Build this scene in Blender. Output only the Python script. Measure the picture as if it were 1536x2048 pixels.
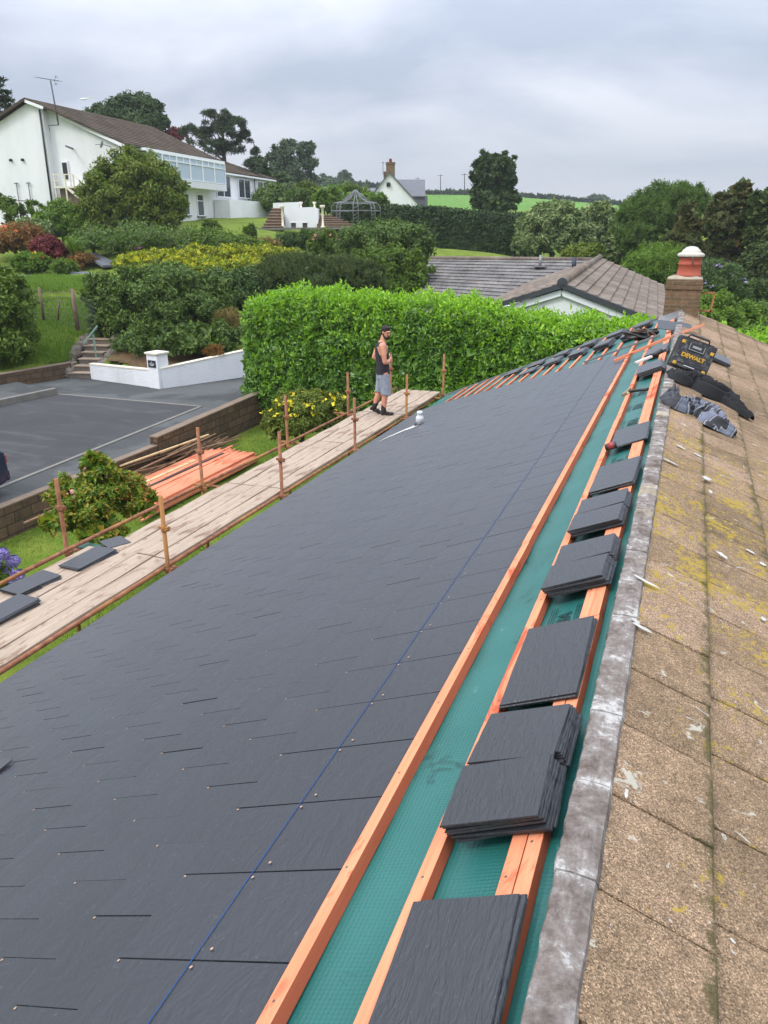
import bpy, bmesh, math, random
import numpy as np
from mathutils import Vector, Matrix

# ------------------------------------------------------------------ camera
for o in list(bpy.data.objects): bpy.data.objects.remove(o)
scene = bpy.context.scene
C = scene.collection
FP = 1540.0                                   # focal length in pixels of a 1536 x 2048 frame
PITCH = math.atan((1024 - 458) / FP)          # camera looks down
PSI = math.atan((1395 - 768) / (FP * math.cos(PITCH) + 566 * math.sin(PITCH)))   # and to the left of the ridge (+Y)
cam = bpy.data.cameras.new('camera'); co = bpy.data.objects.new('camera', cam); C.objects.link(co)
cam.sensor_fit = 'VERTICAL'; cam.sensor_height = 24; cam.lens = 24 * FP / 2048
cam.clip_start = 0.05; cam.clip_end = 4000
co.location = (0, 0, 0); co.rotation_euler = (math.pi / 2 - PITCH, 0, PSI)
scene.camera = co

# ------------------------------------------------------------------ world
SUN_EL, SUN_AZ = math.radians(48), math.radians(215)   # azimuth clockwise from +Y, behind and left of the camera
w = bpy.data.worlds.new('World'); scene.world = w; w.use_nodes = True
nt = w.node_tree; nt.nodes.clear()
def wn(t, **k):
    n = nt.nodes.new(t)
    for a, b in k.items(): setattr(n, a, b)
    return n
def wmath(op, a, b=None, c=None):
    n = wn('ShaderNodeMath', operation=op)
    for i, s in enumerate((a, b, c)):
        if s is None: continue
        if isinstance(s, (int, float)): n.inputs[i].default_value = s
        else: nt.links.new(s, n.inputs[i])
    return n.outputs[0]
out = wn('ShaderNodeOutputWorld')
sky = wn('ShaderNodeTexSky', sky_type='NISHITA', sun_disc=False, sun_elevation=SUN_EL, sun_rotation=SUN_AZ)
bgs = wn('ShaderNodeBackground'); bgs.inputs[1].default_value = 0.1
nt.links.new(sky.outputs[0], bgs.inputs[0])
tc = wn('ShaderNodeTexCoord'); sep = wn('ShaderNodeSeparateXYZ'); nt.links.new(tc.outputs['Generated'], sep.inputs[0])
zc = wmath('MAXIMUM', sep.outputs[2], 0.0)
den = wmath('ADD', zc, 0.16)
cx = wmath('DIVIDE', sep.outputs[0], den); cy = wmath('DIVIDE', sep.outputs[1], den)
cmb = wn('ShaderNodeCombineXYZ'); nt.links.new(cx, cmb.inputs[0]); nt.links.new(cy, cmb.inputs[1]); cmb.inputs[2].default_value = 3.4
n1 = wn('ShaderNodeTexNoise'); n1.inputs['Scale'].default_value = 0.62; n1.inputs['Detail'].default_value = 6; n1.inputs['Roughness'].default_value = 0.52; n1.inputs['Distortion'].default_value = 0.3
nt.links.new(cmb.outputs[0], n1.inputs['Vector'])
cr = wn('ShaderNodeValToRGB'); nt.links.new(n1.outputs[0], cr.inputs[0])
cr.color_ramp.elements[0].position = 0.40; cr.color_ramp.elements[0].color = (0.385, 0.435, 0.535, 1)
cr.color_ramp.elements[1].position = 0.60; cr.color_ramp.elements[1].color = (0.66, 0.685, 0.755, 1)
# low down the cloud pales towards the horizon
hz = wn('ShaderNodeMapRange'); nt.links.new(zc, hz.inputs[0]); hz.inputs[1].default_value = 0.0; hz.inputs[2].default_value = 0.16; hz.inputs[3].default_value = 0.85; hz.inputs[4].default_value = 0.0
mh = wn('ShaderNodeMixRGB'); nt.links.new(hz.outputs[0], mh.inputs[0]); nt.links.new(cr.outputs[0], mh.inputs[1]); mh.inputs[2].default_value = (0.60, 0.64, 0.72, 1)
gain = wmath('ADD', wmath('MULTIPLY', wmath('POWER', zc, 1.3), 4.2), 0.86)   # overcast sky is brighter overhead
bgc = wn('ShaderNodeBackground'); nt.links.new(mh.outputs[0], bgc.inputs[0]); nt.links.new(gain, bgc.inputs[1])
mx = wn('ShaderNodeMixShader'); mx.inputs[0].default_value = 0.9
nt.links.new(bgs.outputs[0], mx.inputs[1]); nt.links.new(bgc.outputs[0], mx.inputs[2]); nt.links.new(mx.outputs[0], out.inputs[0])

sl = bpy.data.lights.new('sun', 'SUN'); sl.energy = 1.5; sl.angle = math.radians(14); sl.color = (1, 0.95, 0.88)
so = bpy.data.objects.new('sun', sl); C.objects.link(so)
sd = Vector((math.sin(SUN_AZ) * math.cos(SUN_EL), math.cos(SUN_AZ) * math.cos(SUN_EL), math.sin(SUN_EL)))
so.rotation_euler = sd.to_track_quat('Z', 'Y').to_euler()
vs = scene.view_settings
vs.view_transform = 'Standard'; vs.look = 'None'; vs.exposure = 0.2; vs.gamma = 1; vs.use_curve_mapping = False

# ------------------------------------------------------------------ pixel / world helpers (photo pixels, 1536 x 2048)
FH = np.array([-math.sin(PSI), math.cos(PSI), 0.0]); RT = np.array([math.cos(PSI), math.sin(PSI), 0.0])
FW = FH * math.cos(PITCH) + np.array([0, 0, -math.sin(PITCH)]); UP = np.cross(RT, FW)
def ray(px, py): return (px - 768) * RT + (1024 - py) * UP + FP * FW
def at(px, py, fd):                 # point at forward distance fd
    d = ray(px, py); return d * fd / (d @ FH)
def atz(px, py, z): d = ray(px, py); return d * z / d[2]
def atY(px, py, y): d = ray(px, py); return d * y / d[1]
def atX(px, py, x): d = ray(px, py); return d * x / d[0]
TA = 0.427; AL = math.atan(TA); CA, SA = math.cos(AL), math.sin(AL); ZR = -1.426
def RP(s, y, h=0.0): return np.array([-s * CA - h * SA, y, ZR - s * SA + h * CA])     # new slate slope
def RR(s, y, h=0.0): return np.array([s * CA + h * SA, y, ZR - s * SA + h * CA])      # old tile slope
def slo(px, py, h=0.0):
    d = ray(px, py); t = (ZR + h / CA) / (d[2] - TA * d[0]); p = d * t
    return (-p[0] - h * SA) / CA, p[1]
def slr(px, py, h=0.0):
    d = ray(px, py); t = (ZR + h / CA) / (d[2] + TA * d[0]); p = d * t
    return (p[0] - h * SA) / CA, p[1]

def tag(o, label=None, cat=None, group=None, kind=None):
    if label: o['label'] = label
    if cat: o['category'] = cat
    if group: o['group'] = group
    if kind: o['kind'] = kind
    return o
def empty(name, loc=(0, 0, 0), label=None, cat=None, group=None):
    o = bpy.data.objects.new(name, None); C.objects.link(o); o.location = loc; o.empty_display_size = 0.1
    return tag(o, label, cat, group)

def mesh_np(name, v, f4, mat, parent=None, smooth=False, attrs=None):
    """fast mesh: v (n,3), f4 (m,4) or (m,3) faces"""
    v = np.asarray(v, dtype=np.float32); f4 = np.asarray(f4, dtype=np.int32); k = f4.shape[1]
    me = bpy.data.meshes.new(name)
    me.vertices.add(len(v)); me.vertices.foreach_set('co', v.ravel())
    me.loops.add(f4.size); me.loops.foreach_set('vertex_index', f4.ravel())
    me.polygons.add(len(f4)); me.polygons.foreach_set('loop_start', np.arange(0, f4.size, k, dtype=np.int32))
    me.polygons.foreach_set('loop_total', np.full(len(f4), k, dtype=np.int32))
    me.polygons.foreach_set('use_smooth', np.full(len(f4), bool(smooth)))
    if attrs:
        for an, av in attrs.items():
            a = me.attributes.new(an, 'FLOAT', 'POINT'); a.data.foreach_set('value', np.asarray(av, dtype=np.float32))
    me.update(calc_edges=True); me.materials.append(mat)
    o = bpy.data.objects.new(name, me); C.objects.link(o)
    if parent: o.parent = parent
    return o

class MB:
    def __init__(s): s.v = []; s.f = []; s.sm = []
    def add(s, vs, fs, smooth=False):
        b = len(s.v); s.v += [tuple(map(float, p)) for p in vs]
        for f in fs: s.f.append(tuple(i + b for i in f)); s.sm.append(smooth)
        return s
    def hexa(s, p):        # 8 corners: bottom 0-3 ccw, top 4-7
        return s.add(p, [(3, 2, 1, 0), (4, 5, 6, 7), (0, 1, 5, 4), (1, 2, 6, 5), (2, 3, 7, 6), (3, 0, 4, 7)])
    def box(s, c, d, rz=0, M=None):
        x, y, z = d[0] / 2, d[1] / 2, d[2] / 2
        p = [Vector(q) for q in [(-x, -y, -z), (x, -y, -z), (x, y, -z), (-x, y, -z), (-x, -y, z), (x, -y, z), (x, y, z), (-x, y, z)]]
        R = M if M is not None else Matrix.Rotation(rz, 3, 'Z')
        return s.hexa([(R @ q) + Vector(c) for q in p])
    def bar(s, a, b, w_, h_, up=(0, 0, 1)):     # bar from a to b, width w_, height h_
        a, b = Vector(a), Vector(b); d = (b - a).normalized(); sd_ = d.cross(Vector(up))
        if sd_.length < 1e-4: sd_ = Vector((1, 0, 0))
        sd_.normalize(); u_ = sd_.cross(d).normalized(); sd_ = sd_ * w_ / 2; u_ = u_ * h_ / 2
        return s.hexa([a - sd_ - u_, a + sd_ - u_, b + sd_ - u_, b - sd_ - u_, a - sd_ + u_, a + sd_ + u_, b + sd_ + u_, b - sd_ + u_])
    def tube(s, pts, r, n=10, cap=True):
        pts = [Vector(p) for p in pts]; rs = r if isinstance(r, (list, tuple)) else [r] * len(pts)
        vs_, fs = [], []
        prev = None
        for i, p in enumerate(pts):
            d = (pts[min(i + 1, len(pts) - 1)] - pts[max(i - 1, 0)]).normalized()
            if prev is None:
                a = d.cross(Vector((0, 0, 1)))
                if a.length < 1e-3: a = d.cross(Vector((1, 0, 0)))
            else: a = prev - d * prev.dot(d)
            a.normalize(); prev = a; b = d.cross(a)
            for k in range(n):
                t = 2 * math.pi * k / n; vs_.append(p + (a * math.cos(t) + b * math.sin(t)) * rs[i])
        for i in range(len(pts) - 1):
            for k in range(n): fs.append((i * n + k, i * n + (k + 1) % n, (i + 1) * n + (k + 1) % n, (i + 1) * n + k))
        s.add(vs_, fs, True)
        if cap:
            m = len(pts) - 1
            s.add([vs_[k] for k in range(n)], [tuple(range(n))]); s.add([vs_[m * n + k] for k in range(n)], [tuple(reversed(range(n)))])
        return s
    def lathe(s, c, prof, n=24, axis=None, sy=1.0):
        M = Matrix.Identity(3) if axis is None else Vector(axis).normalized().to_track_quat('Z', 'Y').to_matrix()
        vs_, fs = [], []
        for (r, z) in prof:
            for k in range(n):
                t = 2 * math.pi * k / n; vs_.append((M @ Vector((r * math.cos(t), r * sy * math.sin(t), z))) + Vector(c))
        for i in range(len(prof) - 1):
            for k in range(n): fs.append((i * n + k, i * n + (k + 1) % n, (i + 1) * n + (k + 1) % n, (i + 1) * n + k))
        s.add(vs_, fs, True)
        for i, rev in ((0, True), (len(prof) - 1, False)):
            ring = [vs_[i * n + k] for k in range(n)]
            if prof[i][0] > 1e-4: s.add(ring, [tuple(reversed(range(n))) if rev else tuple(range(n))])
        return s
    def prism(s, poly, vec):       # polygon of 3D points extruded by vec
        n = len(poly); a = [Vector(p) for p in poly]; b = [p + Vector(vec) for p in a]
        return s.add(a + b, [tuple(reversed(range(n))), tuple(range(n, 2 * n))] + [(i, (i + 1) % n, (i + 1) % n + n, i + n) for i in range(n)])
    def ell(s, c, r, n=10, m=8):
        vs_, fs = [], []
        for i in range(m + 1):
            ph = math.pi * i / m
            for k in range(n):
                t = 2 * math.pi * k / n
                vs_.append((c[0] + r[0] * math.sin(ph) * math.cos(t), c[1] + r[1] * math.sin(ph) * math.sin(t), c[2] - r[2] * math.cos(ph)))
        for i in range(m):
            for k in range(n): fs.append((i * n + k, i * n + (k + 1) % n, (i + 1) * n + (k + 1) % n, (i + 1) * n + k))
        return s.add(vs_, fs, True)
    def build(s, name, mat, parent=None, bevel=0, fix=True, loc=None):
        me = bpy.data.meshes.new(name)
        vv = s.v if loc is None else [(p[0] - loc[0], p[1] - loc[1], p[2] - loc[2]) for p in s.v]
        me.from_pydata(vv, [], s.f); me.polygons.foreach_set('use_smooth', s.sm)
        if fix:
            bm = bmesh.new(); bm.from_mesh(me); bmesh.ops.remove_doubles(bm, verts=bm.verts, dist=1e-5)
            bmesh.ops.recalc_face_normals(bm, faces=bm.faces); bm.to_mesh(me); bm.free()
        uv = me.uv_layers.new(name='UVMap'); nl = len(me.loops)
        co_ = np.empty(len(me.vertices) * 3); me.vertices.foreach_get('co', co_); co_ = co_.reshape(-1, 3)
        if loc is not None: co_ = co_ + np.array(loc)
        vi = np.empty(nl, dtype=np.int32); me.loops.foreach_get('vertex_index', vi)
        nr = np.empty(len(me.polygons) * 3); me.polygons.foreach_get('normal', nr); nr = np.abs(nr.reshape(-1, 3))
        lt = np.empty(len(me.polygons), dtype=np.int32); me.polygons.foreach_get('loop_total', lt)
        nf = np.repeat(nr, lt, axis=0); P = co_[vi]
        U = np.where(nf[:, 0:1] > np.maximum(nf[:, 1:2], nf[:, 2:3]), P[:, [1, 2]], np.where(nf[:, 1:2] > nf[:, 2:3], P[:, [0, 2]], P[:, [0, 1]]))
        uv.data.foreach_set('uv', U.astype(np.float32).ravel())
        me.materials.append(mat)
        o = bpy.data.objects.new(name, me); C.objects.link(o)
        if loc is not None: o.location = loc
        if parent: o.parent = parent
        if bevel:
            b = o.modifiers.new('bevel', 'BEVEL'); b.width = bevel; b.segments = 2; b.limit_method = 'ANGLE'; b.angle_limit = 0.6
        return o

def text_obj(name, s, size, M, mat, parent=None, ext=0.001, sx=1.0, bold=0.0):
    cu = bpy.data.curves.new(name, 'FONT'); cu.body = s; cu.size = size; cu.extrude = ext; cu.align_x = 'CENTER'; cu.align_y = 'CENTER'; cu.offset = bold; cu.resolution_u = 3
    t = bpy.data.objects.new(name, cu); C.objects.link(t)
    bpy.context.view_layer.update()
    me = bpy.data.meshes.new_from_object(t.evaluated_get(bpy.context.evaluated_depsgraph_get()))
    bpy.data.objects.remove(t)
    me.transform(M @ Matrix.Diagonal((sx, 1, 1, 1))); me.materials.clear(); me.materials.append(mat)
    o = bpy.data.objects.new(name, me); C.objects.link(o); o.parent = parent
    return o

# ------------------------------------------------------------------ materials
class NM:
    def __init__(s, name, rough=0.7, spec=0.35, metal=0.0):
        s.m = bpy.data.materials.new(name); s.m.use_nodes = True; s.t = s.m.node_tree; s.b = s.t.nodes['Principled BSDF']
        s.b.inputs['Roughness'].default_value = rough; s.b.inputs['Metallic'].default_value = metal
        s.b.inputs['Specular IOR Level'].default_value = spec; s.tcn = None
    def n(s, t, **k):
        x = s.t.nodes.new(t)
        for a, b in k.items(): setattr(x, a, b)
        return x
    def lk(s, a, b): s.t.links.new(a, b)
    def co(s, scale=(1, 1, 1), src='Object'):
        if s.tcn is None: s.tcn = s.n('ShaderNodeTexCoord')
        mp = s.n('ShaderNodeMapping'); mp.inputs['Scale'].default_value = scale; s.lk(s.tcn.outputs[src], mp.inputs[0]); return mp.outputs[0]
    def noise(s, scale, detail=4, rough=0.5, vec=None, dist=0.0):
        x = s.n('ShaderNodeTexNoise'); x.inputs['Scale'].default_value = scale; x.inputs['Detail'].default_value = detail
        x.inputs['Roughness'].default_value = rough; x.inputs['Distortion'].default_value = dist
        s.lk(vec if vec is not None else s.co(), x.inputs['Vector']); return x.outputs[0]
    def ramp(s, fac, stops):
        r = s.n('ShaderNodeValToRGB'); e = r.color_ramp.elements
        while len(e) < len(stops): e.new(0.5)
        for i, (p, c) in enumerate(stops):
            e[i].position = p; e[i].color = (c[0], c[1], c[2], 1) if hasattr(c, '__len__') else (c, c, c, 1)
        s.lk(fac, r.inputs[0]); return r.outputs[0]
    def mix(s, fac, a, b, mode='MIX'):
        m = s.n('ShaderNodeMixRGB', blend_type=mode)
        for i, q in enumerate((fac, a, b)):
            if isinstance(q, (int, float)): m.inputs[i].default_value = q if i == 0 else (q, q, q, 1)
            elif hasattr(q, '__len__'): m.inputs[i].default_value = (q[0], q[1], q[2], 1)
            else: s.lk(q, m.inputs[i])
        return m.outputs[0]
    def math(s, op, a, b=0.0):
        m = s.n('ShaderNodeMath', operation=op)
        for i, q in enumerate((a, b)):
            if isinstance(q, (int, float)): m.inputs[i].default_value = q
            else: s.lk(q, m.inputs[i])
        return m.outputs[0]
    def base(s, c):
        if hasattr(c, '__len__'): s.b.inputs['Base Color'].default_value = (c[0], c[1], c[2], 1)
        else: s.lk(c, s.b.inputs['Base Color'])
        return s
    def rgh(s, fac, lo, hi):
        m = s.n('ShaderNodeMapRange'); s.lk(fac, m.inputs[0]); m.inputs[3].default_value = lo; m.inputs[4].default_value = hi; s.lk(m.outputs[0], s.b.inputs['Roughness']); return s
    def bump(s, h, dist=0.01, strength=1.0):
        b = s.n('ShaderNodeBump'); b.inputs['Distance'].default_value = dist; b.inputs['Strength'].default_value = strength; s.lk(h, b.inputs['Height'])
        old = s.b.inputs['Normal']
        if old.is_linked: s.lk(old.links[0].from_socket, b.inputs['Normal'])
        s.lk(b.outputs[0], s.b.inputs['Normal']); return s
    def island(s): return s.n('ShaderNodeNewGeometry').outputs['Random Per Island']
    def objrand(s): return s.n('ShaderNodeObjectInfo').outputs['Random']

def simple(name, c, rough=0.6, var=0.25, scale=6, bumpd=0.0, metal=0.0, spec=0.35, bscale=60, src='Object'):
    m = NM(name, rough, spec, metal); f = m.noise(scale, 5, 0.6, m.co(src=src))
    m.base(m.mix(f, [x * (1 - var) for x in c], [min(1, x * (1 + var)) for x in c]))
    if bumpd: m.bump(m.noise(bscale, 4, 0.6, m.co(src=src)), bumpd)
    return m.m

def leafmat(name, stops, rough=0.5, trans=0.25, spec=0.3, gscale=0.8):
    """leaf colour varies leaf by leaf and gently over the plant"""
    m = NM(name, rough, spec)
    r = m.island(); g = m.noise(gscale, 3, 0.5); stops = [(c[0] * 1.34, c[1] * 1.18, c[2] * .92) for c in stops]
    f = m.math('ADD', m.math('MULTIPLY', r, 0.62), m.math('MULTIPLY', g, 0.38))
    n = len(stops); col = m.ramp(f, [(0.12 + 0.76 * i / (n - 1), c) for i, c in enumerate(stops)])
    m.base(col)
    tr = m.n('ShaderNodeBsdfTranslucent'); m.lk(m.mix(1.0, col, (1.25, 1.3, 0.7), 'MULTIPLY'), tr.inputs[0])
    ms = m.n('ShaderNodeMixShader'); ms.inputs[0].default_value = trans
    m.lk(m.b.outputs[0], ms.inputs[1]); m.lk(tr.outputs[0], ms.inputs[2])
    m.lk(ms.outputs[0], m.t.nodes['Material Output'].inputs[0])
    return m.m

def mk_slate(name, dark=(0.020, 0.022, 0.028), light=(0.036, 0.039, 0.048), src='Object', ax=(1, 1, 1), rnd='island', rough=(0.40, 0.54)):
    m = NM(name, 0.42, 0.5); m.b.inputs['IOR'].default_value = 1.7; m.b.inputs['Sheen Weight'].default_value = 0.25; m.b.inputs['Sheen Roughness'].default_value = 0.35; m.b.inputs['Sheen Tint'].default_value = (.82, .88, 1, 1)
    big = m.noise(1.7, 4, 0.6, m.co(src=src)); r = m.island() if rnd == 'island' else m.objrand()
    f = m.math('ADD', m.math('MULTIPLY', big, 0.6), m.math('MULTIPLY', r, 0.4))
    col = m.mix(f, dark, light)
    sc = m.noise(9, 6, 0.7, m.co((1, 2.2, 1), src), 1.2); streak = m.ramp(sc, [(0.66, 0), (0.74, 1)])
    sp = m.ramp(m.noise(55, 2, 0.5, m.co(src=src)), [(0.70, 0), (0.76, 1)])
    col = m.mix(m.math('MULTIPLY', streak, 0.16), col, (0.32, 0.34, 0.38)); col = m.mix(m.math('MULTIPLY', sp, 0.12), col, (0.3, 0.3, 0.32))
    m.base(col); m.rgh(m.noise(5, 5, 0.65, m.co(src=src)), *rough)
    m.bump(m.noise(14, 5, 0.55, m.co(ax, src), 1.5), 0.0065, 0.9)
    m.bump(m.noise(60, 3, 0.6, m.co(ax, src), 0.6), 0.0012, 0.7)
    return m.m

def mk_wood(name, a, b, stain=None, axis=1, rough=0.75, grain=14, stainamt=0.5, side=None):
    m = NM(name, rough, 0.2)
    sc = [grain, grain, grain]; sc[axis] = 0.9
    g = m.noise(2.2, 6, 0.65, m.co(tuple(sc)), 0.6); r = m.island()
    f = m.math('ADD', m.math('MULTIPLY', g, 0.75), m.math('MULTIPLY', r, 0.25))
    col = m.mix(m.ramp(f, [(0.3, 0), (0.7, 1)]), a, b)
    if stain:
        s2 = [1.6, 1.6, 1.6]; s2[axis] = 0.55
        k = m.ramp(m.noise(2.6, 6, 0.76, m.co(tuple(s2)), 0.8), [(0.53, 0), (0.61, 1)])
        col = m.mix(m.math('MULTIPLY', k, stainamt), col, stain)
        kn = m.n('ShaderNodeTexVoronoi'); kn.inputs['Scale'].default_value = 1.0; s3 = [5, 5, 5]; s3[axis] = 2.2; m.lk(m.co(tuple(s3)), kn.inputs['Vector'])
        col = m.mix(m.math('MULTIPLY', m.ramp(kn.outputs['Distance'], [(0.07, 1), (0.12, 0)]), 0.6), col, [x * 0.5 for x in stain])
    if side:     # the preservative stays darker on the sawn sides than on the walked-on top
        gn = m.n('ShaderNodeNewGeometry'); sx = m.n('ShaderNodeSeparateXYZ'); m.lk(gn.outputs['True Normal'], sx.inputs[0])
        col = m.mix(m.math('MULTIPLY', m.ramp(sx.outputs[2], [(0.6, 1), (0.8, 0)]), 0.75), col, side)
    m.base(col); m.bump(g, 0.002, 0.8)
    return m.m

def mk_render(name, c=(0.75, 0.76, 0.765), scale=40, d=0.01, dirt=0.30):
    m = NM(name, 0.85, 0.2)
    dn = m.ramp(m.noise(0.7, 6, 0.65, m.co((1, 1, 0.35))), [(0.45, 0), (0.75, 1)])
    m.base(m.mix(m.math('MULTIPLY', dn, dirt), c, (0.42, 0.44, 0.42))); m.bump(m.noise(scale, 3, 0.6), d, 0.8)
    return m.m

def mk_rust(name):
    m = NM(name, 0.75, 0.3)
    f = m.noise(9, 6, 0.7, m.co((1, 1, 0.6))); k = m.noise(1.3, 3, 0.5)
    col = m.ramp(f, [(0.28, (0.10, 0.040, 0.022)), (0.5, (0.24, 0.095, 0.048)), (0.72, (0.38, 0.19, 0.10))])
    col = m.mix(m.ramp(k, [(0.5, 0), (0.66, 0.55)]), col, (0.42, 0.20, 0.045))
    m.base(col); m.bump(m.noise(90, 3, 0.6), 0.002, 0.6); return m.m

def mk_granular():
    m = NM('aged_tile', 0.95, 0.12)
    P = m.co()
    big = m.noise(1.1, 5, 0.6, P); r = m.island()
    col = m.ramp(m.math('ADD', m.math('MULTIPLY', big, 0.8), m.math('MULTIPLY', r, 0.22)),
                 [(0.30, (0.170, 0.118, 0.072)), (0.52, (0.270, 0.186, 0.116)), (0.74, (0.345, 0.238, 0.165))])
    # the dry brown of the far tiles
    gr = m.n('ShaderNodeTexVoronoi'); gr.inputs['Scale'].default_value = 300; m.lk(P, gr.inputs['Vector'])
    grc = m.n('ShaderNodeSeparateColor'); m.lk(gr.outputs['Color'], grc.inputs[0])
    col = m.mix(0.75, col, m.ramp(grc.outputs[0], [(0.05, 0.35), (0.45, 0.9), (0.84, 1.45), (1.0, 2.4)]), 'MULTIPLY')
    mott = m.ramp(m.noise(16, 5, 0.7, P), [(0.35, 0.7), (0.65, 1.25)]); col = m.mix(0.7, col, mott, 'MULTIPLY')
    # yellow lichen, thickest about five metres up the ridge
    sp = m.n('ShaderNodeSeparateXYZ'); m.lk(P, sp.inputs[0])
    zone = m.math('SUBTRACT', 1.25, m.math('MULTIPLY', m.math('ABSOLUTE', m.math('SUBTRACT', sp.outputs[1], 4.6)), 0.30))
    zone = m.math('MAXIMUM', m.math('MINIMUM', zone, 1.0), 0.0)
    ly = m.math('ADD', m.noise(26, 5, 0.72, P), m.math('MULTIPLY', m.math('SUBTRACT', m.noise(3.2, 3, 0.5, P), 0.5), 0.55))
    ly = m.ramp(m.math('ADD', ly, m.math('MULTIPLY', m.math('SUBTRACT', zone, 1.0), 0.22)), [(0.525, 0), (0.60, 1)])
    col = m.mix(m.math('MULTIPLY', ly, 0.85), col, m.mix(m.noise(30, 2, 0.5, P), (0.42, 0.24, 0.03), (0.38, 0.33, 0.05)))
    # pale grey green lichen spots, stretched down the slope
    lw = m.ramp(m.noise(10, 4, 0.62, m.co((0.8, 1.25, 1)), 0.8), [(0.655, 0), (0.69, 1)])
    col = m.mix(m.math('MULTIPLY', lw, 0.8), col, (0.50, 0.48, 0.40))
    lw2 = m.ramp(m.noise(34, 3, 0.6, P), [(0.69, 0), (0.73, 1)]); col = m.mix(m.math('MULTIPLY', lw2, 0.7), col, (0.55, 0.53, 0.47))
    dk = m.ramp(m.noise(7.3, 6, 0.75, m.co((1, 1, 1), 'Object')), [(0.66, 0), (0.74, 1)]); col = m.mix(m.math('MULTIPLY', dk, 0.55), col, (0.06, 0.048, 0.03))
    # moss in the laps
    at_ = m.n('ShaderNodeAttribute', attribute_name='moss')
    ms = m.ramp(m.math('ADD', m.noise(13, 6, 0.75, P), m.math('MULTIPLY', at_.outputs['Fac'], 0.40)), [(0.78, 0), (0.90, 1)])
    col = m.mix(m.math('MULTIPLY', ms, 0.8), col, m.mix(m.noise(60, 2, 0.5, P), (0.045, 0.042, 0.020), (0.11, 0.10, 0.04)))
    m.base(col)
    m.bump(gr.outputs['Distance'], 0.004, 0.9); m.bump(m.noise(12, 5, 0.6, P), 0.006, 0.5)
    return m.m

def mk_ridgecap():
    m = NM('ridge_mortar', 1.0, 0.05); P = m.co()
    a = m.noise(8.5, 9, 0.78, P, 0.2); st = m.noise(5, 5, 0.7, m.co((5, 1, 1)), 0.5)
    jt = m.n('ShaderNodeAttribute', attribute_name='joint'); a = m.math('ADD', a, m.math('MULTIPLY', m.math('SUBTRACT', jt.outputs['Fac'], .3), .10))
    col = m.ramp(a, [(0.36, (0.11, 0.088, 0.075)), (0.49, (0.19, 0.160, 0.142)), (0.565, (0.25, 0.225, 0.205)), (0.595, (0.40, 0.385, 0.36)), (0.75, (0.50, 0.485, 0.46))])
    col = m.mix(m.math('MULTIPLY', m.ramp(st, [(0.5, 0), (0.7, 1)]), 0.25), col, (0.48, 0.47, 0.45))
    col = m.mix(m.math('MULTIPLY', m.ramp(m.noise(3.1, 4, 0.6, P), [(0.60, 0), (0.68, 1)]), 0.5), col, (0.45, 0.38, 0.25))
    col = m.mix(0.8, col, m.ramp(m.noise(55, 3, 0.6, P), [(0.3, 0.75), (0.7, 1.2)]), 'MULTIPLY')
    m.base(col); m.bump(m.noise(30, 8, 0.78, P), 0.007, 1.0); return m.m

def mk_membrane():
    m = NM('green_membrane', 0.42, 0.45); P = m.co()
    col = m.mix(m.noise(1.6, 4, 0.6, P), (0.012, 0.092, 0.080), (0.024, 0.148, 0.130))
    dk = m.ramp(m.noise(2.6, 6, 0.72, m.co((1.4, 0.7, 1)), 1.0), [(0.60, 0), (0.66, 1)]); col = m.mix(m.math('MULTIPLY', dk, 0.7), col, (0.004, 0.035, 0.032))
    wt = m.ramp(m.noise(11, 5, 0.7, P), [(0.66, 0), (0.75, 1)]); col = m.mix(m.math('MULTIPLY', wt, 0.25), col, (0.25, 0.42, 0.40))
    m.base(col)
    vo = m.n('ShaderNodeTexVoronoi'); vo.inputs['Scale'].default_value = 75; vo.inputs['Randomness'].default_value = 0.1; m.lk(m.co((1, 1, 0.1)), vo.inputs['Vector'])
    m.bump(vo.outputs['Distance'], 0.003, 0.7); m.bump(m.noise(2.0, 4, 0.55, m.co((1.6, 1, 1)), .6), 0.014, 0.6); return m.m

def mk_ground(name, cols, scale=1.2, fine=40, bd=0.03, rough=0.95):
    m = NM(name, rough, 0.15); P = m.co()
    f = m.noise(scale, 6, 0.65, P); g = m.noise(fine, 3, 0.6, P)
    col = m.ramp(f, [(0.3 + 0.4 * i / (len(cols) - 1), c) for i, c in enumerate(cols)])
    col = m.mix(0.7, col, m.ramp(g, [(0.3, 0.6), (0.7, 1.35)]), 'MULTIPLY'); m.base(col); m.bump(g, bd, 0.8); return m.m

def mk_brick(name, c1, c2, mortar, bw=0.225, bh=0.075, ms=0.01, soot=(0.06, 0.05, 0.03)):
    m = NM(name, 0.9, 0.2); b = m.n('ShaderNodeTexBrick')
    b.inputs['Scale'].default_value = 1.0; b.inputs['Brick Width'].default_value = bw; b.inputs['Row Height'].default_value = bh; b.inputs['Mortar Size'].default_value = ms
    b.inputs['Color1'].default_value = (*c1, 1); b.inputs['Color2'].default_value = (*c2, 1); b.inputs['Mortar'].default_value = (*mortar, 1)
    uv = m.co(src='UV'); m.lk(uv, b.inputs['Vector'])
    col = m.mix(m.math('MULTIPLY', m.ramp(m.noise(4, 6, 0.7), [(0.45, 0), (0.7, 1)]), 0.6), b.outputs[0], soot)
    col = m.mix(0.5, col, m.ramp(m.noise(25, 4, 0.6), [(0.3, 0.7), (0.7, 1.3)]), 'MULTIPLY')
    m.base(col); m.bump(m.math('SUBTRACT', 1.0, b.outputs['Fac']), 0.006, 0.8); m.bump(m.noise(60, 3, 0.6), 0.004, 0.5); return m.m

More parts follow.
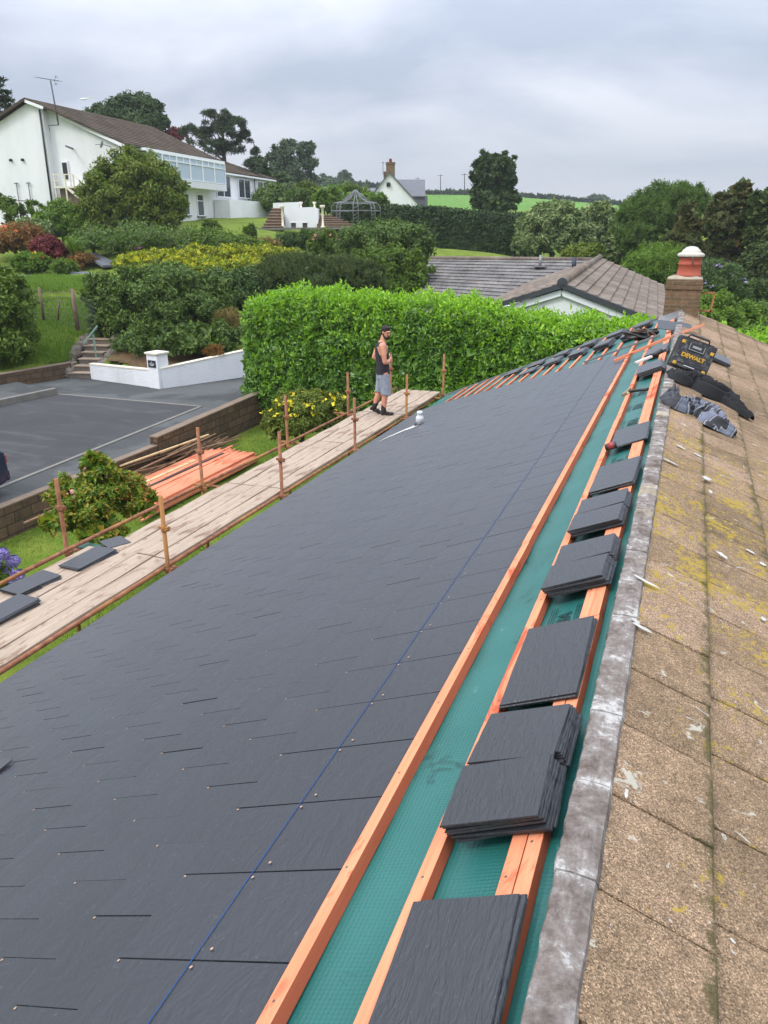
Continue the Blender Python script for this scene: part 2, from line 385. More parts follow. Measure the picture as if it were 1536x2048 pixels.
def mk_asphalt(name, c, marks=0.2, wet=False):
    m = NM(name, 0.85, 0.25); P = m.co()
    f = m.noise(0.5, 6, 0.6, P, 0.5); col = m.mix(f, [x * 0.72 for x in c], [x * 1.35 for x in c])
    tr = m.ramp(m.noise(1.1, 4, 0.6, m.co((0.35, 1.6, 1)), 1.5), [(0.56, 0), (0.68, 1)]); col = m.mix(m.math('MULTIPLY', tr, marks), col, (0.14, 0.138, 0.135))
    pt = m.ramp(m.noise(0.33, 3, 0.5, P, 0.4), [(0.52, 0), (0.55, 1)]); col = m.mix(m.math('MULTIPLY', pt, 0.22), col, (0.03, 0.03, 0.032))
    if wet:
        d = m.ramp(m.noise(0.45, 5, 0.6, P), [(0.5, 0), (0.56, 1)]); col = m.mix(m.math('MULTIPLY', d, 0.5), col, (0.03, 0.03, 0.032))
    col = m.mix(0.6, col, m.ramp(m.noise(120, 2, 0.6, P), [(0.3, 0.65), (0.7, 1.4)]), 'MULTIPLY')
    m.base(col); m.bump(m.noise(150, 2, 0.6, P), 0.004, 0.7); return m.m

M = {}
M['slate'] = mk_slate('roof_slate', (0.010, 0.0112, 0.0155), (0.020, 0.022, 0.029), ax=(1, 0.5, 1))
M['slate_loose'] = mk_slate('loose_slate', (0.011, 0.012, 0.015), (0.020, 0.021, 0.026), ax=(.7, 3.2, 1), rnd='obj', rough=(0.38, 0.5))
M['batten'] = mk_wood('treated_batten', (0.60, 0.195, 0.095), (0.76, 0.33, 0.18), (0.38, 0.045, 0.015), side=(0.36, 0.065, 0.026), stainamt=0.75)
M['batten_x'] = mk_wood('treated_batten_heap', (0.56, 0.17, 0.085), (0.70, 0.28, 0.16), (0.38, 0.06, 0.02), axis=0)
M['board'] = mk_wood('scaffold_board', (0.20, 0.145, 0.105), (0.47, 0.375, 0.285), (0.14, 0.075, 0.045), grain=30, stainamt=0.7)
M['scrap'] = mk_wood('old_batten', (0.12, 0.065, 0.035), (0.30, 0.19, 0.11), (0.05, 0.03, 0.02))
M['pale_wood'] = mk_wood('pale_timber', (0.46, 0.32, 0.16), (0.62, 0.46, 0.26), (0.25, 0.15, 0.07))
M['fence_wood'] = mk_wood('fence_timber', (0.11, 0.075, 0.05), (0.24, 0.17, 0.12), (0.05, 0.03, 0.02), axis=2)
M['rust'] = mk_rust('rusty_steel')
M['tile'] = mk_granular()
M['cap'] = mk_ridgecap()
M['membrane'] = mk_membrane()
M['ink'] = simple('black_print', (0.004, 0.03, 0.028), 0.5)
M['white'] = mk_render('white_render')
M['dash'] = mk_render('white_roughcast', (0.76, 0.77, 0.79), 22, 0.03, 0.45)
M['upvc'] = simple('white_plastic', (0.78, 0.79, 0.80), 0.4, 0.04)
M['cream'] = simple('cream_paint', (0.68, 0.62, 0.50), 0.6, 0.1)
M['glass'] = NM('window_glass', 0.06, 0.8).base((0.05, 0.06, 0.075)).m
M['blind'] = simple('window_blind', (0.42, 0.50, 0.58), 0.35, 0.08, 1.5)
M['dark'] = simple('dark_opening', (0.02, 0.022, 0.025), 0.6)
M['black'] = simple('black_plastic', (0.012, 0.012, 0.013), 0.4, 0.3, spec=0.5)
M['lead'] = simple('lead_sheet', (0.16, 0.165, 0.17), 0.45, 0.35, 9, 0.003)
M['grey'] = simple('grey_metal', (0.22, 0.23, 0.24), 0.5, 0.2, metal=0.5)
M['steel'] = simple('thin_steel', (0.08, 0.09, 0.10), 0.5, 0.2)
M['brick'] = mk_brick('old_brick', (0.22, 0.125, 0.068), (0.15, 0.095, 0.052), (0.20, 0.165, 0.11), 0.20, 0.068, 0.008)
M['block'] = mk_brick('brown_block', (0.15, 0.098, 0.06), (0.10, 0.065, 0.04), (0.045, 0.035, 0.022), 0.45, 0.22, 0.012, (0.03, 0.028, 0.018))
M['sandstone'] = mk_brick('sandstone', (0.26, 0.18, 0.12), (0.19, 0.135, 0.09), (0.2, 0.13, 0.08), 0.6, 0.15, 0.02)
M['stone'] = simple('grey_stone', (0.20, 0.17, 0.14), 0.9, 0.4, 3, 0.03)
M['tread'] = simple('stone_tread', (0.33, 0.25, 0.18), 0.9, 0.25, 3, 0.01)
M['mortar'] = simple('old_mortar', (0.36, 0.31, 0.23), 0.95, 0.4, 7, 0.01)
M['terracotta'] = simple('terracotta', (0.36, 0.085, 0.05), 0.75, 0.2, 4, 0.002)
M['cowl'] = simple('weathered_cowl', (0.50, 0.47, 0.41), 0.7, 0.35, 9, 0.004)
M['yellow'] = simple('yellow_plastic', (0.50, 0.28, 0.02), 0.55, 0.45, 40)
M['redp'] = simple('red_plastic', (0.30, 0.045, 0.045), 0.4, 0.1)
M['skin'] = simple('skin', (0.56, 0.26, 0.165), 0.5, 0.1, 8)
M['hair'] = simple('dark_hair', (0.016, 0.011, 0.009), 0.7, 0.3, 60)
M['tank'] = simple('charcoal_cotton', (0.028, 0.026, 0.032), 0.9, 0.25, 9, 0.004)
M['shorts'] = simple('grey_shorts', (0.25, 0.28, 0.33), 0.9, 0.55, 11, 0.01, bscale=18)
M['sock'] = simple('purple_sock', (0.10, 0.05, 0.11), 0.9)
M['boot'] = simple('dark_boot', (0.022, 0.018, 0.017), 0.7, 0.3)
M['asphalt'] = mk_asphalt('dark_asphalt', (0.048, 0.047, 0.050), 0.28)
M['asphalt_pale'] = mk_asphalt('worn_pavement', (0.078, 0.083, 0.080), 0.25, True)
M['kerb'] = simple('kerb_stone', (0.17, 0.16, 0.14), 0.9, 0.35, 3, 0.01)
M['brown_cope'] = simple('brown_coping', (0.19, 0.14, 0.10), 0.9, 0.35, 4, 0.01)
M['carpaint'] = NM('blue_car_paint', 0.25, 0.6).base((0.008, 0.016, 0.05)).m
M['rubber'] = simple('rubber', (0.01, 0.01, 0.01), 0.8)
M['lawn'] = mk_ground('lawn_grass', [(0.085, 0.125, 0.014), (0.125, 0.180, 0.020), (0.19, 0.225, 0.035)], 0.9, 45, 0.03)
M['rough'] = mk_ground('rough_ground', [(0.035, 0.06, 0.014), (0.06, 0.10, 0.02), (0.10, 0.085, 0.035)], 0.8, 20, 0.05)
M['field'] = mk_ground('far_field', [(0.085, 0.185, 0.022), (0.10, 0.215, 0.026), (0.115, 0.235, 0.03)], 0.02, 0.6, 0.02)
M['blade'] = leafmat('grass_blades', [(0.05, 0.12, 0.012), (0.09, 0.19, 0.02), (0.15, 0.24, 0.035)], 0.6, 0.3)
M['bark'] = simple('bark', (0.07, 0.05, 0.035), 0.95, 0.4, 6, 0.02)
M['greytile'] = None

def tile_mat(name, a, b, c, cols=3.3, uvx=True, colamt=0.35):
    m = NM(name, 0.92, 0.15); P = m.co()
    f = m.noise(0.9, 6, 0.65, P); col = m.ramp(f, [(0.32, a), (0.5, b), (0.68, c)])
    sp = m.noise(9, 5, 0.7, P); col = m.mix(0.8, col, m.ramp(sp, [(0.32, 0.62), (0.68, 1.4)]), 'MULTIPLY')
    col = m.mix(m.math('MULTIPLY', m.ramp(m.noise(3.3, 5, 0.7, P), [(0.62, 0), (0.68, 1)]), 0.45), col, (0.30, 0.13, 0.06))
    m.base(col)
    wv = m.n('ShaderNodeTexWave', wave_type='BANDS', bands_direction='X' if uvx else 'Y'); wv.inputs['Scale'].default_value = cols; m.lk(P, wv.inputs['Vector'])
    m.bump(wv.outputs[0], 0.03, 0.7); m.bump(sp, 0.02, 0.5); return m.m
M['greytile'] = tile_mat('grey_roof_tiles', (0.092, 0.085, 0.08), (0.15, 0.142, 0.135), (0.215, 0.20, 0.19), 1.05)
M['browntile'] = tile_mat('brown_roof_tiles', (0.11, 0.085, 0.066), (0.165, 0.132, 0.104), (0.235, 0.195, 0.16), 1.05, False)
M['oldroof'] = tile_mat('dark_brown_tiles', (0.050, 0.036, 0.026), (0.078, 0.058, 0.040), (0.11, 0.085, 0.06), 0.9)
M['farslate'] = simple('far_slate', (0.11, 0.115, 0.125), 0.6, 0.25, 1.2, 0.02, bscale=6)

# ------------------------------------------------------------------ terrain
def tps(pts):
    P = np.array(pts, float); X = P[:, :2]; n = len(P)
    def K(a, b):
        r2 = ((a[:, None, :] - b[None, :, :]) ** 2).sum(-1); return 0.5 * r2 * np.log(r2 + 1e-9)
    A = np.zeros((n + 3, n + 3)); A[:n, :n] = K(X, X) + np.eye(n) * 2.0; A[:n, n] = 1; A[:n, n + 1:] = X; A[n, :n] = 1; A[n + 1:, :n] = X.T
    sol = np.linalg.solve(A, np.concatenate([P[:, 2], [0, 0, 0]]))
    return lambda Q: K(Q, X) @ sol[:n] + sol[n] + Q @ sol[n + 1:]
cps = [at(900, 497, 60), at(1000, 511, 58), at(860, 490, 64), at(1045, 517, 59), at(62, 550, 42.5), at(130, 553, 42), at(180, 548, 43), at(60, 522, 46), at(160, 520, 46), at(60, 500, 50), at(230, 515, 45), at(330, 520, 44.5), at(470, 520, 44.5), at(100, 484, 54), at(410, 461, 57), at(250, 470, 55), at(600, 462, 62), at(760, 466, 66), at(950, 510, 70), at(1050, 520, 70), at(1250, 560, 66),
       at(20, 560, 38), at(120, 550, 38), at(300, 540, 40), at(500, 545, 42), at(20, 640, 31), at(120, 640, 31), at(30, 690, 29.5), at(420, 700, 31.5), at(300, 700, 29.5),
       at(620, 600, 42), at(760, 600, 46), at(850, 500, 62), at(0, 470, 56), at(900, 500, 64)]
for x, y, z in [(-10, 27, -5.7), (-2, 30, -5.9), (6, 30, -6), (-10, 38, -5.4), (0, 44, -5.4), (6, 40, -5.9), (15, 20, -6.3), (25, 40, -6), (15, 0, -6.3), (-6, 0, -6), (-6, 22, -5.9), (-20, 14, -5.3),
                (-16, 22, -5.3), (-22, 20, -5.2), (-35, 18, -4.4), (-22, 3, -5.6), (-50, 40, 0.5), (-60, 80, 3), (-30, 90, 2), (10, 90, 0), (40, 80, -2), (60, 40, -4), (-45, 20, -2.5)]:
    cps.append((x, y, z))
TF = tps(cps)
_wa, _wb, _wc, _k0, _k1, _sa = (atz(*p, -5.2)[:2] for p in ((187, 757), (324, 776), (522, 748), (-60, 787), (142, 753), (166, 756)))
_kx = _k0 + (_k0 - _k1) * 3
ROAD = [(-12.25, -6), (-12.25, 15.5), (-12.3, 21.9), (-12.6, 27.5), tuple(_wc + (_wc - _wb) * .3), tuple(_wb), tuple(_wa), tuple(_k1 + (.25, .1)), tuple(_k0), tuple(_kx), (-40, -6)]
def inpoly(x, y, poly):
    r = np.zeros(np.shape(x), bool); n = len(poly)
    for i in range(n):
        x1, y1 = poly[i]; x2, y2 = poly[(i + 1) % n]
        c = ((y1 > y) != (y2 > y)) & (x < (x2 - x1) * (y - y1) / (y2 - y1 + 1e-12) + x1); r ^= c
    return r
def polydist(x, y, poly):
    d = np.full(np.shape(x), 1e9); n = len(poly)
    for i in range(n):
        a = np.array(poly[i]); b = np.array(poly[(i + 1) % n]); ab = b - a
        t = np.clip(((x - a[0]) * ab[0] + (y - a[1]) * ab[1]) / (ab @ ab), 0, 1)
        d = np.minimum(d, np.hypot(x - a[0] - t * ab[0], y - a[1] - t * ab[1]))
    return d
def ground(x, y):
    x = np.asarray(x, float); y = np.asarray(y, float); sh = x.shape
    q = np.stack([x.ravel(), y.ravel()], 1); z = TF(q).reshape(sh)
    r = np.hypot(x + 8, y - 30); far = np.clip((r - 75) / 60, 0, 1); z = z * (1 - far) + (-3) * far
    z = z + 0.06 * np.sin(x * 0.9 + 1.3 * np.sin(y * 0.5)) * np.sin(y * 0.8)
    low = (x > -12.2) & (y < 24.5)
    z = np.where(low, -5.78 + 0.03 * np.sin(x * 2.1) * np.sin(y * 1.7) - 0.02 * (x + 12), z)
    ins = inpoly(x, y, ROAD) & ~low
    # rise behind the low walls starts at wall-top height
    d = polydist(x, y, ROAD)
    bank = (~ins) & (~low) & (d < 6) & (y > 10) & (x < -13)
    zb = -4.78 + d * 0.34
    z = np.where(bank, np.minimum(np.maximum(z, -4.78), zb), z)
    dvx, dvy = -.28, .96; rx_, ry_ = x - _sa[0], y - _sa[1]; al = rx_ * dvx + ry_ * dvy; la = np.abs(rx_ * dvy - ry_ * dvx)
    z = np.where((la < .62) & (al > -.3) & (al < 2.4), np.minimum(z, -5.3), z)
    return np.where(ins | (~low & (d < .42) & (y > 8) & (y < 40)), -5.32, z)
def gz(x, y): return float(ground(np.array([x]), np.array([y]))[0])
gx = np.unique(np.concatenate([np.arange(-60, 30, 1.0), np.arange(-26, -11.6, 0.35), [-12.19, -12.21], np.linspace(-900, -60, 26), np.linspace(30, 900, 26)]))
gy = np.unique(np.concatenate([np.arange(-10, 90, 1.0), np.arange(9, 34, 0.35), np.linspace(90, 1500, 40), np.linspace(-300, -10, 8)]))
GX, GY = np.meshgrid(gx, gy); GZ = ground(GX, GY)
V = np.stack([GX.ravel(), GY.ravel(), GZ.ravel()], 1); nx, ny = len(gx), len(gy)
I, J = np.meshgrid(np.arange(nx - 1), np.arange(ny - 1)); a = (J * nx + I).ravel()
F4 = np.stack([a, a + 1, a + nx + 1, a + nx], 1)
cxm = V[F4].mean(1)
tag(mesh_np('ground', V, F4, M['lawn'], smooth=True), kind='structure')

# far hill with its bright field, rising to a hedgerow skyline
pxs = np.linspace(-500, 2300, 90)
sky_y = np.interp(pxs, [-500, 300, 560, 650, 720, 850, 1000, 1255, 1500, 2300], [375, 365, 378, 362, 372, 388, 390, 411, 430, 440])
rows = []
for t in np.linspace(0, 1, 14):
    fd = 115 + (285 - 115) * t; yb = 452 * (1 - t) + sky_y * t
    rows.append(np.array([at(p, q, fd) for p, q in zip(pxs, yb)]))
last = rows[-1].copy(); last2 = np.array([at(p, 470, 420) for p in pxs]); rows.append(last + (0, 30, -1.5)); rows.append(last2)
V = np.concatenate(rows); nx = len(pxs); ny = len(rows); V[:nx, 2] = -6
I, J = np.meshgrid(np.arange(nx - 1), np.arange(ny - 1)); a = (J * nx + I).ravel()
tag(mesh_np('hill', V, np.stack([a, a + 1, a + nx + 1, a + nx], 1), M['field'], smooth=True), kind='structure')

# road sheets
def sheet(name, poly, z, mat):
    ar = sum(poly[i][0] * poly[(i + 1) % len(poly)][1] - poly[(i + 1) % len(poly)][0] * poly[i][1] for i in range(len(poly)))
    if ar < 0: poly = list(reversed(poly))
    mb = MB(); mb.add([(p[0], p[1], z) for p in poly], [tuple(range(len(poly)))]); return tag(mb.build(name, mat, fix=False), kind='structure')
K1 = atz(112, 788, -5.2); K2 = atz(402, 813, -5.2); K3 = atz(0, 975, -5.2); K0 = atz(0, 812, -5.2)
kd = (K3 - K2) / np.linalg.norm(K3 - K2); K3e = K2 + kd * 22
sheet('pavement', ROAD, -5.205, M['asphalt_pale'])
sheet('road', [K1[:2], K2[:2], K3e[:2], (-32, -6), K0[:2] + (K0[:2] - K1[:2]) * 3], -5.2, M['asphalt'])
def strip(name, a, b, w_, h_, mat, z0=-5.2):
    mb = MB(); mb.bar((a[0], a[1], z0 + h_ / 2), (b[0], b[1], z0 + h_ / 2), w_, h_); return tag(mb.build(name, mat), kind='structure')
strip('kerb', K1, K2, 0.11, 0.014, M['kerb']); strip('kerb', K2, K3e, 0.11, 0.014, M['kerb'])
mb = MB(); p0 = K0 + (K0 - K1) * 3; mb.bar((p0[0], p0[1], -5.11), (K1[0], K1[1], -5.11), 0.16, 0.24)
tag(mb.build('kerb', M['kerb'], bevel=0.02), kind='structure')
off = np.array([(K1 - p0)[1], -(K1 - p0)[0]]); off = off / np.hypot(*off) * -1
pts = [p0[:2] + off * .05, K1[:2] + off * .05, K1[:2] + off * 1.9 + np.array([-.3, .3]), p0[:2] + off * 2.4]
mb = MB(); mb.add([(p[0], p[1], -5.03 if i not in (1,) else -5.1) for i, p in enumerate(pts)], [(0, 1, 2, 3)]); tag(mb.build('footpath', M['asphalt_pale']), kind='structure')

# ------------------------------------------------------------------ this house: roof, wall, chimney
YF = 16.62; YN = -0.6; YN2 = -6
house = empty('bungalow', (0, 8, -5.8), 'long low bungalow, its left roof slope newly slated, the right slope in old brown tiles', 'house')
HP_ = (0, 8, -5.8)
def hp(mb, name, mat, bevel=0): return mb.build(name, mat, house, bevel, loc=HP_)
# parts are built in world coordinates around the empty; shift them back
def part(mb, name, mat, bevel=0, parent=None):
    o = mb.build(name, mat, None, bevel); o.parent = parent or house
    if parent is None: o.matrix_parent_inverse = Matrix.Translation(Vector(HP_)).inverted()
    return o
def keep(o, root):     # parent without moving
    o.parent = root; o.matrix_parent_inverse = Matrix.Translation(root.location).inverted(); return o
mb = MB(); zw = -3.95
mb.prism([(-4.6, 16.25, -6.2), (4.6, 16.25, -6.2), (4.6, 16.25, zw + .3), (0, 16.25, -1.62), (-4.6, 16.25, zw + .3)], (0, -22, 0)); part(mb, 'wall', M['white'])
mb = MB()
for s0, s1 in ((0.0, 5.28),):
    p = [RP(s0, YN2, -.12), RP(s1, YN2, -.12), RP(s1, YF - .05, -.12), RP(s0, YF - .05, -.12), RP(s0, YN2, -.075), RP(s1, YN2, -.075), RP(s1, YF - .05, -.075), RP(s0, YF - .05, -.075)]
    mb.hexa(p)
part(mb, 'rafter_deck', M['pale_wood'])
# membrane: gently sagging sheet
ss = np.linspace(0.02, 5.33, 90); ys = np.linspace(YN, YF, 260); rng = np.random.default_rng(3)
S, Y = np.meshgrid(ss, ys); H = -.046 + 0.004 * np.sin(S * 9 + np.sin(Y * 1.3) * 2) * np.sin(Y * 3.1 + S * 2) + 0.003 * np.sin(Y * 11 + S * 14)
V = np.stack([-S * CA - H * SA, Y, ZR - S * SA + H * CA], -1).reshape(-1, 3); nx = len(ss)
I, J = np.meshgrid(np.arange(nx - 1), np.arange(len(ys) - 1)); a = (J * nx + I).ravel()
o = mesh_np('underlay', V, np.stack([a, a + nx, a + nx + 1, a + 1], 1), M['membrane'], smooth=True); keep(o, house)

# battens; the upper ones run bare, the lower ones show only beyond the slates
def rbar(mb, s0, s1, y0, y1, h0, h1):
    return mb.hexa([RP(s1, y0, h0), RP(s0, y0, h0), RP(s0, y1, h0), RP(s1, y1, h0), RP(s1, y0, h1), RP(s0, y0, h1), RP(s0, y1, h1), RP(s1, y1, h1)])
r = random.Random(5)
def batten(s, w_, y0, y1, h1=-.008, stag=3):
    y = y0
    while y < y1 - .01:
        ye = min(y1, y + r.choice((3.6, 4.2, 4.8))); ds = r.uniform(-.004, .004); mb = MB(); rbar(mb, s + ds - w_ / 2, s + ds + w_ / 2, y, ye - .004, -.044, h1)
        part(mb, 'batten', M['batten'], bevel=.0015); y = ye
batten(0.777, 0.043, YN, YF - .1, h1=0.003)
batten(0.512, 0.043, YN, YF - .1, h1=-.001)
batten(0.270, 0.043, YN, YF - .1, h1=-.003)
batten(0.2255, 0.043, YN, YF - .1, h1=-.004)
G = 0.262; S0 = 0.80; NC = 16
def yend(k): return 12.45 + 0.163 * k
for k in range(NC - 1):
    sc_ = 1.06 + k * G + .02
    if sc_ < 5.3: batten(sc_, 0.042, yend(max(0, k - 3)) - .8, YF - .08, h1=-.014)
mb = MB()
for k in range(0, NC): pass
# verge board and gutter of the new slope
mb = MB(); mb.hexa([RP(5.33, YF, -.2), RP(0.0, YF, -.2), RP(0.0, YF + .03, -.2), RP(5.33, YF + .03, -.2), RP(5.33, YF, -.005), RP(0, YF, -.005), RP(0, YF + .03, -.005), RP(5.33, YF + .03, -.005)]); part(mb, 'verge_board', M['grey'])
mb = MB(); mb.tube([(-5.03, YN2, -3.78), (-5.03, YF, -3.78)], .055, 10); part(mb, 'gutter', M['black'])
mb = MB(); mb.box((-4.88, 5.3, -3.78), (.02, 22.6, .2)); part(mb, 'fascia', M['upvc'])

# slates: every slate a slab with a real tail, gaps between; laid half bond
W = 0.3275; LS = 0.62; rng = np.random.default_rng(11)
vs_, fs_ = [], []; rv, rf = [], []
def disc(c, s_r, n=6):
    b = len(rv)
    for t in range(n):
        an = 2 * math.pi * t / n; rv.append(RP(c[0] + s_r * math.cos(an), c[1] + s_r * math.sin(an), c[2]))
    rf.append(list(range(b, b + n)))
for k in range(0, NC):
    tail = 1.415 + k * G; y0 = 1.59 - W * (0 if k % 2 == 0 else 0.5) - W * 60
    n = int((yend(max(k, 0)) - y0) / W + 0.0)
    for i in range(0, n):
        ya = y0 + i * W; yb = ya + W - (0.0055 if k == 0 else float(np.clip(rng.normal(.0034, .0014), .0008, .006)))
        if yb < (-0.6 if k < 5 else 0.2 if k < 9 else 1.5): continue
        hd = tail - LS
        if k <= 0: hd = max(hd, S0 + (.0 if k == 0 else .003))
        if k == -1: tl = tail
        else: tl = tail
        ta = tl + rng.normal(0, .0012) + rng.normal(0, .0008); tb = ta + rng.normal(0, .0012); j = rng.normal(0, .0004, 4)
        def hh(s_, jj): return .006 - .0235 * (tail - s_) + jj
        ht = hh(tl, 0) + abs(j[0]) * 2.2; h2 = hh(tl, 0) + abs(j[1]) * 2.2
        g0, g1 = rng.normal(0, .0006, 2); ya_, yb_ = ya + g0, yb + g1
        P = [RP(ta, ya_, ht - .0042), RP(hd, ya_, hh(hd, 0) - .0042), RP(hd, yb_, hh(hd, 0) - .0042), RP(tb, yb_, h2 - .0042),
             RP(ta, ya_, ht), RP(hd, ya_, hh(hd, 0)), RP(hd, yb_, hh(hd, 0)), RP(tb, yb_, h2)]
        b = len(vs_); vs_ += P
        for f in [(3, 2, 1, 0), (4, 5, 6, 7), (0, 1, 5, 4), (2, 3, 7, 6), (3, 0, 4, 7), (1, 2, 6, 5)]: fs_.append([q + b for q in f])
        if yb < 11 and k >= 0:
            disc((tail - .012, ya - .012, .0085), .0048)                      # copper rivet at the joint
            if k == 0: disc((tail - .30, ya - .028, .004), .0052); disc((tail - .33, ya + .032, .004), .0052)
o = mesh_np('slate_covering', vs_, fs_, M['slate']); keep(o, house); tag(o, 'new dark grey slates, wet looking, laid half bond')
mm = simple('copper_nail', (0.42, 0.27, 0.18), 0.45, 0.4, 400)
o = mesh_np('nail_heads', rv, rf, mm); keep(o, house); tag(o, kind='stuff')
mb = MB(); rbar(mb, 1.1285, 1.1320, YN, 12.6, .0030, .0034)
mch = simple('blue_chalk', (0.012, 0.060, 0.20), 0.9, 0.4, 30); part(mb, 'chalk_line', mch)
mb = MB()
for s_n, h_n in ((.777, .0032), (.512, -.0008), (.270, -.0028), (.2255, -.0038)):
    for q in range(38):
        c_n = RP(s_n + .004 * math.sin(q * 5.1), -.3 + q * .44 + (s_n * 1.7) % .2, h_n); mb.lathe(c_n, [(.0042, 0), (.0036, .0012), (.001, .0015)], 6, axis=(-SA, 0, CA))
o = part(mb, 'batten_nails', M['steel']); tag(o, kind='stuff')
# printed lettering on the membrane between the stacks
for (s_, y_, sz, txt) in [(0.385, 3.10, .085, 'BBA'), (0.37, 5.72, .075, 'BBA'), (0.37, 7.05, .13, 'BBA'), (0.37, 7.75, .13, 'BBA'), (0.37, 8.45, .13, 'BBA')]:
    # the words run along the ridge with their heads down the slope
    ex = Vector((0, 1, 0)); ey = Vector((-CA, 0, -SA)); ez = ex.cross(ey); MM = Matrix((ex, ey, ez)).transposed().to_4x4(); MM.translation = Vector(RP(s_, y_, -.0400))
    keep(text_obj('printed_lettering', txt, sz, MM, M['ink'], house, .0006, bold=.0015), house)
    for q in range(3):
        mb = MB(); rbar(mb, s_ + sz * .55 + q * .012, s_ + sz * .55 + q * .012 + .003, y_ - .14, y_ + .14, -.0408, -.0400); part(mb, 'printed_line', M['ink'])
        mb = MB(); rbar(mb, s_ - sz * .55 - q * .012, s_ - sz * .55 - q * .012 + .003, y_ - .14, y_ + .14, -.0408, -.0400); part(mb, 'printed_line', M['ink'])

# ridge mortar cap: flat weathered segments with a crisp broken left edge
vs_, fs_, jt_ = [], [], []; rng = np.random.default_rng(8); seg = 0.342; px_ = [-.1265, -.128, -.125, -.090, -.060, -.034, -.026]; ph_ = [-1.475, -1.412, -1.4065, -1.403, -1.404, -1.4075, -1.428]
y0 = 1.459 - seg * 7
for g_ in range(48):
    ya, yb = y0 + g_ * seg, y0 + (g_ + 1) * seg - .004
    if yb < YN or ya > 15.2: continue
    dh, dx_, tl = rng.uniform(-.004, .004), rng.uniform(-.004, .004), rng.uniform(-.003, .003); yy = np.linspace(ya, yb, 15); b = len(vs_)
    for q, y in enumerate(yy):
        t = q / 14; e = dx_ * .6 + .0010 * math.sin(y * 37) + .0009 * math.sin(y * 91 + 1) + rng.normal(0, .0014); h0 = dh + tl * t - (.004 if q in (0, 14) else 0)
        for i, (x, h) in enumerate(zip(px_, ph_)):
            vs_.append((x + (e if i < 3 else 0) + (.0012 * math.sin(y * 29 + 2) if i >= 5 else 0), y, h + h0 + (.0012 * rng.normal() if 0 < i < 6 else 0))); jt_.append(max(0, 1 - min(t, 1 - t) * 5.5))
    n_ = len(px_)
    for q in range(14):
        for i in range(n_ - 1): a_ = b + q * n_ + i; fs_.append((a_, a_ + 1, a_ + n_ + 1, a_ + n_))
    for q in (0, 14):
        b2 = len(vs_)
        for i, x in enumerate(px_): vs_.append((x, yy[q], -1.48)); jt_.append(1)
        for i in range(n_ - 1): a_ = b + q * n_ + i; fs_.append((a_, b2 + i, b2 + i + 1, a_ + 1))
o = mesh_np('ridge_mortar', vs_, fs_, M['cap'], smooth=False, attrs={'joint': jt_}); keep(o, house)

# old tile slope
vs_, fs_, moss = [], [], []; rng = np.random.default_rng(21)
TW = 0.34; TG = 0.372; tails = [0.262 + TG * i for i in range(16)]
for k, tl in enumerate(tails):
    hd = -.035 if k == 0 else tails[k - 1] - .035
    st = 0.0 if k == 0 else TW * (0.35 if k % 2 else 0.0)
    y0 = 1.459 + st - TW * 22
    for i in range(0, 68):
        ya = y0 + i * TW; yb = ya + TW - .009
        if yb > 16.75: continue
        yb = min(yb, 16.7); jt = rng.normal(0, .0025); jh = abs(rng.normal(0, .002)); nseg = 4
        hs = -.012 if k == 0 else -.024
        # grid 4 x 4 top with rounded tail and slightly wavy surface
        SS = [hd, hd + (tl - hd) * .35, hd + (tl - hd) * .7, tl - .008 + jt, tl + jt]; YY = [ya, ya + .004, (ya + yb) / 2, yb - .004, yb]
        b = len(vs_)
        for si, s_ in enumerate(SS):
            t = (s_ - hd) / (tl - hd); h = hs + (.004 - hs) * t + jh
            if si == 4: h -= .004
            for yi, y in enumerate(YY):
                vs_.append(RR(s_, y, h - (.003 if yi in (0, 4) else 0) + .0008 * rng.normal()))
                dn = min(abs(y - ya), abs(yb - y)); moss.append(.95 if si >= 3 else (0.5 if (si == 0 and k > 0) or yi in (0, 4) else 0.0))
        for s_i in range(4):
            for y_i in range(4):
                q = b + s_i * 5 + y_i; fs_.append((q, q + 5, q + 6, q + 1))
        # skirts: tail and sides
        b2 = len(vs_)
        for y_i, y in enumerate(YY): vs_.append(RR(tl + jt, y, -.018)); moss.append(1.0)
        for y_i in range(4): fs_.append((b + 20 + y_i, b2 + y_i, b2 + y_i + 1, b + 20 + y_i + 1))
        for yi, y in ((0, ya), (4, yb)):
            b3 = len(vs_)
            for si, s_ in enumerate(SS): vs_.append(RR(s_, y, -.03)); moss.append(0.8)
            for si in range(4):
                q = b + si * 5 + yi; f = (q, b3 + si, b3 + si + 1, q + 5); fs_.append(f if yi == 0 else tuple(reversed(f)))
o = mesh_np('old_tiles', vs_, fs_, M['tile'], attrs={'moss': moss}); keep(o, house); tag(o, 'old gritty brown tiles with yellow lichen')
mb = MB(); mb.hexa([RR(0, YN2, -.12), RR(6.2, YN2, -.12), RR(6.2, 16.62, -.12), RR(0, 16.62, -.12), RR(0, YN2, -.034), RR(6.2, YN2, -.034), RR(6.2, 16.62, -.034), RR(0, 16.62, -.034)]); part(mb, 'old_deck', M['dark'])
mb = MB()
for k in range(17):   # mortar and fascia under the far verge
    mb.hexa([RR(.37 * k, 16.63, -.14), RR(.37 * k + .36, 16.63, -.14), RR(.37 * k + .36, 16.72, -.14), RR(.37 * k, 16.72, -.14), RR(.37 * k, 16.63, -.03), RR(.37 * k + .36, 16.63, -.03), RR(.37 * k + .36, 16.72, -.03), RR(.37 * k, 16.72, -.03)])
part(mb, 'verge_mortar', M['grey'])

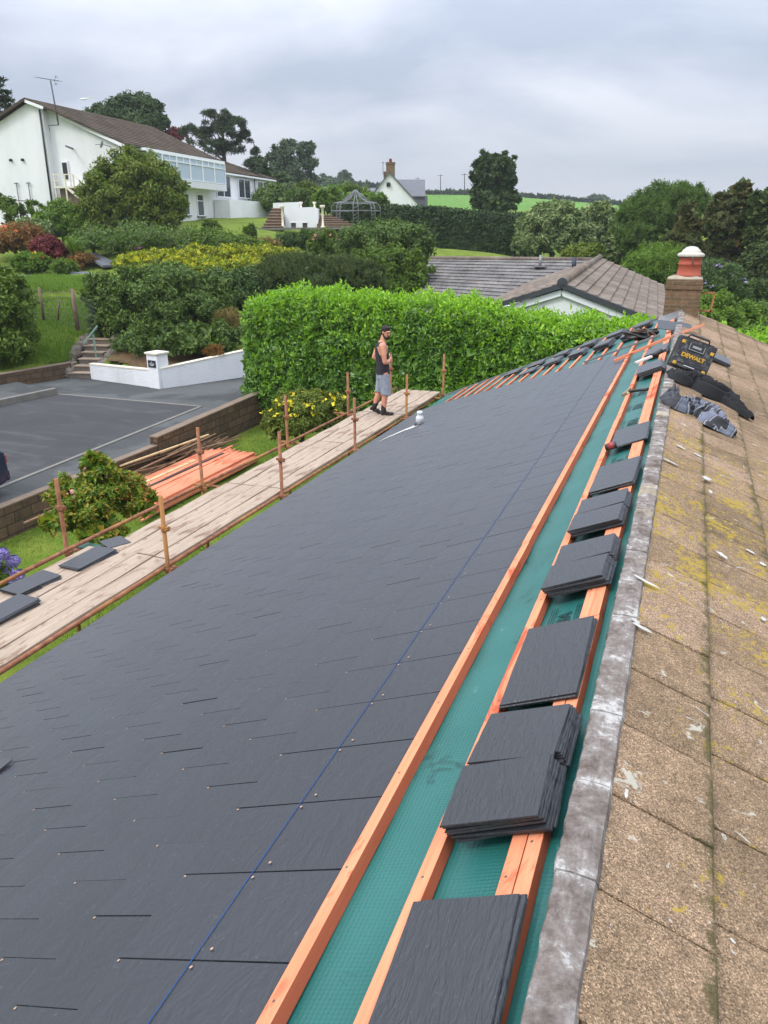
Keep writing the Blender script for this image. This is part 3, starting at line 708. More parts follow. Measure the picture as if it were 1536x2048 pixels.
# bird droppings and mortar splashes on the old tiles, standing a hair proud
r = random.Random(77)
mdrop = simple('white_splash', (0.44, 0.43, 0.39), 0.9, 0.35, 40)
def blot(mb, s_, y_, ls, ly, h=.0075, n=22):
    p0_ = r.uniform(0, 6); ph = [1 + .22 * math.sin(2 * math.pi * i / n * 2 + p0_) + .16 * math.sin(2 * math.pi * i / n * 5 + p0_ * 2) + r.uniform(-.1, .1) for i in range(n)]; v = [RR(s_ + ls * ph[i] * math.cos(2 * math.pi * i / n), y_ + ly * ph[i] * math.sin(2 * math.pi * i / n), h) for i in range(n)]
    mb.add(v, [tuple(range(n))])
for px, py, ls, ly in [(1290, 1165, .10, .012), (1283, 1258, .045, .018), (1412, 958, .045, .04), (1443, 1112, .035, .03), (1500, 1105, .03, .02), (1340, 925, .07, .015), (1395, 912, .05, .02),
                       (1360, 895, .05, .02), (1420, 985, .02, .03), (1524, 1130, .02, .03), (1270, 1245, .03, .012), (1250, 1590, .008, .02), (1525, 1240, .02, .02), (1462, 1885, .008, .006), (1210, 770, .0, .0)]:
    if ls: mb = MB(); s_, y_ = slr(px, py); blot(mb, s_, y_, ls * .75, ly * .8); part(mb, 'white_splash', mdrop)

# chimney
ch = MB(); cc = (-.10, 15.66); cw, cd = .60, .56
ch.box((cc[0], cc[1], -1.42), (cw, cd, .92)); chim = part(ch, 'chimney', M['brick'])
mb = MB(); mb.box((cc[0], cc[1], -.99), (cw + .045, cd + .045, .07)); mb.box((cc[0], cc[1], -.903), (cw + .02, cd + .02, .10)); o = mb.build('corbel', M['brick'], None, .008); o.parent = chim
mb = MB(); mb.lathe((cc[0], cc[1], -.853), [(.43, 0), (.42, .02), (.33, .045), (.23, .065), (.15, .07)], 4)
for i in range(len(mb.v)):
    x, y, z = mb.v[i]; dx, dy = x - cc[0], y - cc[1]; a_ = math.radians(45); mb.v[i] = (cc[0] + dx * math.cos(a_) - dy * math.sin(a_), cc[1] + (dx * math.sin(a_) + dy * math.cos(a_)) * .93, z)
o = mb.build('flaunching', M['mortar']); o.parent = chim
px_c = cc[0] + .05
mb = MB(); mb.lathe((px_c, cc[1], -.81), [(.215, 0), (.22, .03), (.205, .04), (.188, .19), (.20, .20), (.203, .225), (.19, .235), (.185, .30), (.20, .31), (.19, .34), (.15, .34)], 28)
pot = mb.build('chimney_pot', M['terracotta']); pot.parent = chim
mb = MB(); mb.lathe((px_c, cc[1], -.455), [(.225, -.015), (.232, 0), (.232, .03), (.20, .05), (.165, .06), (.16, .085), (.135, .115), (.12, .12), (.10, .145), (.05, .16), (0.001, .165)], 20); o = mb.build('cowl', M['cowl']); o.parent = chim
mb = MB(); mb.lathe((px_c, cc[1], -.48), [(.21, 0), (.21, .02)], 20); mb.tube([(px_c + .04, cc[1] - .215, -.46), (px_c + .045, cc[1] - .21, -.60)], .007, 6); o = mb.build('cowl_strap', M['steel']); o.parent = chim
mb = MB()
for z in (-1.08, -1.40): mb.bar((cc[0] + cw / 2, cc[1] - .1, z), (cc[0] + cw / 2 + .24, cc[1] - .1, z), .03, .03)
mb.bar((cc[0] + cw / 2 + .235, cc[1] - .1, -1.08), (cc[0] + cw / 2 + .205, cc[1] - .1, -1.42), .03, .03); o = mb.build('aerial_bracket', M['rust']); o.parent = chim
mb = MB()
mb.hexa([RP(.05, 15.1, -.04), RP(.46, 15.1, -.04), RP(.46, 15.37, -.03), RP(.05, 15.37, -.03), RP(.05, 15.1, .0), RP(.46, 15.1, -.01), RP(.46, 15.37, .10), RP(.05, 15.37, .08)]); o = mb.build('flashing', M['lead']); o.parent = chim

# lead flashing and soil vent in the slates
s_, y_ = slo(838, 846, 0.03)
vent = MB(); pb = RP(s_, y_, 0); vent.lathe(pb + (0, 0, -.06), [(.06, 0), (.06, .08), (.055, .09), (.072, .12), (.082, .13), (.085, .20), (.078, .235), (.06, .25), (.06, .30), (.064, .305), (.064, .34), (.045, .355)], 20)
vent.v = [tuple(pb[i] + (q[i] - pb[i]) * .8 for i in range(3)) for q in vent.v]; part(vent, 'vent_pipe', simple('dull_white_plastic', (.56, .57, .58), .5, .15, 12))
mb = MB(); mb.lathe(pb + (0, 0, -.03), [(.088, 0), (.088, .05), (.07, .055)], 20); part(mb, 'vent_collar', M['black'])
mb = MB(); n = 16; pts = [(s_ + .02, y_ + .12), (s_ - .03, y_ - .1), (s_ + .06, y_ - .22), (s_ + .20, y_ - .20), (s_ + .45, y_ - .34), (s_ + .62, y_ - .55), (s_ + .52, y_ - .26), (s_ + .3, y_ - .02), (s_ + .12, y_ + .10)]
mb.add([RP(a_, b_, .010) for a_, b_ in pts], [tuple(range(len(pts)))]); part(mb, 'lead_flashing', simple('streaked_lead', (0.55, 0.53, 0.48), 0.5, 0.5, 5))

# ------------------------------------------------------------------ loose slates, each one an object
def slate_mesh(l, w_, th=.006, seed=0):
    rr = random.Random(seed); mb = MB(); n = 9
    xs = [-l / 2 + l * i / n for i in range(n + 1)]
    lo = [(x, -w_ / 2 + rr.uniform(-.0012, .0012)) for x in xs]; hi = [(x, w_ / 2 + rr.uniform(-.0012, .0012)) for x in reversed(xs)]
    c = .018
    lo[0] = (lo[0][0] + c * rr.choice((0, 0, 1)), lo[0][1]); ring = lo + hi; m = len(ring)
    cen = [(x * .994, y * .985) for x, y in ring]
    v = [(x, y, 0) for x, y in ring] + [(x, y, th * .6) for x, y in ring] + [(x, y, th) for x, y in cen]
    f = [tuple(reversed(range(m))), tuple(range(2 * m, 3 * m))]
    for i in range(m):
        j = (i + 1) % m; f.append((i, j, j + m, i + m)); f.append((i + m, j + m, j + 2 * m, i + 2 * m))
    mb.add(v, f); o = mb.build('roof_slate', M['slate_loose'], fix=False); me = o.data; bpy.data.objects.remove(o); return me
SL_FULL = [slate_mesh(.60, .285, seed=i) for i in range(3)]; SL_HALF = [slate_mesh(.275, .285, seed=9 + i) for i in range(3)]
SL_MED = [slate_mesh(.46, .26, seed=19 + i) for i in range(2)]
def put_slate(me, loc, ex, ez, label, group):
    ex = Vector(ex).normalized(); ez = Vector(ez).normalized(); ey = ez.cross(ex).normalized(); ex = ey.cross(ez)
    o = bpy.data.objects.new('roof_slate', me); C.objects.link(o)
    MM = Matrix((ex, ey, ez)).transposed().to_4x4(); MM.translation = Vector(loc); o.matrix_world = MM
    return tag(o, label, 'slate', group)
r = random.Random(41)
NL = Vector((-SA, 0, CA)); DS = Vector((-CA, 0, -SA))
GRP = 'slates stacked along the battens by the ridge'
def pile(kind, y, s, n, top, below, group, rot=0.0, base=.0, long_s=False, tilt=0.0, sp=.0066, jit=.006):
    me = {'F': SL_FULL, 'H': SL_HALF, 'M': SL_MED}[kind]; h = base
    for i in range(n):
        a_ = rot + r.uniform(-.02, .02); ex = Vector((0, 1, 0)) if not long_s else DS
        ez = (NL + Vector((0, tilt, 0))).normalized(); ex = Matrix.Rotation(a_, 3, NL) @ ex
        ds = (n - 1 - i) * -.0035
        put_slate(r.choice(me), RP(s + ds + r.uniform(-jit, jit) * .7, y + r.uniform(-jit, jit), h), ex, ez, top if i == n - 1 else below, group)
        h += sp + r.uniform(0, .0012)
ordw = ['nearest', 'second nearest', 'third', 'fourth', 'fifth', 'sixth', 'seventh', 'eighth', 'farthest']
SP = [('F', .515 + .62, .335, 3), ('H2', 1.94, .345, 9), ('F', 2.64, .350, 3), ('H2', 3.56, .35, 8), ('H2', 4.36, .35, 7), ('F', 5.14, .33, 4), ('F', 6.31, .325, 2), ('F', 9.58, .335, 8), ('F', 11.15, .33, 5)]
for i, (kd_, y, s, n) in enumerate(SP):
    nm = f'{ordw[i]} ridge stack from the camera'
    if kd_ == 'H2':
        pile('H', y - .145, s, n, f'top half slate, near pile of the {nm}', f'lower half slate, near pile of the {nm}', GRP, rot=r.uniform(-.03, .03))
        pile('H', y + .145, s - .005, n - 1, f'top half slate, far pile of the {nm}', f'lower half slate, far pile of the {nm}', GRP, rot=r.uniform(-.03, .03))
    else:
        pile('F', y, s, n, f'full-length top slate of the {nm}', f'full-length lower slate of the {nm}', GRP, rot=r.uniform(-.05, .05) + (.05 if i == 0 else 0))
GV = 'slates stacked on the bare battens by the far verge'
for i, (y, s, n, k_) in enumerate([(15.85, .80, 7, 'F'), (15.82, 1.33, 8, 'F'), (15.9, 1.86, 7, 'F'), (15.95, 2.42, 6, 'F'), (16.0, 2.98, 3, 'F'), (16.0, 3.5, 3, 'F')]):
    w1 = ['topmost by the chimney', 'second down from the chimney', 'third down from the chimney', 'fourth down from the chimney', 'fifth down from the chimney', 'lowest'][i]
    pile(k_, y, s, n, f'top slate of the outer verge pile, {w1}', f'lower slate of the outer verge pile, {w1}', GV, rot=-.04 + r.uniform(-.05, .05), base=-.012, sp=.0095, jit=.012)
for i, (y, s, n, k_) in enumerate([(14.55, .95, 9, 'F'), (14.5, 1.42, 9, 'F'), (14.85, 1.95, 7, 'F'), (14.95, 2.45, 6, 'F'), (15.0, 2.95, 3, 'F')]):
    w1 = ['topmost by the long loose batten', 'second down the slope', 'third down the slope', 'fourth down the slope', 'lowest'][i]
    pile(k_, y, s, n, f'top slate of the inner verge pile, {w1}', f'lower slate of the inner verge pile, {w1}', GV, rot=-.06 + r.uniform(-.05, .05), base=-.012, sp=.0095, jit=.012)
# a pack of slates by the chimney foot, and two behind the toolbox
for i in range(5): put_slate(SL_MED[i % 2], RP(.12 + .01 * i, 13.1, .04 + .008 * i), (1, .15 + .02 * i, -.25), (.15, -.40, .9), 'slate leaning in a pack against the chimney foot', 'slates packed at the chimney foot')
for i in range(5): put_slate(SL_FULL[i % 3], RR(.33, 10.9, .03 + .008 * i), (CA, .1, -SA), (SA, -.1, CA), 'slate in the pack lying on the old tiles behind the toolbox', 'slates packed behind the toolbox')
# dressed slate sticking up at the left edge
s_, y_ = slo(-42, 1548, .03); put_slate(SL_HALF[0], RP(s_, y_, .02), (0.3, 1, 0.0), (-.4, -.1, .9), 'loose slate lying on the new slates at the left edge of the photo', 'odd slates')

# ------------------------------------------------------------------ scaffold
ZB = -3.54
scaf = empty('scaffold', (-5.7, 10, -5.8), 'rusty tube scaffold with upright posts along the eaves', 'scaffold')
tube_ = lambda pts, rr, n=12: MB().tube(pts, rr, n)
posts = [(-5.09, 1.2), (-5.09, 3.9), (-5.09, 6.52), (-5.09, 9.23), (-5.06, 11.84), (-5.05, 14.49), (-5.02, 16.96), (-6.52, 1.3), (-6.52, 4.0), (-6.50, 6.5), (-6.35, 9.12), (-6.25, 11.62), (-6.24, 14.27), (-6.22, 16.72)]
r = random.Random(9)
for i, (x, y) in enumerate(posts):
    top = -2.66 + r.uniform(-.06, .02)
    p = MB().tube([(x, y, -5.8), (x, y, top)], .024 if i != 9 else .026, 12).build('post', M['rust']); keep(p, scaf)
    zc_ = top - .38 + r.uniform(-.03, .03)
    for q, zz in enumerate((zc_, -3.60)):
        mb = MB(); mb.lathe((x, y, zz - .035), [(.030, 0), (.036, .01), (.036, .06), (.030, .07)], 12); mb.box((x + .045, y, zz), (.035, .045, .05)); mb.box((x - .042, y - .01, zz + .01), (.03, .03, .03))
        mb.tube([(x + .05, y - .055, zz), (x + .05, y + .045, zz)], .008, 6)
        o = mb.build('coupler', M['rust']); o.parent = p
for x, z, nm in ((-5.13, -3.575, 'ledger'), (-6.42, -3.52, 'ledger')):
    pts = [(x, 1, z), (x, 6.5, z), (x + (.0 if x > -6 else .12), 11.5, z - .03), (x + (0 if x > -6 else .14), 17.3, z - .07)]
    keep(MB().tube(pts, .024, 12).build(nm, M['rust']), scaf)
keep(MB().tube([(-5.03, 4.2, -3.78), (-5.03, 17.05, -3.80)], .022, 10).build('ledger', M['rust']), scaf)
for y in (1.25, 3.95, 6.62, 9.3, 11.95, 14.42, 16.6): keep(MB().tube([(-6.62, y, -3.61), (-4.98, y, -3.61)], .024, 10).build('transom', M['rust']), scaf)
def board(x, y0, y1, z, i):
    l = y1 - y0; mb = MB(); nseg = 10; w_ = .222
    vs2 = []; fs2 = []
    for k in range(nseg + 1):
        y = -l / 2 + l * k / nseg; zz = .004 * math.sin(k * 1.3 + i); xx = .003 * math.sin(k * .8 + i * 2)
        vs2 += [(-w_ / 2 + xx, y, zz - .036), (w_ / 2 + xx, y, zz - .036), (w_ / 2 + xx, y, zz - .004), (w_ / 2 - .004 + xx, y, zz), (-w_ / 2 + .004 + xx, y, zz), (-w_ / 2 + xx, y, zz - .004)]
    for k in range(nseg):
        for q in range(6): fs2.append((k * 6 + q, k * 6 + (q + 1) % 6, (k + 1) * 6 + (q + 1) % 6, (k + 1) * 6 + q))
    fs2 += [tuple(reversed(range(6))), tuple(range(nseg * 6, nseg * 6 + 6))]
    mb.add(vs2, fs2); o = mb.build('scaffold_board', M['board']); o.location = (x, (y0 + y1) / 2, z); return o
secs = [(2.9, 6.66, 5, -5.27), (6.70, 9.36, 4, -5.27), (9.40, 12.02, 4, -5.26), (12.05, 14.48, 4, -5.25), (14.52, 17.0, 4, -5.22)]
secn = ['nearest bay, where the slates lie', 'second bay from the camera', 'middle bay', 'bay where the man stands', 'farthest bay by the hedge']
pos_n = ['next to the roof', 'second out from the roof', 'third out from the roof', 'fourth out from the roof', 'outermost']
for bi, (y0, y1, n, x0) in enumerate(secs):
    for j in range(n):
        o = board(x0 - j * .232 - (0.006 if j % 2 else 0), y0 + r.uniform(-.03, 0), y1 - .0 + r.uniform(-.02, .02), ZB + (0.002 * (j % 2)) , bi * 7 + j)
        tag(o, f'pale scaffold board, {pos_n[j] if j < n - 1 else "outermost"}, {secn[bi]}', 'board', 'boards of the scaffold walkway')
        o.rotation_euler = (0, 0, r.uniform(-.0015, .0015))
tag(MB().box((-6.37, 6.72, -3.60), (.30, .16, .05)).build('packing_block', simple('green_plastic', (.03, .10, .07), .5)), 'small green packing piece under the boards beside the nearest outer post', 'block')
# slates lying on the boards
GB = 'slates laid out on the scaffold boards'
def bslate(me, px, py, n, ang, lab, z0=ZB + .003):
    p = atz(px, py, z0)
    for i in range(n):
        a_ = ang + r.uniform(-.05, .05) + (0.12 if (n > 2 and i < 2) else 0); ex = (math.sin(a_), math.cos(a_), 0)
        put_slate(r.choice(me), (p[0] + r.uniform(-.012, .012), p[1] + r.uniform(-.012, .012), z0 + i * .0068), ex, (0, 0, 1), ('top slate of ' if i == n - 1 else 'slate under the top one of ') + lab, GB)
bslate(SL_FULL, 12, 1228, 8, .0, 'the nearest pile on the scaffold boards')
bslate(SL_HALF, 42, 1180, 7, .05, 'the second pile on the scaffold boards')
bslate(SL_HALF, 85, 1160, 5, .15, 'the third pile on the scaffold boards')
bslate(SL_FULL, 178, 1120, 6, .02, 'the long pile on the scaffold boards')
bslate(SL_HALF, 232, 1084, 1, .5, 'thin farthest slates on the scaffold boards')

# ------------------------------------------------------------------ things lying on the roof
def P_on(px, py, h=.0): s_, y_ = slo(px, py, h); return RP(s_, y_, h)
mb = MB(); mb.bar(P_on(1228, 722, .03), P_on(1335, 676, .07), .05, .035, up=NL); mb.bar(P_on(1335, 676, .07), atY(1406, 650, 13.2), .05, .035, up=NL)
tag(mb.build('loose_batten', M['batten_x'], bevel=.002), 'long orange batten lying askew across the roof top towards the chimney', 'batten')
mb = MB(); mb.bar(RP(1.55, 12.75, .03), RP(.35, 12.65, .05), .04, .03, up=NL)
tag(mb.build('dark_lath', M['lead']), 'thin grey lath lying beside the askew orange batten', 'lath')
# tape measure
p = P_on(1223, 897, .01); MT = Matrix((DS, Vector((0, 1, 0)), NL)).transposed()
tm = empty('tape_measure', p, 'red and black tape measure resting on the membrane against the middle batten', 'tape measure')
tm.matrix_world = Matrix.Translation(Vector(p)) @ MT.to_4x4()
def lp(mb, name, mat, par, bevel=0): o = mb.build(name, mat, None, bevel); o.parent = par; return o
lp(MB().tube([(-.042, 0, .02), (.042, 0, .02)], .026, 16), 'case', M['black'], tm, .003)
lp(MB().tube([(-.030, 0, .022), (.018, 0, .022)], .0275, 16), 'band', M['redp'], tm)
# nail pouch tool near the printed marks
p = P_on(1272, 783, .0); hm = empty('hammer', p, 'black handled slate hammer lying against the middle batten', 'hammer'); hm.matrix_world = Matrix.Translation(Vector(p)) @ MT.to_4x4() @ Matrix.Rotation(.45, 4, 'Z')
lp(MB().tube([(-.16, -.03, .0), (.0, .0, .01), (.10, .02, .01)], [.016, .015, .012], 10), 'handle', M['black'], hm)
lp(MB().bar((.10, -.09, .01), (.12, .10, .02), .03, .03).bar((.06, -.05, .0), (.11, .0, .02), .03, .02), 'head', simple('brass_tool', (.30, .24, .14), .4, .3, metal=.4), hm)
# cordless gun / phone on the farther stack
p = P_on(1303, 718, .03); gun = empty('slate_cutter', p, 'pale handled cutter with black grip between the two far slate stacks', 'tool'); gun.matrix_world = Matrix.Translation(Vector(p)) @ MT.to_4x4() @ Matrix.Rotation(-.5, 4, 'Z')
lp(MB().box((.1, 0, .03), (.22, .07, .03)), 'blade', simple('dusty_plastic', (.6, .55, .52), .6), gun, .005)
lp(MB().tube([(-.02, 0, .03), (-.16, 0, .05)], .03, 10), 'grip', M['black'], gun)
# black tool bag heaped beside the batten
def blob_mesh(name, c, rad, mat, seed, amp=.25, parent=None, squash=1):
    rng_ = np.random.default_rng(seed); n, m_ = 28, 18; v = []; f = []
    ph = rng_.uniform(0, 6.28, (5, 3)); fr = rng_.uniform(1.5, 4.5, (5, 3))
    for i in range(m_ + 1):
        a_ = math.pi * i / m_
        for k in range(n):
            t = 2 * math.pi * k / n; d = np.array([math.sin(a_) * math.cos(t), math.sin(a_) * math.sin(t), math.cos(a_)])
            rr_ = 1 + amp * np.mean([math.sin(fr[q] @ d + ph[q, 0]) * math.cos(fr[q][::-1] @ d * 1.7 + ph[q, 1]) for q in range(5)]) * 2
            v.append(tuple(np.array(c) + d * np.array(rad) * rr_))
    for i in range(m_):
        for k in range(n): f.append((i * n + k, i * n + (k + 1) % n, (i + 1) * n + (k + 1) % n, (i + 1) * n + k))
    mb = MB(); mb.add(v, f, True); return mb.build(name, mat, parent)
bag = empty('tool_bag', P_on(1283, 672, 0), 'slumped black tool bag with dangling straps beside the askew batten', 'tool bag')
o = blob_mesh('bag', P_on(1284, 670, .05), (.26, .16, .09), M['black'], 4, .4); keep(o, bag)
mb = MB(); c0 = Vector(P_on(1284, 664, .1))
for q in range(6): mb.tube([c0 + Vector((r.uniform(-.2, .2), r.uniform(-.1, .1), 0)), c0 + Vector((r.uniform(-.25, .25), r.uniform(-.15, .1), r.uniform(.03, .10))), c0 + Vector((r.uniform(-.3, .3), r.uniform(-.2, .1), -.05))], .014, 6)
keep(mb.build('strap', simple('brown_strap', (.10, .06, .04), .8)), bag)

# toolbox
tb = bpy.data.objects.new('toolbox', None); C.objects.link(tb); tb.empty_display_size = .1
tag(tb, 'scuffed black tool case with yellow catches leaning on the ridge above the clothes', 'tool case')
ex = Vector((CA, .12, -SA * .80)).normalized(); up_ = (Vector((SA * .7, .30, CA))).normalized(); up_ = (up_ - ex * up_.dot(ex)).normalized(); ez = ex.cross(up_)   # ez faces the camera
o_bl = Vector(atY(1336, 726, 8.55)); MM = Matrix((ex, up_, ez)).transposed().to_4x4(); MM.translation = o_bl + ex * .21 + up_ * .0; tb.matrix_world = MM @ Matrix.Scale(.93, 4)
TBW, TBH = .43, .345
mcase = NM('scuffed_case', .5, .5)
sc_ = mcase.ramp(mcase.noise(14, 6, .75, mcase.co(), .8), [(.50, 0), (.68, 1)]); mcase.base(mcase.mix(mcase.math('MULTIPLY', sc_, .55), (.012, .012, .016), (.27, .26, .25))); mcase = mcase.m
def trap(mb, x0, x1, y0, y1, z0, z1, ins=.0):
    return mb.hexa([(x0, y0, z0), (x1, y0, z0), (x1, y1, z0), (x0, y1, z0), (x0 + ins, y0 + ins, z1), (x1 - ins, y0 + ins, z1), (x1 - ins, y1 - ins, z1), (x0 + ins, y1 - ins, z1)])
lp(trap(MB(), -TBW / 2, TBW / 2, 0, TBH, -.16, -.035), 'case_body', M['black'], tb, .012)
lid = lp(trap(MB(), -TBW / 2, TBW / 2, 0, TBH, -.032, 0, .01), 'lid', mcase, tb, .008)
lp(trap(trap(trap(MB(), -.10, .10, .20, .30, 0, .006, .004), -.16, .16, .045, .06, 0, .006, .003), -.16, .16, .33, .34, 0, .004), 'lid_panel', M['black'], lid, .002)
mb = MB(); trap(mb, -.085, .085, .215, .222, .006, .012); trap(mb, -.085, -.078, .222, .29, .006, .012); trap(mb, .078, .085, .222, .29, .006, .012); trap(mb, -.05, .05, .24, .27, .006, .016, .004)
lp(mb, 'lid_recess', simple('grey_scuff', (.25, .25, .25), .6, .4, 40), lid)
for (x, y) in ((-.165, .025), (.165, .02), (-.16, .27), (.175, .24)):
    lp(trap(MB(), x - .022, x + .022, y - .012, y + .03, 0, .012, .006), 'catch', M['yellow'], tb, .004)
mb = MB(); mb.tube([(-.12, TBH, -.08), (-.11, TBH + .045, -.08), (.11, TBH + .045, -.08), (.12, TBH, -.08)], .013, 8); lp(mb, 'handle', M['black'], tb)
MM2 = Matrix.Translation((0, .145, .004)); text_obj('lettering', 'DeWALT'.upper(), .062, MM2, M['yellow'], lid, .002, 1.05, .0025)
mb = MB(); trap(mb, -.06, .06, .035, .041, 0, .003); lp(mb, 'small_print', M['upvc'], lid)

# the two garments on the old tiles
def garment(name, label, pix, hw, hmax, mat, seed, cat):
    rng_ = np.random.default_rng(seed); P = [slr(*p) for p in pix]; P = np.array(P)
    d = np.concatenate([[0], np.cumsum(np.hypot(*np.diff(P, axis=0).T))]); T = np.linspace(0, d[-1], 110)
    s_ = np.interp(T, d, P[:, 0]); y_ = np.interp(T, d, P[:, 1]); ker = np.ones(9) / 9
    s2 = np.convolve(np.pad(s_, 4, 'edge'), ker, 'valid'); y2 = np.convolve(np.pad(y_, 4, 'edge'), ker, 'valid')
    tx = np.gradient(s2); ty = np.gradient(y2); L = np.hypot(tx, ty); nx_, ny_ = -ty / L, tx / L; HW = np.interp(T, d, hw); HM = np.interp(T, d, hmax)
    v = []; f = []; n = 34; mus = []
    ph = rng_.uniform(0, 6.28, 8)
    for i in range(len(T)):
        for k in range(n + 1):
            w_ = -1 + 2 * k / n; e = 1 + .16 * math.sin(T[i] * 14 + ph[0] + (w_ > 0) * 2) + .09 * math.sin(T[i] * 33 + ph[1] + (w_ > 0))
            fold = abs(math.sin(5.5 * w_ + 7 * T[i] + 1.6 * math.sin(6 * T[i] + ph[2]) + ph[3])) * .55 + abs(math.sin(9 * w_ - 13 * T[i] + 1.4 * math.sin(9 * T[i] + ph[4]))) * .28 + .17 * abs(math.sin(21 * T[i] + 3 * w_ + ph[5]))
            h = .008 + HM[i] * (1 - abs(w_) ** 3.0) * (.38 + .85 * fold)
            if k in (0, n): h = .002
            v.append(RR(s2[i] + nx_[i] * w_ * HW[i] * e, y2[i] + ny_[i] * w_ * HW[i] * e, h)); mus.append(T[i])
    for i in range(len(T) - 1):
        for k in range(n): a_ = i * (n + 1) + k; f.append((a_, a_ + 1, a_ + n + 2, a_ + n + 1))
    for i in (0, len(T) - 1):
        a_ = i * (n + 1)
        for k in range(n): f.append((a_ + k, a_ + k + 1, a_ + k + 1, a_ + k))
    f = [q for q in f if len(set(q)) == 4]
    o = mesh_np(name, v, f, mat, smooth=True, attrs={'along': mus}); return tag(o, label, cat)
M['blackcloth'] = simple('black_cloth', (.009, .009, .010), .85, .3, 20, .002)
m = NM('striped_cloth', .6, .5); at_ = m.n('ShaderNodeAttribute', attribute_name='along')
x = m.math('ADD', m.math('MULTIPLY', at_.outputs['Fac'], 8.0), m.math('MULTIPLY', m.noise(4, 3, .5, dist=.6), 1.5)); st = m.math('FRACT', x)
col = m.ramp(st, [(0, (.007, .007, .01)), (.33, (.008, .008, .012)), (.37, (.30, .32, .37)), (.41, (.02, .02, .03)), (.46, (.13, .145, .19)), (.74, (.09, .10, .14)), (.80, (.012, .012, .018)), (.88, (.26, .27, .31)), (.97, (.01, .01, .01))])
st0 = m.ramp(at_.outputs['Fac'], [(.42, 1), (.5, 0)]); col = m.mix(m.math('MULTIPLY', st0, .85), col, (.012, .013, .018)); m.base(col); M['stripe'] = m.m
garment('black_jacket', 'plain black jacket crumpled on the old tiles below the tool case', [(1350, 752), (1362, 765), (1390, 772), (1418, 790), (1446, 800), (1470, 820), (1503, 842)], [.10, .13, .15, .20, .17, .09, .035], [.07, .10, .12, .13, .11, .08, .04], M['blackcloth'], 3, 'jacket')
garment('jacket_sleeve', 'grey and black striped top crumpled on the old tiles, nearer than the black jacket', [(1343, 790), (1337, 806), (1362, 818), (1385, 822), (1410, 835), (1432, 855), (1470, 876)], [.05, .09, .12, .13, .17, .17, .06], [.09, .09, .08, .10, .12, .10, .04], M['stripe'], 8, 'striped top').name = 'striped_top'

# ------------------------------------------------------------------ the man
def ring_loft(bm, rings, n=14, close=True):
    """rings: (centre, axis_a vec, axis_b vec)"""
    R = []
    for c, a_, b_ in rings: R.append([bm.verts.new(Vector(c) + Vector(a_) * math.cos(2 * math.pi * k / n) + Vector(b_) * math.sin(2 * math.pi * k / n)) for k in range(n)])
    for i in range(len(R) - 1):
        for k in range(n): bm.faces.new((R[i][k], R[i][(k + 1) % n], R[i + 1][(k + 1) % n], R[i + 1][k]))
    if close: bm.faces.new(list(reversed(R[0]))); bm.faces.new(R[-1])
def limb(bm, pts, rad, n=12):
    pts = [Vector(p) for p in pts]; rings = []; fine = []
    for i in range(len(pts) - 1):
        for q in range(4): t = q / 4; fine.append((pts[i].lerp(pts[i + 1], t), rad[i] * (1 - t) + rad[i + 1] * t))
    fine.append((pts[-1], rad[-1]))
    for i, (p, rr_) in enumerate(fine):
        d = (fine[min(i + 1, len(fine) - 1)][0] - fine[max(i - 1, 0)][0]).normalized(); a_ = d.cross(Vector((.13, .31, .94)))
        if a_.length < .1: a_ = d.cross(Vector((1, 0, 0)))
        a_.normalize(); b_ = d.cross(a_); rings.append((p, a_ * rr_, b_ * rr_))
    d = (fine[0][0] - fine[1][0]).normalized(); e = (fine[-1][0] - fine[-2][0]).normalized()
    r0, rn = fine[0][1], fine[-1][1]; a0, b0 = rings[0][1] * .6, rings[0][2] * .6; an_, bn_ = rings[-1][1] * .6, rings[-1][2] * .6
    rings = [(fine[0][0] + d * r0 * .7, a0, b0)] + rings + [(fine[-1][0] + e * rn * .7, an_, bn_)]
    ring_loft(bm, rings, n)
def ellb(bm, c, rad, rot=None, u=18, v=12):
    T = Matrix.Translation(Vector(c)) @ (rot.to_4x4() if rot is not None else Matrix.Identity(4)) @ Matrix.Diagonal((*rad, 1))
    bmesh.ops.create_uvsphere(bm, u_segments=u, v_segments=v, radius=1, matrix=T)
def fuse(name, bm, mat, parent, vox=.008, smooth=4):
    me = bpy.data.meshes.new('tmp'); bm.to_mesh(me); bm.free(); t = bpy.data.objects.new('tmp', me); C.objects.link(t)
    rm = t.modifiers.new('r', 'REMESH'); rm.mode = 'VOXEL'; rm.voxel_size = vox; rm.use_smooth_shade = True
    sm = t.modifiers.new('s', 'SMOOTH'); sm.factor = .5; sm.iterations = smooth
    bpy.context.view_layer.update(); m2 = bpy.data.meshes.new_from_object(t.evaluated_get(bpy.context.evaluated_depsgraph_get())); bpy.data.objects.remove(t)
    m2.materials.clear(); m2.materials.append(mat); o = bpy.data.objects.new(name, m2); C.objects.link(o); o.parent = parent; return o
# local frame: x = the way he faces (right in the photo), y = his left (away), z = up; origin between the feet
foot = atz(766, 829, ZB + .002)
man = empty('person', (foot[0], foot[1], ZB + .003), 'bearded man in charcoal vest, grey shorts and dark boots standing on the scaffold boards', 'person')
man.rotation_euler = (0, 0, PSI + math.radians(4))
bm = bmesh.new()
# legs
limb(bm, [(.01, -.09, .86), (.045, -.09, .47), (.02, -.085, .30), (.015, -.08, .09)], [.095, .062, .060, .040])
limb(bm, [(-.02, .09, .86), (-.06, .10, .47), (-.12, .10, .30), (-.165, .10, .13)], [.095, .062, .060, .040])
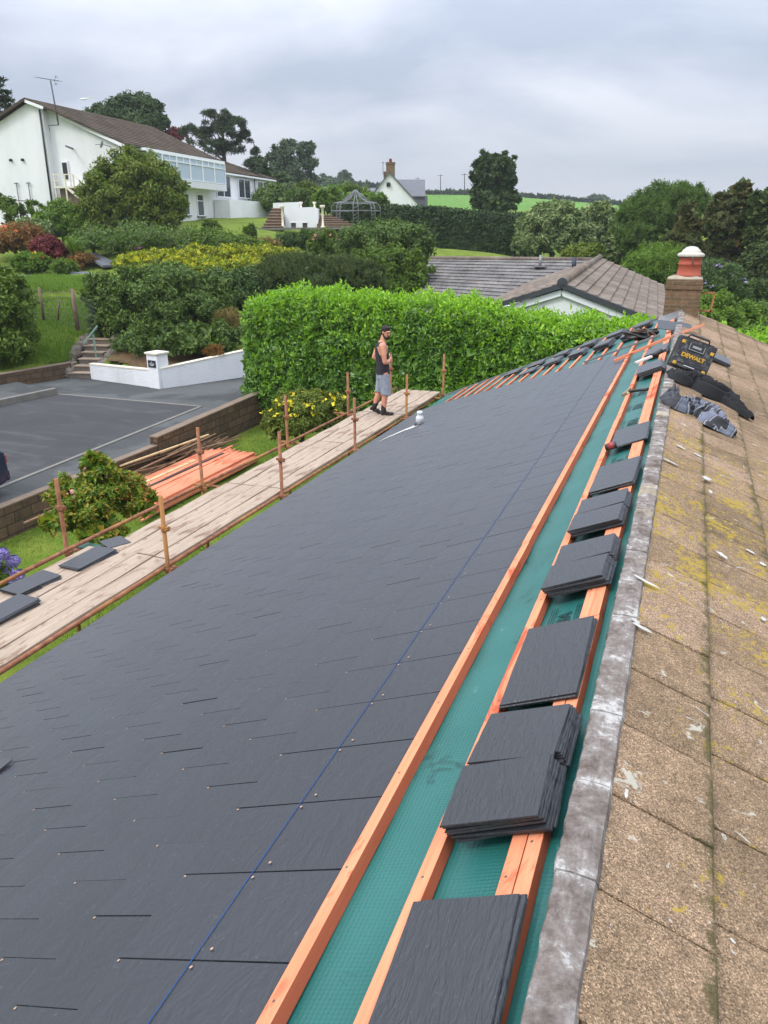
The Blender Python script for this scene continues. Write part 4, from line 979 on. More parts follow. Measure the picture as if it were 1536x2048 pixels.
# trunk
ring_loft(bm, [((0, 0, .80), (.11, 0, 0), (0, .16, 0)), ((-.005, 0, .90), (.115, 0, 0), (0, .165, 0)), ((-.01, 0, 1.05), (.10, 0, 0), (0, .15, 0)), ((-.015, 0, 1.22), (.12, 0, 0), (0, .18, 0)),
               ((-.02, 0, 1.36), (.12, 0, 0), (0, .19, 0)), ((-.02, 0, 1.44), (.075, 0, 0), (0, .13, 0)), ((-.015, 0, 1.48), (.055, 0, 0), (0, .07, 0))], 18)
limb(bm, [(-.02, 0, 1.42), (.02, 0, 1.56)], [.062, .056])
for s_ in (-1, 1): ellb(bm, (-.02, s_ * .185, 1.385), (.078, .07, .085))
# right arm: elbow down at the side, hand forward on the post
limb(bm, [(-.02, -.20, 1.37), (.0, -.235, 1.24), (.02, -.25, 1.09)], [.062, .055, .045])
limb(bm, [(.02, -.25, 1.09), (.08, -.20, 1.09), (.125, -.12, 1.12)], [.046, .044, .028])
# left arm: elbow behind, forearm across the belly
limb(bm, [(-.03, .20, 1.37), (-.12, .25, 1.24), (-.17, .22, 1.12)], [.060, .052, .043])
limb(bm, [(-.17, .22, 1.12), (-.04, .20, 1.06), (.06, .12, 1.06)], [.043, .040, .028])
# hands: palm, four fingers, thumb
def hand(bm, w_, fwd, side):
    w_ = Vector(w_); f = Vector(fwd).normalized(); sd2 = Vector(side).normalized(); u = f.cross(sd2)
    limb(bm, [w_, w_ + f * .045], [.030, .036], 10); ellb(bm, w_ + f * .055, (.036, .036, .020))
    for q, L in enumerate((.060, .070, .066, .052)):
        b = w_ + f * .085 + sd2 * (.027 - .018 * q); limb(bm, [b, b + f * L * .5 - u * .004, b + f * L * .8 - u * .03, b + f * L * .75 - u * .05], [.0095, .009, .0085, .0075], 8)
    b = w_ + f * .03 + sd2 * .033; limb(bm, [b, b + f * .03 + sd2 * .022 - u * .01, b + f * .055 + sd2 * .02 - u * .028], [.012, .010, .008], 8)
hand(bm, (.125, -.12, 1.12), (.35, .75, .35), (-.2, .2, .9)); hand(bm, (.06, .12, 1.06), (.7, -.6, .1), (0, .2, 1))
# head turned to the camera: face direction fx
hd = Vector((.055, -.01, 1.635)); fa = math.radians(-52); fx = Vector((math.cos(fa), math.sin(fa), -.22)).normalized(); fy = Vector((0, 0, 1)).cross(fx).normalized(); fz = fx.cross(fy)
HR = Matrix((fx, fy, fz)).transposed()
def H(x, y, z): return hd + HR @ Vector((x, y, z))
ellb(bm, H(-.005, 0, .03), (.095, .075, .098), HR); ellb(bm, H(.03, 0, -.035), (.062, .058, .075), HR); ellb(bm, H(.055, 0, -.085), (.032, .034, .028), HR)
limb(bm, [H(.085, 0, .022), H(.112, 0, -.018)], [.009, .015], 8); limb(bm, [H(.082, -.045, .035), H(.094, 0, .040), H(.082, .045, .035)], [.012, .013, .012], 8)
limb(bm, [H(.084, -.02, -.052), H(.091, 0, -.052), H(.084, .02, -.052)], [.008, .009, .008], 8)
for s_ in (-1, 1): ellb(bm, H(-.005, s_ * .076, .0), (.018, .010, .032), HR); ellb(bm, H(.07, s_ * .034, -.012), (.02, .018, .016), HR)
fuse('body', bm, M['skin'], man, .0075, 3)
# eyes, beard, hair
mb = MB()
for s_ in (-1, 1): mb.ell(H(.080, s_ * .030, .012), (.012, .012, .009), 10, 6)
lp(mb, 'eye', M['hair'], man)
bm = bmesh.new(); ellb(bm, H(-.014, 0, .052), (.101, .083, .088), HR); ellb(bm, H(-.045, 0, .0), (.066, .078, .075), HR); ellb(bm, H(.045, 0, .103), (.05, .06, .028), HR); fuse('hair', bm, M['hair'], man, .008, 2)
bm = bmesh.new()
limb(bm, [H(.0, -.075, -.02), H(.025, -.066, -.06), H(.06, -.036, -.095), H(.082, 0, -.100), H(.06, .036, -.095), H(.025, .066, -.06), H(.0, .075, -.02)], [.010, .016, .022, .026, .022, .016, .010], 10)
limb(bm, [H(.088, -.03, -.055), H(.098, 0, -.040), H(.088, .03, -.055)], [.006, .007, .006], 8); limb(bm, [H(.095, 0, -.068), H(.092, 0, -.09)], [.014, .018], 8); fuse('beard', bm, M['hair'], man, .006, 2)
# vest
bm = bmesh.new()
ring_loft(bm, [((-.005, 0, .83), (.145, 0, 0), (0, .185, 0)), ((-.01, 0, .95), (.135, 0, 0), (0, .18, 0)), ((-.015, 0, 1.08), (.125, 0, 0), (0, .17, 0)), ((-.02, 0, 1.22), (.137, 0, 0), (0, .172, 0)),
               ((-.025, 0, 1.33), (.134, 0, 0), (0, .155, 0)), ((-.025, 0, 1.41), (.105, 0, 0), (0, .125, 0)), ((-.025, 0, 1.455), (.07, 0, 0), (0, .10, 0))], 20)
for s_ in (-1, 1): limb(bm, [(-.09, s_ * .10, 1.38), (-.04, s_ * .115, 1.455), (.04, s_ * .105, 1.40)], [.03, .026, .03])
fuse('vest', bm, M['tank'], man, .009, 3)
bm = bmesh.new()
ring_loft(bm, [((0, 0, .74), (.13, 0, 0), (0, .18, 0)), ((0, 0, .88), (.128, 0, 0), (0, .178, 0))], 18)
def leg_(pts): 
    rings = [((x, y, z), (a_, 0, -a_ * .12), (0, b_, 0)) for x, y, z, a_, b_ in pts]; ring_loft(bm, rings, 16)
leg_([(.01, -.085, .84, .115, .10), (.03, -.09, .66, .108, .098), (.05, -.09, .50, .104, .095), (.055, -.09, .42, .108, .098)])
leg_([(-.02, .085, .84, .115, .10), (-.03, .09, .66, .105, .096), (-.05, .095, .50, .100, .092), (-.06, .10, .45, .103, .094)])
fuse('shorts', bm, M['shorts'], man, .009, 3)
def boot(ax, ay, az, ang):
    bm = bmesh.new(); ca, sa = math.cos(ang), math.sin(ang)
    def B(x, y, z): return (ax + x * ca + z * sa, ay + y, az - x * sa + z * ca)
    limb(bm, [B(-.01, 0, .0), B(-.005, 0, .12)], [.056, .050]); 
    for x, rx, ry, rz, zz in ((-.03, .055, .042, .04, -.045), (.06, .075, .045, .038, -.05), (.14, .065, .048, .032, -.058)): ellb(bm, B(x, 0, zz), (rx, ry, rz))
    fuse('boot', bm, M['boot'], man, .009, 2); mb = MB(); mb.tube([B(-.004, 0, .10), B(-.002, 0, .15)], .047, 14); lp(mb, 'sock', M['sock'], man)
boot(.015, -.08, .092, 0.0); boot(-.165, .10, .135, .42)
mb = MB(); hb = man.location
tag(MB().tube([(-6.24, 16.76, -3.0), (-6.24, 16.76, -2.7)], .03, 10).build('post_sleeve', M['cream']), 'pale sleeve on the top of the far outer post beside the man\'s hand', 'sleeve')

# ------------------------------------------------------------------ timber on the lawn
r = random.Random(101)
GO = 'new orange battens heaped on the lawn'
ya_, yb_ = 12.4, 17.0
proto = None
def timber(name, L, w_, h_, loc, rz, tilt, mat, label, cat, group):
    mb = MB(); mb.box((0, 0, 0), (L, w_, h_)); o = mb.build(name, mat); o.location = loc; o.rotation_euler = (0, tilt, rz); return tag(o, label, cat, group)
cache = {}
for lay in range(7):
    n = 30 - (lay > 4) * 2
    for j in range(n):
        if lay < 6 and 0 < j < n - 3 : continue
        x = -11.52 + j * .049 + r.uniform(-.004, .004); L = r.choice((4.2, 4.4, 4.6, 4.8)) - (.7 if j < 5 else 0); key = (L, lay == 0)
        if key not in cache:
            o = timber('roofing_batten', L, .045, .028, (0, 0, 0), 0, 0, M['batten_x'], 'x', 'x', 'x'); cache[key] = o.data; bpy.data.objects.remove(o)
        o = bpy.data.objects.new('roofing_batten', cache[key]); C.objects.link(o); o.location = (x + .004 * (lay % 2), 14.78 + r.uniform(-.1, .1) + (4.6 - L) * .3, -5.72 + .030 * lay); o.rotation_euler = (0, 0, math.pi / 2 + r.uniform(-.006, .006))
        tag(o, 'new orange batten in the top layer of the neat heap on the lawn' if lay == 6 else 'new orange batten low in the neat heap on the lawn, seen at its edge', 'batten', GO)
for (x, y, L, mt, lb, nm) in [(-11.25, 14.3, 3.2, 'pale_wood', 'flat pale yellow board lying on the orange battens', 'pale_board'), (-10.95, 14.9, 3.6, 'black', 'dark grey strip lying on the orange battens', 'dark_strip'),
                              (-10.75, 15.0, 3.4, 'batten_x', 'single orange batten laid on top of the heap beside the dark strip', 'roofing_batten'), (-11.05, 15.9, 3.0, 'batten_x', 'orange batten on top of the heap sticking out beyond its far end', 'roofing_batten')]:
    timber(nm, L, .10 if mt == 'pale_wood' else .07, .03, (x, y, -5.72 + .21 - .012 + (.0 if mt != 'batten_x' else .004)), math.pi / 2 + r.uniform(-.03, .03), 0, M[mt], lb, 'board' if mt != 'batten_x' else 'batten', None)
for i in range(64):
    yy = r.uniform(12.4, 17.6); xx = -11.85 + r.gauss(0, .14) + (yy - 15) * .01; zz = -5.66 + abs(r.gauss(0, .2)) * (1 - abs(yy - 15.2) / 4.2)
    timber('old_batten', r.uniform(1.2, 3.2), .045, .024, (xx, yy, zz), math.pi / 2 + r.gauss(0, .14), r.gauss(0, .05), M['scrap'], 'old brown batten in the tangled heap against the low wall', 'batten', 'old battens heaped by the wall')
timber('pale_lath', 2.6, .05, .03, (-11.55, 15.2, -5.1), 1.22, -.10, M['pale_wood'], 'pale lath lying aslant over the heap of old battens', 'lath', None)
for i, (px, py) in enumerate([(55, 1012), (60, 1020), (75, 1040), (80, 1000)]):
    q = atz(px, py, -5.45); timber('old_batten', 1.3, .06, .03, (q[0], q[1] + .3, -5.5 + .05 * i), 1.5 + i * .05, .02, M['scrap'], 'old batten jutting out on the camera side of the shrub by the wall', 'batten', 'old battens by the wall near the shrub')

# ------------------------------------------------------------------ walls, steps, fence on the left
def wall_run(name, pts, th, z0s, z1s, mat, label, cope=None, copemat=None):
    root = empty(name, (pts[0][0], pts[0][1], z0s[0]), label, 'wall'); mb = MB(); mc = MB()
    for i in range(len(pts) - 1):
        a_, b_ = Vector((*pts[i], 0)), Vector((*pts[i + 1], 0)); d = (b_ - a_).normalized(); n_ = Vector((-d.y, d.x, 0)) * th / 2
        def q(z0a, z1a, z0b, z1b, nn, ext): return [a_ - nn - d * ext + Vector((0, 0, z0a)), b_ - nn + d * ext + Vector((0, 0, z0b)), b_ + nn + d * ext + Vector((0, 0, z0b)), a_ + nn - d * ext + Vector((0, 0, z0a)),
                                                    a_ - nn - d * ext + Vector((0, 0, z1a)), b_ - nn + d * ext + Vector((0, 0, z1b)), b_ + nn + d * ext + Vector((0, 0, z1b)), a_ + nn - d * ext + Vector((0, 0, z1a))]
        mb.hexa(q(z0s[i], z1s[i], z0s[i + 1], z1s[i + 1], n_, -.002 * i))
        if cope: mc.hexa(q(z1s[i] + .001, z1s[i] + cope, z1s[i + 1] + .001, z1s[i + 1] + cope, n_ * 1.15, .01 - .003 * i))
    keep(mb.build('wall_face', mat), root)
    if cope: keep(mc.build('coping', copemat, bevel=.008), root)
    return root
wall_run('block_wall', [(-12.1, 1), (-12.1, 15.45)], .18, [-6, -6], [-5.13, -5.13], M['block'], 'low brown block wall along the lawn, nearer stretch level with the road', .04, M['brown_cope'])
wall_run('block_wall', [(-12.13, 15.5), (-12.25, 21.9)], .22, [-6, -6], [-4.93, -4.80], M['block'], 'raised brown block wall behind the timber heap', .04, M['brown_cope'])
wa, wb, wc = atz(187, 757, -5.2), atz(324, 776, -5.2), atz(522, 748, -5.2)
ww = wall_run('white_wall', [wa[:2], wb[:2]], .2, [-5.4, -5.4], [-4.68, -4.62], M['dash'], 'low white roughcast wall beside the stone steps', .05, M['cream'])
ww2 = wall_run('white_wall', [wb[:2], wc[:2] + (wc - wb)[:2] * .3], .2, [-5.4, -5.4], [-4.55, -4.10], M['dash'], 'white roughcast wall rising to the right of the house-name pier', .05, M['cream'])
pr = empty('gate_pier', (wb[0], wb[1], -5.2), 'white roughcast pier carrying a small dark house-name plaque', 'pier')
ang = math.atan2((wb - wa)[1], (wb - wa)[0]); dirv = Vector((math.cos(ang), math.sin(ang), 0)); nrm = Vector((math.sin(ang), -math.cos(ang), 0))
pc = Vector((wb[0], wb[1], 0)) - dirv * .18 + Vector((0, .10, 0))
keep(MB().box((pc.x, pc.y, -4.72), (.50, .50, 1.36), ang).build('pier_shaft', M['dash']), pr)
keep(MB().box((pc.x, pc.y, -4.01), (.60, .60, .07), ang).build('cap', M['cream'], bevel=.015), pr)
pq = pc + nrm * .262; keep(MB().box((pq.x, pq.y, -4.36), (.36, .02, .24), ang).build('plaque', simple('slate_plaque', (.03, .035, .05), .4)), pr)
mb = MB(); p2 = pq + nrm * .012
for zz, ww_ in ((-4.36, .24), (-4.30, .05), (-4.41, .14)): mb.box((p2.x, p2.y, zz), (ww_, .004, .018), ang)
keep(mb.build('plaque_writing', M['upvc']), pr)
kb0, kb1 = atz(-60, 787, -5.2), atz(142, 753, -5.2)
wall_run('block_wall', [kb0[:2], kb1[:2]], .22, [-5.4, -5.4], [-4.75, -4.70], M['block'], 'brown block wall holding up the grass bank left of the steps', .04, M['brown_cope'])
st = empty('garden_steps', tuple(atz(168, 755, -5.2)), 'flight of five worn stone steps climbing the grass bank', 'steps')
sa_ = atz(166, 756, -5.2); dv = np.array([-.28, .96, 0]); lat = np.array([.96, .28, 0])
for i in range(6):
    c_ = sa_ + dv * (.15 + .36 * i); h_ = .20 * (i + 1); cw_ = [1.0, .85, .8, .8, .95, .8][i]
    keep(MB().box((c_[0], c_[1], -5.25 + h_ / 2), (cw_, .37, h_), math.atan2(.28, .96)).build('riser', M['stone']), st)
    keep(MB().box((c_[0] - dv[0] * .02, c_[1] - dv[1] * .02, -5.25 + h_ + .027), (cw_ + .08, .40, .05), math.atan2(.28, .96)).build('tread', M['tread'], bevel=.012), st)
p0 = sa_ + dv * 1.0 + lat * .15; mb = MB(); mb.bar((p0[0], p0[1], -4.8), (p0[0] - .1, p0[1] + .1, -3.75), .07, .05); mb.bar((p0[0] - .25, p0[1] - .3, -4.05), (p0[0] - .02, p0[1] + .3, -3.45), .05, .05)
mgreen = simple('green_paint', (.16, .26, .20), .6, .2); keep(mb.build('handrail', mgreen), st)
r = random.Random(12)
for i in range(20):
    side = -1 if i % 2 else 1; t = (i // 2) / 9; c_ = sa_ + dv * (.1 + 2.0 * t) + lat * side * (.68 + r.uniform(-.08, .18)); 
    o = blob_mesh('boulder', (c_[0], c_[1], -5.05 + 1.05 * t), (r.uniform(.16, .30), r.uniform(.14, .26), r.uniform(.13, .26)), M['stone'], 50 + i, .25)
    tag(o, 'rough grey boulder edging the %s side of the stone steps' % ('left' if side < 0 else 'right'), 'boulder', 'boulders beside the stone steps')
fe = empty('wire_fence', tuple(at(150, 655, 31.5)), 'wire mesh fence on leaning timber posts across the upper lawn', 'fence')
fb = [at(-40, 645, 32), at(88, 640, 31.5), at(156, 660, 30.5), at(196, 668, 30.2)]; ft = [at(-45, 585, 32), at(78, 575, 31.5), at(144, 578, 30.5), at(190, 600, 30.2)]
for i in range(1, 4):
    if i < 3: keep(MB().tube([fb[i], ft[i]], [.09 if i == 2 else .06, .08 if i == 2 else .055], 8).build('fence_post', M['fence_wood']), fe)
mb = MB()
for i in range(3):
    for k in range(7):
        t = .12 + k * .13; mb.tube([fb[i] * (1 - t) + ft[i] * t, fb[i + 1] * (1 - t) + ft[i + 1] * t], .006, 4, False)
    n = 22 if i == 0 else 12 
    for k in range(n): u_ = k / n; a_ = fb[i] * (1 - u_) + fb[i + 1] * u_; b_ = ft[i] * (1 - u_) + ft[i + 1] * u_; mb.tube([a_, a_ * .1 + b_ * .9], .004, 4, False)
keep(mb.build('wire_mesh', M['steel']), fe)
tag(MB().tube([at(116, 640, 30.8), at(118, 600, 30.8)], .035, 6).build('fence_stake', M['fence_wood']), 'thin short stake standing between the two fence posts', 'stake')

# ------------------------------------------------------------------ car, mostly outside the frame
car = empty('parked_car', (-13.5, 9.2, -5.2), 'dark blue car of which only the tail corner shows at the left edge', 'car')
prof = [(-2.1, .35), (-2.12, .62), (-2.0, .78), (-1.2, .90), (-.75, 1.0), (-.1, 1.40), (.9, 1.45), (1.7, 1.30), (2.0, .98), (2.1, .92), (2.13, .55), (2.05, .32), (1.7, .24), (-1.7, .24)]
mb = MB(); n = len(prof)
def cs(f): return [(x_ * f[0], y_, z_) for x_ in (0,) for y_, z_ in []]
lays = [(-.87, .93), (-.84, 1), (.84, 1), (.87, .93)]
v = []
for k, (xx, sc2) in enumerate(lays):
    for (y_, z_) in prof:
        ins = .14 * max(0, (z_ - .9) / .5) * (1 if k in (0, 3) else 1); sx = xx - math.copysign(ins, xx); v.append((sx, y_ * (1 if k in (1, 2) else .985), .24 + (z_ - .24) * (sc2 if k in (0, 3) and z_ > .3 else 1) if k in (1, 2) else .26 + (z_ - .24) * .97))
f = [tuple(range(n)), tuple(reversed(range(3 * n, 4 * n)))]
for k in range(3):
    for i in range(n): f.append((k * n + i, k * n + (i + 1) % n, (k + 1) * n + (i + 1) % n, (k + 1) * n + i))
mb.add(v, f); lp(mb, 'car_body', M['carpaint'], car, .04)
for (x, y) in ((-.80, -1.35), (.80, -1.35), (-.80, 1.35), (.80, 1.35)):
    wv_ = lp(MB().tube([(x - .1, y, .31), (x + .1, y, .31)], .31, 24), 'wheel', M['rubber'], car); lp(MB().tube([(x - .105, y, .31), (x + .105, y, .31)], .19, 16), 'rim', M['grey'], wv_)
lp(MB().hexa([(-.70, -.62, 1.02), (.70, -.62, 1.02), (.66, -.14, 1.385), (-.66, -.14, 1.385), (-.7, -.65, 1.04), (.7, -.65, 1.04), (.66, -.17, 1.40), (-.66, -.17, 1.40)]), 'windscreen', M['glass'], car)
for s_ in (-1, 1):
    lp(MB().hexa([(s_ * .80, -.45, .98), (s_ * .83, -.45, .98), (s_ * .76, .0, 1.33), (s_ * .73, .0, 1.33), (s_ * .80, 1.7, 1.0), (s_ * .83, 1.7, 1.0), (s_ * .76, 1.4, 1.30), (s_ * .73, 1.4, 1.30)]), 'side_window', M['glass'], car)
    lp(MB().box((s_ * .72, 2.10, .78), (.26, .08, .18)), 'tail_light', M['redp'], car, .02)
lp(MB().box((0, 2.12, .42), (1.66, .12, .22)), 'bumper', M['carpaint'], car, .04)
car.location.y = 9.30; car.location.x = -13.50

# ------------------------------------------------------------------ stepped tiled roofs
def stepped(ra, rb, ea, eb, n, step, name, mat, root, thick=.06):
    ra, rb, ea, eb = (Vector(q) for q in (ra, rb, ea, eb)); nr = (rb - ra).cross(ea - ra).normalized()
    if nr.z < 0: nr = -nr
    mb = MB()
    for i in range(n):
        t0, t1 = i / n, (i + 1) / n; a_, b_ = ra.lerp(ea, t0), rb.lerp(eb, t0); c_, d_ = rb.lerp(eb, t1), ra.lerp(ea, t1)
        up0, up1 = nr * .002, nr * step; dn = nr * -thick
        mb.hexa([d_ + dn, c_ + dn, b_ + dn, a_ + dn, d_ + up1, c_ + up1, b_ + up0, a_ + up0])
    return keep(mb.build(name, mat), root)

# neighbour bungalow behind the hedge
nb = empty('bungalow', (-4, 30, -5.6), 'white bungalow behind the bright hedge, grey tiled roof and a gable facing the camera', 'house')
A0 = Vector(atY(1125, 567, 24)); A1 = Vector(atY(1200, 515, 41)); VL = Vector(atY(980, 612, 24)); VR = Vector(atY(1290, 632, 24))
dl, dr = VL - A0, VR - A0
L0 = A0 + dl * 1.25; R0 = A0 + dr * 1.28; R1 = Vector(atY(1330, 572, 41)); R1 = A1 + (R1 - A1) * .98; L1 = A1 + dl * 1.25
stepped(A0, A1, R0, R1, 9, .05, 'wing_roof', M['browntile'], nb); stepped(A0, A1, L0, L1, 9, .05, 'wing_roof', M['browntile'], nb)
mb = MB(); mb.tube([A0 + Vector((0, -.06, .03)), A1 + Vector((0, 0, .03))], .13, 12); keep(mb.build('ridge_tiles', M['browntile']), nb)
mb = MB(); mb.tube([A0 + Vector((0, -.10, .02)), A0 + Vector((0, .02, .02))], .15, 14); mb.bar(A0 + Vector((0, -.05, -.06)), L0 + Vector((0, -.05, -.05)), .10, .15); mb.bar(A0 + Vector((0, -.05, -.06)), R0 + Vector((0, -.05, -.05)), .10, .15)
keep(mb.build('verge_tiles', simple('dark_verge', (.045, .05, .055), .6, .3, 3)), nb)
mb = MB(); dz = Vector((0, .02, -.26)); mb.bar(A0 + dz, L0 + dz, .05, .17); mb.bar(A0 + dz, R0 + dz, .05, .17); keep(mb.build('bargeboard', M['upvc']), nb)
mb = MB(); w0 = Vector((0, .10, -.20)); mb.prism([A0 + w0, L0 * 1 + w0, Vector((L0.x, 24.1, -5.8)), Vector((R0.x, 24.1, -5.8)), R0 + w0], (0, .3, 0)); mb.prism([Vector((R0.x - .35, 24.3, -5.8)), Vector((R0.x - .3, 24.3, R0.z - .15)), Vector((R1.x - .35, 40, R1.z - .15)), Vector((R1.x - .35, 40, -5.8))], (-.2, 0, 0))
keep(mb.build('wall', mk_render('pale_painted_wall', (.76, .78, .75), 30, .004, .05)), nb)
eL = Vector(atz(820, 592, -3.1)); eR = Vector(atz(985, 607, -3.1)); eR = eL + (eR - eL) * 2.0; rL = Vector(atz(862, 517, -1.43)); rR = Vector(atz(1170, 520, -1.43)); rR = rL + (rR - rL) * 1.05
stepped(rL, rR, eL, eR, 13, .045, 'main_roof', M['greytile'], nb)
mb = MB(); mb.tube([rL + Vector((0, 0, .02)), rR + Vector((0, 0, .02))], .11, 10); keep(mb.build('ridge_tiles', M['browntile']), nb)
back = (rL - eL) * 1.0; back.z = -back.z
mb = MB(); mb.hexa([rL + Vector((0, 0, -.1)), rR + Vector((0, 0, -.1)), rR + back + Vector((0, 0, -.1)), rL + back + Vector((0, 0, -.1)), rL, rR, rR + back, rL + back]); keep(mb.build('back_roof', M['greytile']), nb)
mb = MB(); mb.bar(eL + Vector((0, 0, -.14)), eR + Vector((0, 0, -.14)), .06, .22); mb.tube([eL + Vector((0, -.1, -.06)), eR + Vector((0, -.1, -.06))], .07, 8); keep(mb.build('gutter', M['upvc']), nb)
ins = (rL - eL); ins.z = 0; ins = ins.normalized() * .3
mb = MB(); mb.prism([eL + ins + Vector((.15, 0, -2.7)), eR + ins + Vector((0, 0, -2.7)), eR + ins + Vector((0, 0, -.1)), eL + ins + Vector((.15, 0, -.1))], tuple(Vector(((rL - eL).x, (rL - eL).y, 0)).normalized() * 3)); keep(mb.build('wall', M['white']), nb)
def roofpipe(px, py, h_, rad, mat, nm, fd_y):
    p = Vector(atY(px, py, fd_y)); keep(MB().tube([p + Vector((0, 0, -.15)), p + Vector((0, 0, h_))], rad, 10).build(nm, mat), nb); return p
p = roofpipe(1080, 532, .50, .07, M['grey'], 'vent_pipe', 39.0); keep(MB().box((p.x, p.y, p.z - .02), (.55, .45, .06)).build('flashing', M['lead']), nb)
roofpipe(1147, 540, .55, .10, simple('navy_pipe', (.03, .035, .05), .5), 'flue', 37.5)

# white two-storey house on the hill. Local axes u (away along the front), v (left along the gable)
SC = 1.5
dK = ray(1200, 458); U = Vector((dK[0], dK[1], 0)).normalized(); Vv = Vector((-U.y, U.x, 0)); K0_ = Vector(at(243, 283, 38)) * SC
def W_(u, v, z): return Vector((K0_.x, K0_.y, 0)) + U * u * SC + Vv * v * SC + Vector((0, 0, z * SC))
wh = empty('white_house', tuple(W_(4, 3, 0)), 'large white two-storey house on the hill with dark brown roof and glazed upper bay', 'house')
mb = MB()
g = [W_(0, 0, -1.2), W_(0, 0, 3.55), W_(0, 4.30, 5.38), W_(0, 8.6, 3.5), W_(0, 8.6, -1.2)]
mb.prism(g, U * SC * 9.0); keep(mb.build('wall', M['white']), wh)
# the near gable projects in front of the downpipe corner
mb = MB(); mb.prism([W_(-.35, 3.62, -1.2), W_(-.35, 3.62, 5.0), W_(-.35, 4.30, 5.32), W_(-.35, 8.6, 3.45), W_(-.35, 8.6, -1.2)], U * SC * .36); keep(mb.build('projecting_wall', M['white']), wh)
stepped(W_(-.55, 4.3, 5.50), W_(10.3, 4.3, 5.50), W_(-.12, -.25, 3.58), W_(9.35, -.25, 3.58), 16, .035, 'roof', M['oldroof'], wh, .10)
stepped(W_(-.55, 4.3, 5.50), W_(10.3, 4.3, 5.50), W_(-.55, 8.9, 3.5), W_(9.4, 8.9, 3.5), 16, .035, 'roof', M['oldroof'], wh, .10)
mb = MB(); mb.prism([W_(10.3, 4.3, 5.50), W_(9.35, -.25, 3.58), W_(9.35, 8.8, 3.58)], U * .1); keep(mb.build('roof_end', M['oldroof']), wh)
mb = MB(); mb.bar(W_(-.15, -.2, 3.46), W_(-.15, 2.9, 4.76), .06, .20); mb.bar(W_(-.56, 3.4, 5.05), W_(-.56, 4.3, 5.36), .05, .18); keep(mb.build('bargeboard', M['upvc']), wh)
mb = MB(); mb.bar(W_(-.60, 4.3, 5.42), W_(-.60, 8.9, 3.42), .05, .16); keep(mb.build('dark_bargeboard', M['bark']), wh)
mb = MB(); mb.tube([W_(-.05, -.32, 3.50), W_(9.3, -.32, 3.50)], .075, 8); mb.tube([W_(-.08, .05, 3.50), W_(-.08, .05, .3)], .05, 8); mb.tube([W_(-.40, 3.72, 5.02), W_(-.40, 3.74, .9)], .06, 8); keep(mb.build('downpipe', M['black']), wh)
# glazed upper bay
def fr(mb, u0, u1, z0, z1, v, t=.05, d=.06):
    for a_, b_ in (((u0, z0), (u1, z0)), ((u0, z1), (u1, z1)), ((u0, z0), (u0, z1)), ((u1, z0), (u1, z1))): mb.bar(W_(a_[0], v, a_[1]), W_(b_[0], v, b_[1]), d, t * SC)
BV = -.62
mb = MB(); mb.prism([W_(.95, 0, 1.98), W_(.95, BV, 1.98), W_(.95, BV, 2.30), W_(.95, 0, 2.30)], U * 8.15 * SC); mb.prism([W_(.95, 0, 3.38), W_(.95, BV, 3.38), W_(.95, BV, 3.50), W_(.95, 0, 3.50)], U * 8.15 * SC)
for k in range(4): mb.bar(W_(.94, BV - .012, 2.03 + k * .075), W_(9.12, BV - .012, 2.03 + k * .075), .02, .085)
bay = keep(mb.build('bay', M['upvc']), wh)
for k in range(6):
    u0 = 1.0 + k * 1.352; u1 = u0 + 1.30; mb = MB(); fr(mb, u0, u1, 2.33, 3.36, BV, .045, .09); mb.bar(W_(u0, BV, 3.10), W_(u1, BV, 3.10), .08, .07); mb.bar(W_((u0 + u1) / 2, BV, 3.10), W_((u0 + u1) / 2, BV, 3.36), .08, .07)
    o = mb.build('window', M['upvc']); o.parent = bay
    mb = MB(); mb.prism([W_(u0, BV + .03, 2.33), W_(u1, BV + .03, 2.33), W_(u1, BV + .03, 3.36), W_(u0, BV + .03, 3.36)], -Vv * .02); g_ = mb.build('pane', M['blind']); g_.parent = o; keep(g_, o) if False else None
mb = MB(); fr(mb, -.0, .01, 2.33, 3.36, 0); 
mb = MB(); 
for v0, v1 in ((-.02, BV),): fr_pts = [W_(.95, v0, 2.33), W_(.95, v1, 2.33), W_(.95, v1, 3.36), W_(.95, v0, 3.36)]; mb.prism(fr_pts, U * .04)
keep(mb.build('side_pane', M['glass']), wh)
def window(u0, u1, z0, z1, v, root, mid=True, tall=False, sill=True, glass='glass'):
    mb = MB(); mb.prism([W_(u0, v + .02, z0), W_(u1, v + .02, z0), W_(u1, v + .02, z1), W_(u0, v + .02, z1)], -Vv * .05); fr(mb, u0, u1, z0, z1, v - .03, .05, .08)
    if mid: mb.bar(W_((u0 + u1) / 2, v - .03, z0), W_((u0 + u1) / 2, v - .03, z1), .08, .06)
    if tall: mb.bar(W_(u0, v - .03, z0 + (z1 - z0) * .7), W_(u1, v - .03, z0 + (z1 - z0) * .7), .08, .06)
    o = mb.build('window', M['upvc']); keep(o, root); mb = MB(); mb.prism([W_(u0 + .04, v - .016, z0 + .03), W_(u1 - .04, v - .016, z0 + .03), W_(u1 - .04, v - .016, z1 - .03), W_(u0 + .04, v - .016, z1 - .03)], -Vv * .01); g_ = mb.build('pane', M[glass]); g_.parent = o; g_.matrix_parent_inverse = Matrix.Identity(4)
    if sill: mb = MB(); mb.bar(W_(u0 - .08, v - .05, z0 - .05), W_(u1 + .08, v - .05, z0 - .05), .18, .09); s__ = mb.build('sill', M['kerb']); s__.parent = o
    o.matrix_parent_inverse = Matrix.Translation(root.location).inverted(); return o
window(4.95, 5.75, .70, 1.72, 0, wh, False, True); window(6.65, 7.38, .68, 1.74, 0, wh, False, True)
mb = MB(); mb.bar(W_(4.2, -.03, .12), W_(9.05, -.03, .12), .1, .35); keep(mb.build('stone_plinth', M['sandstone']), wh)
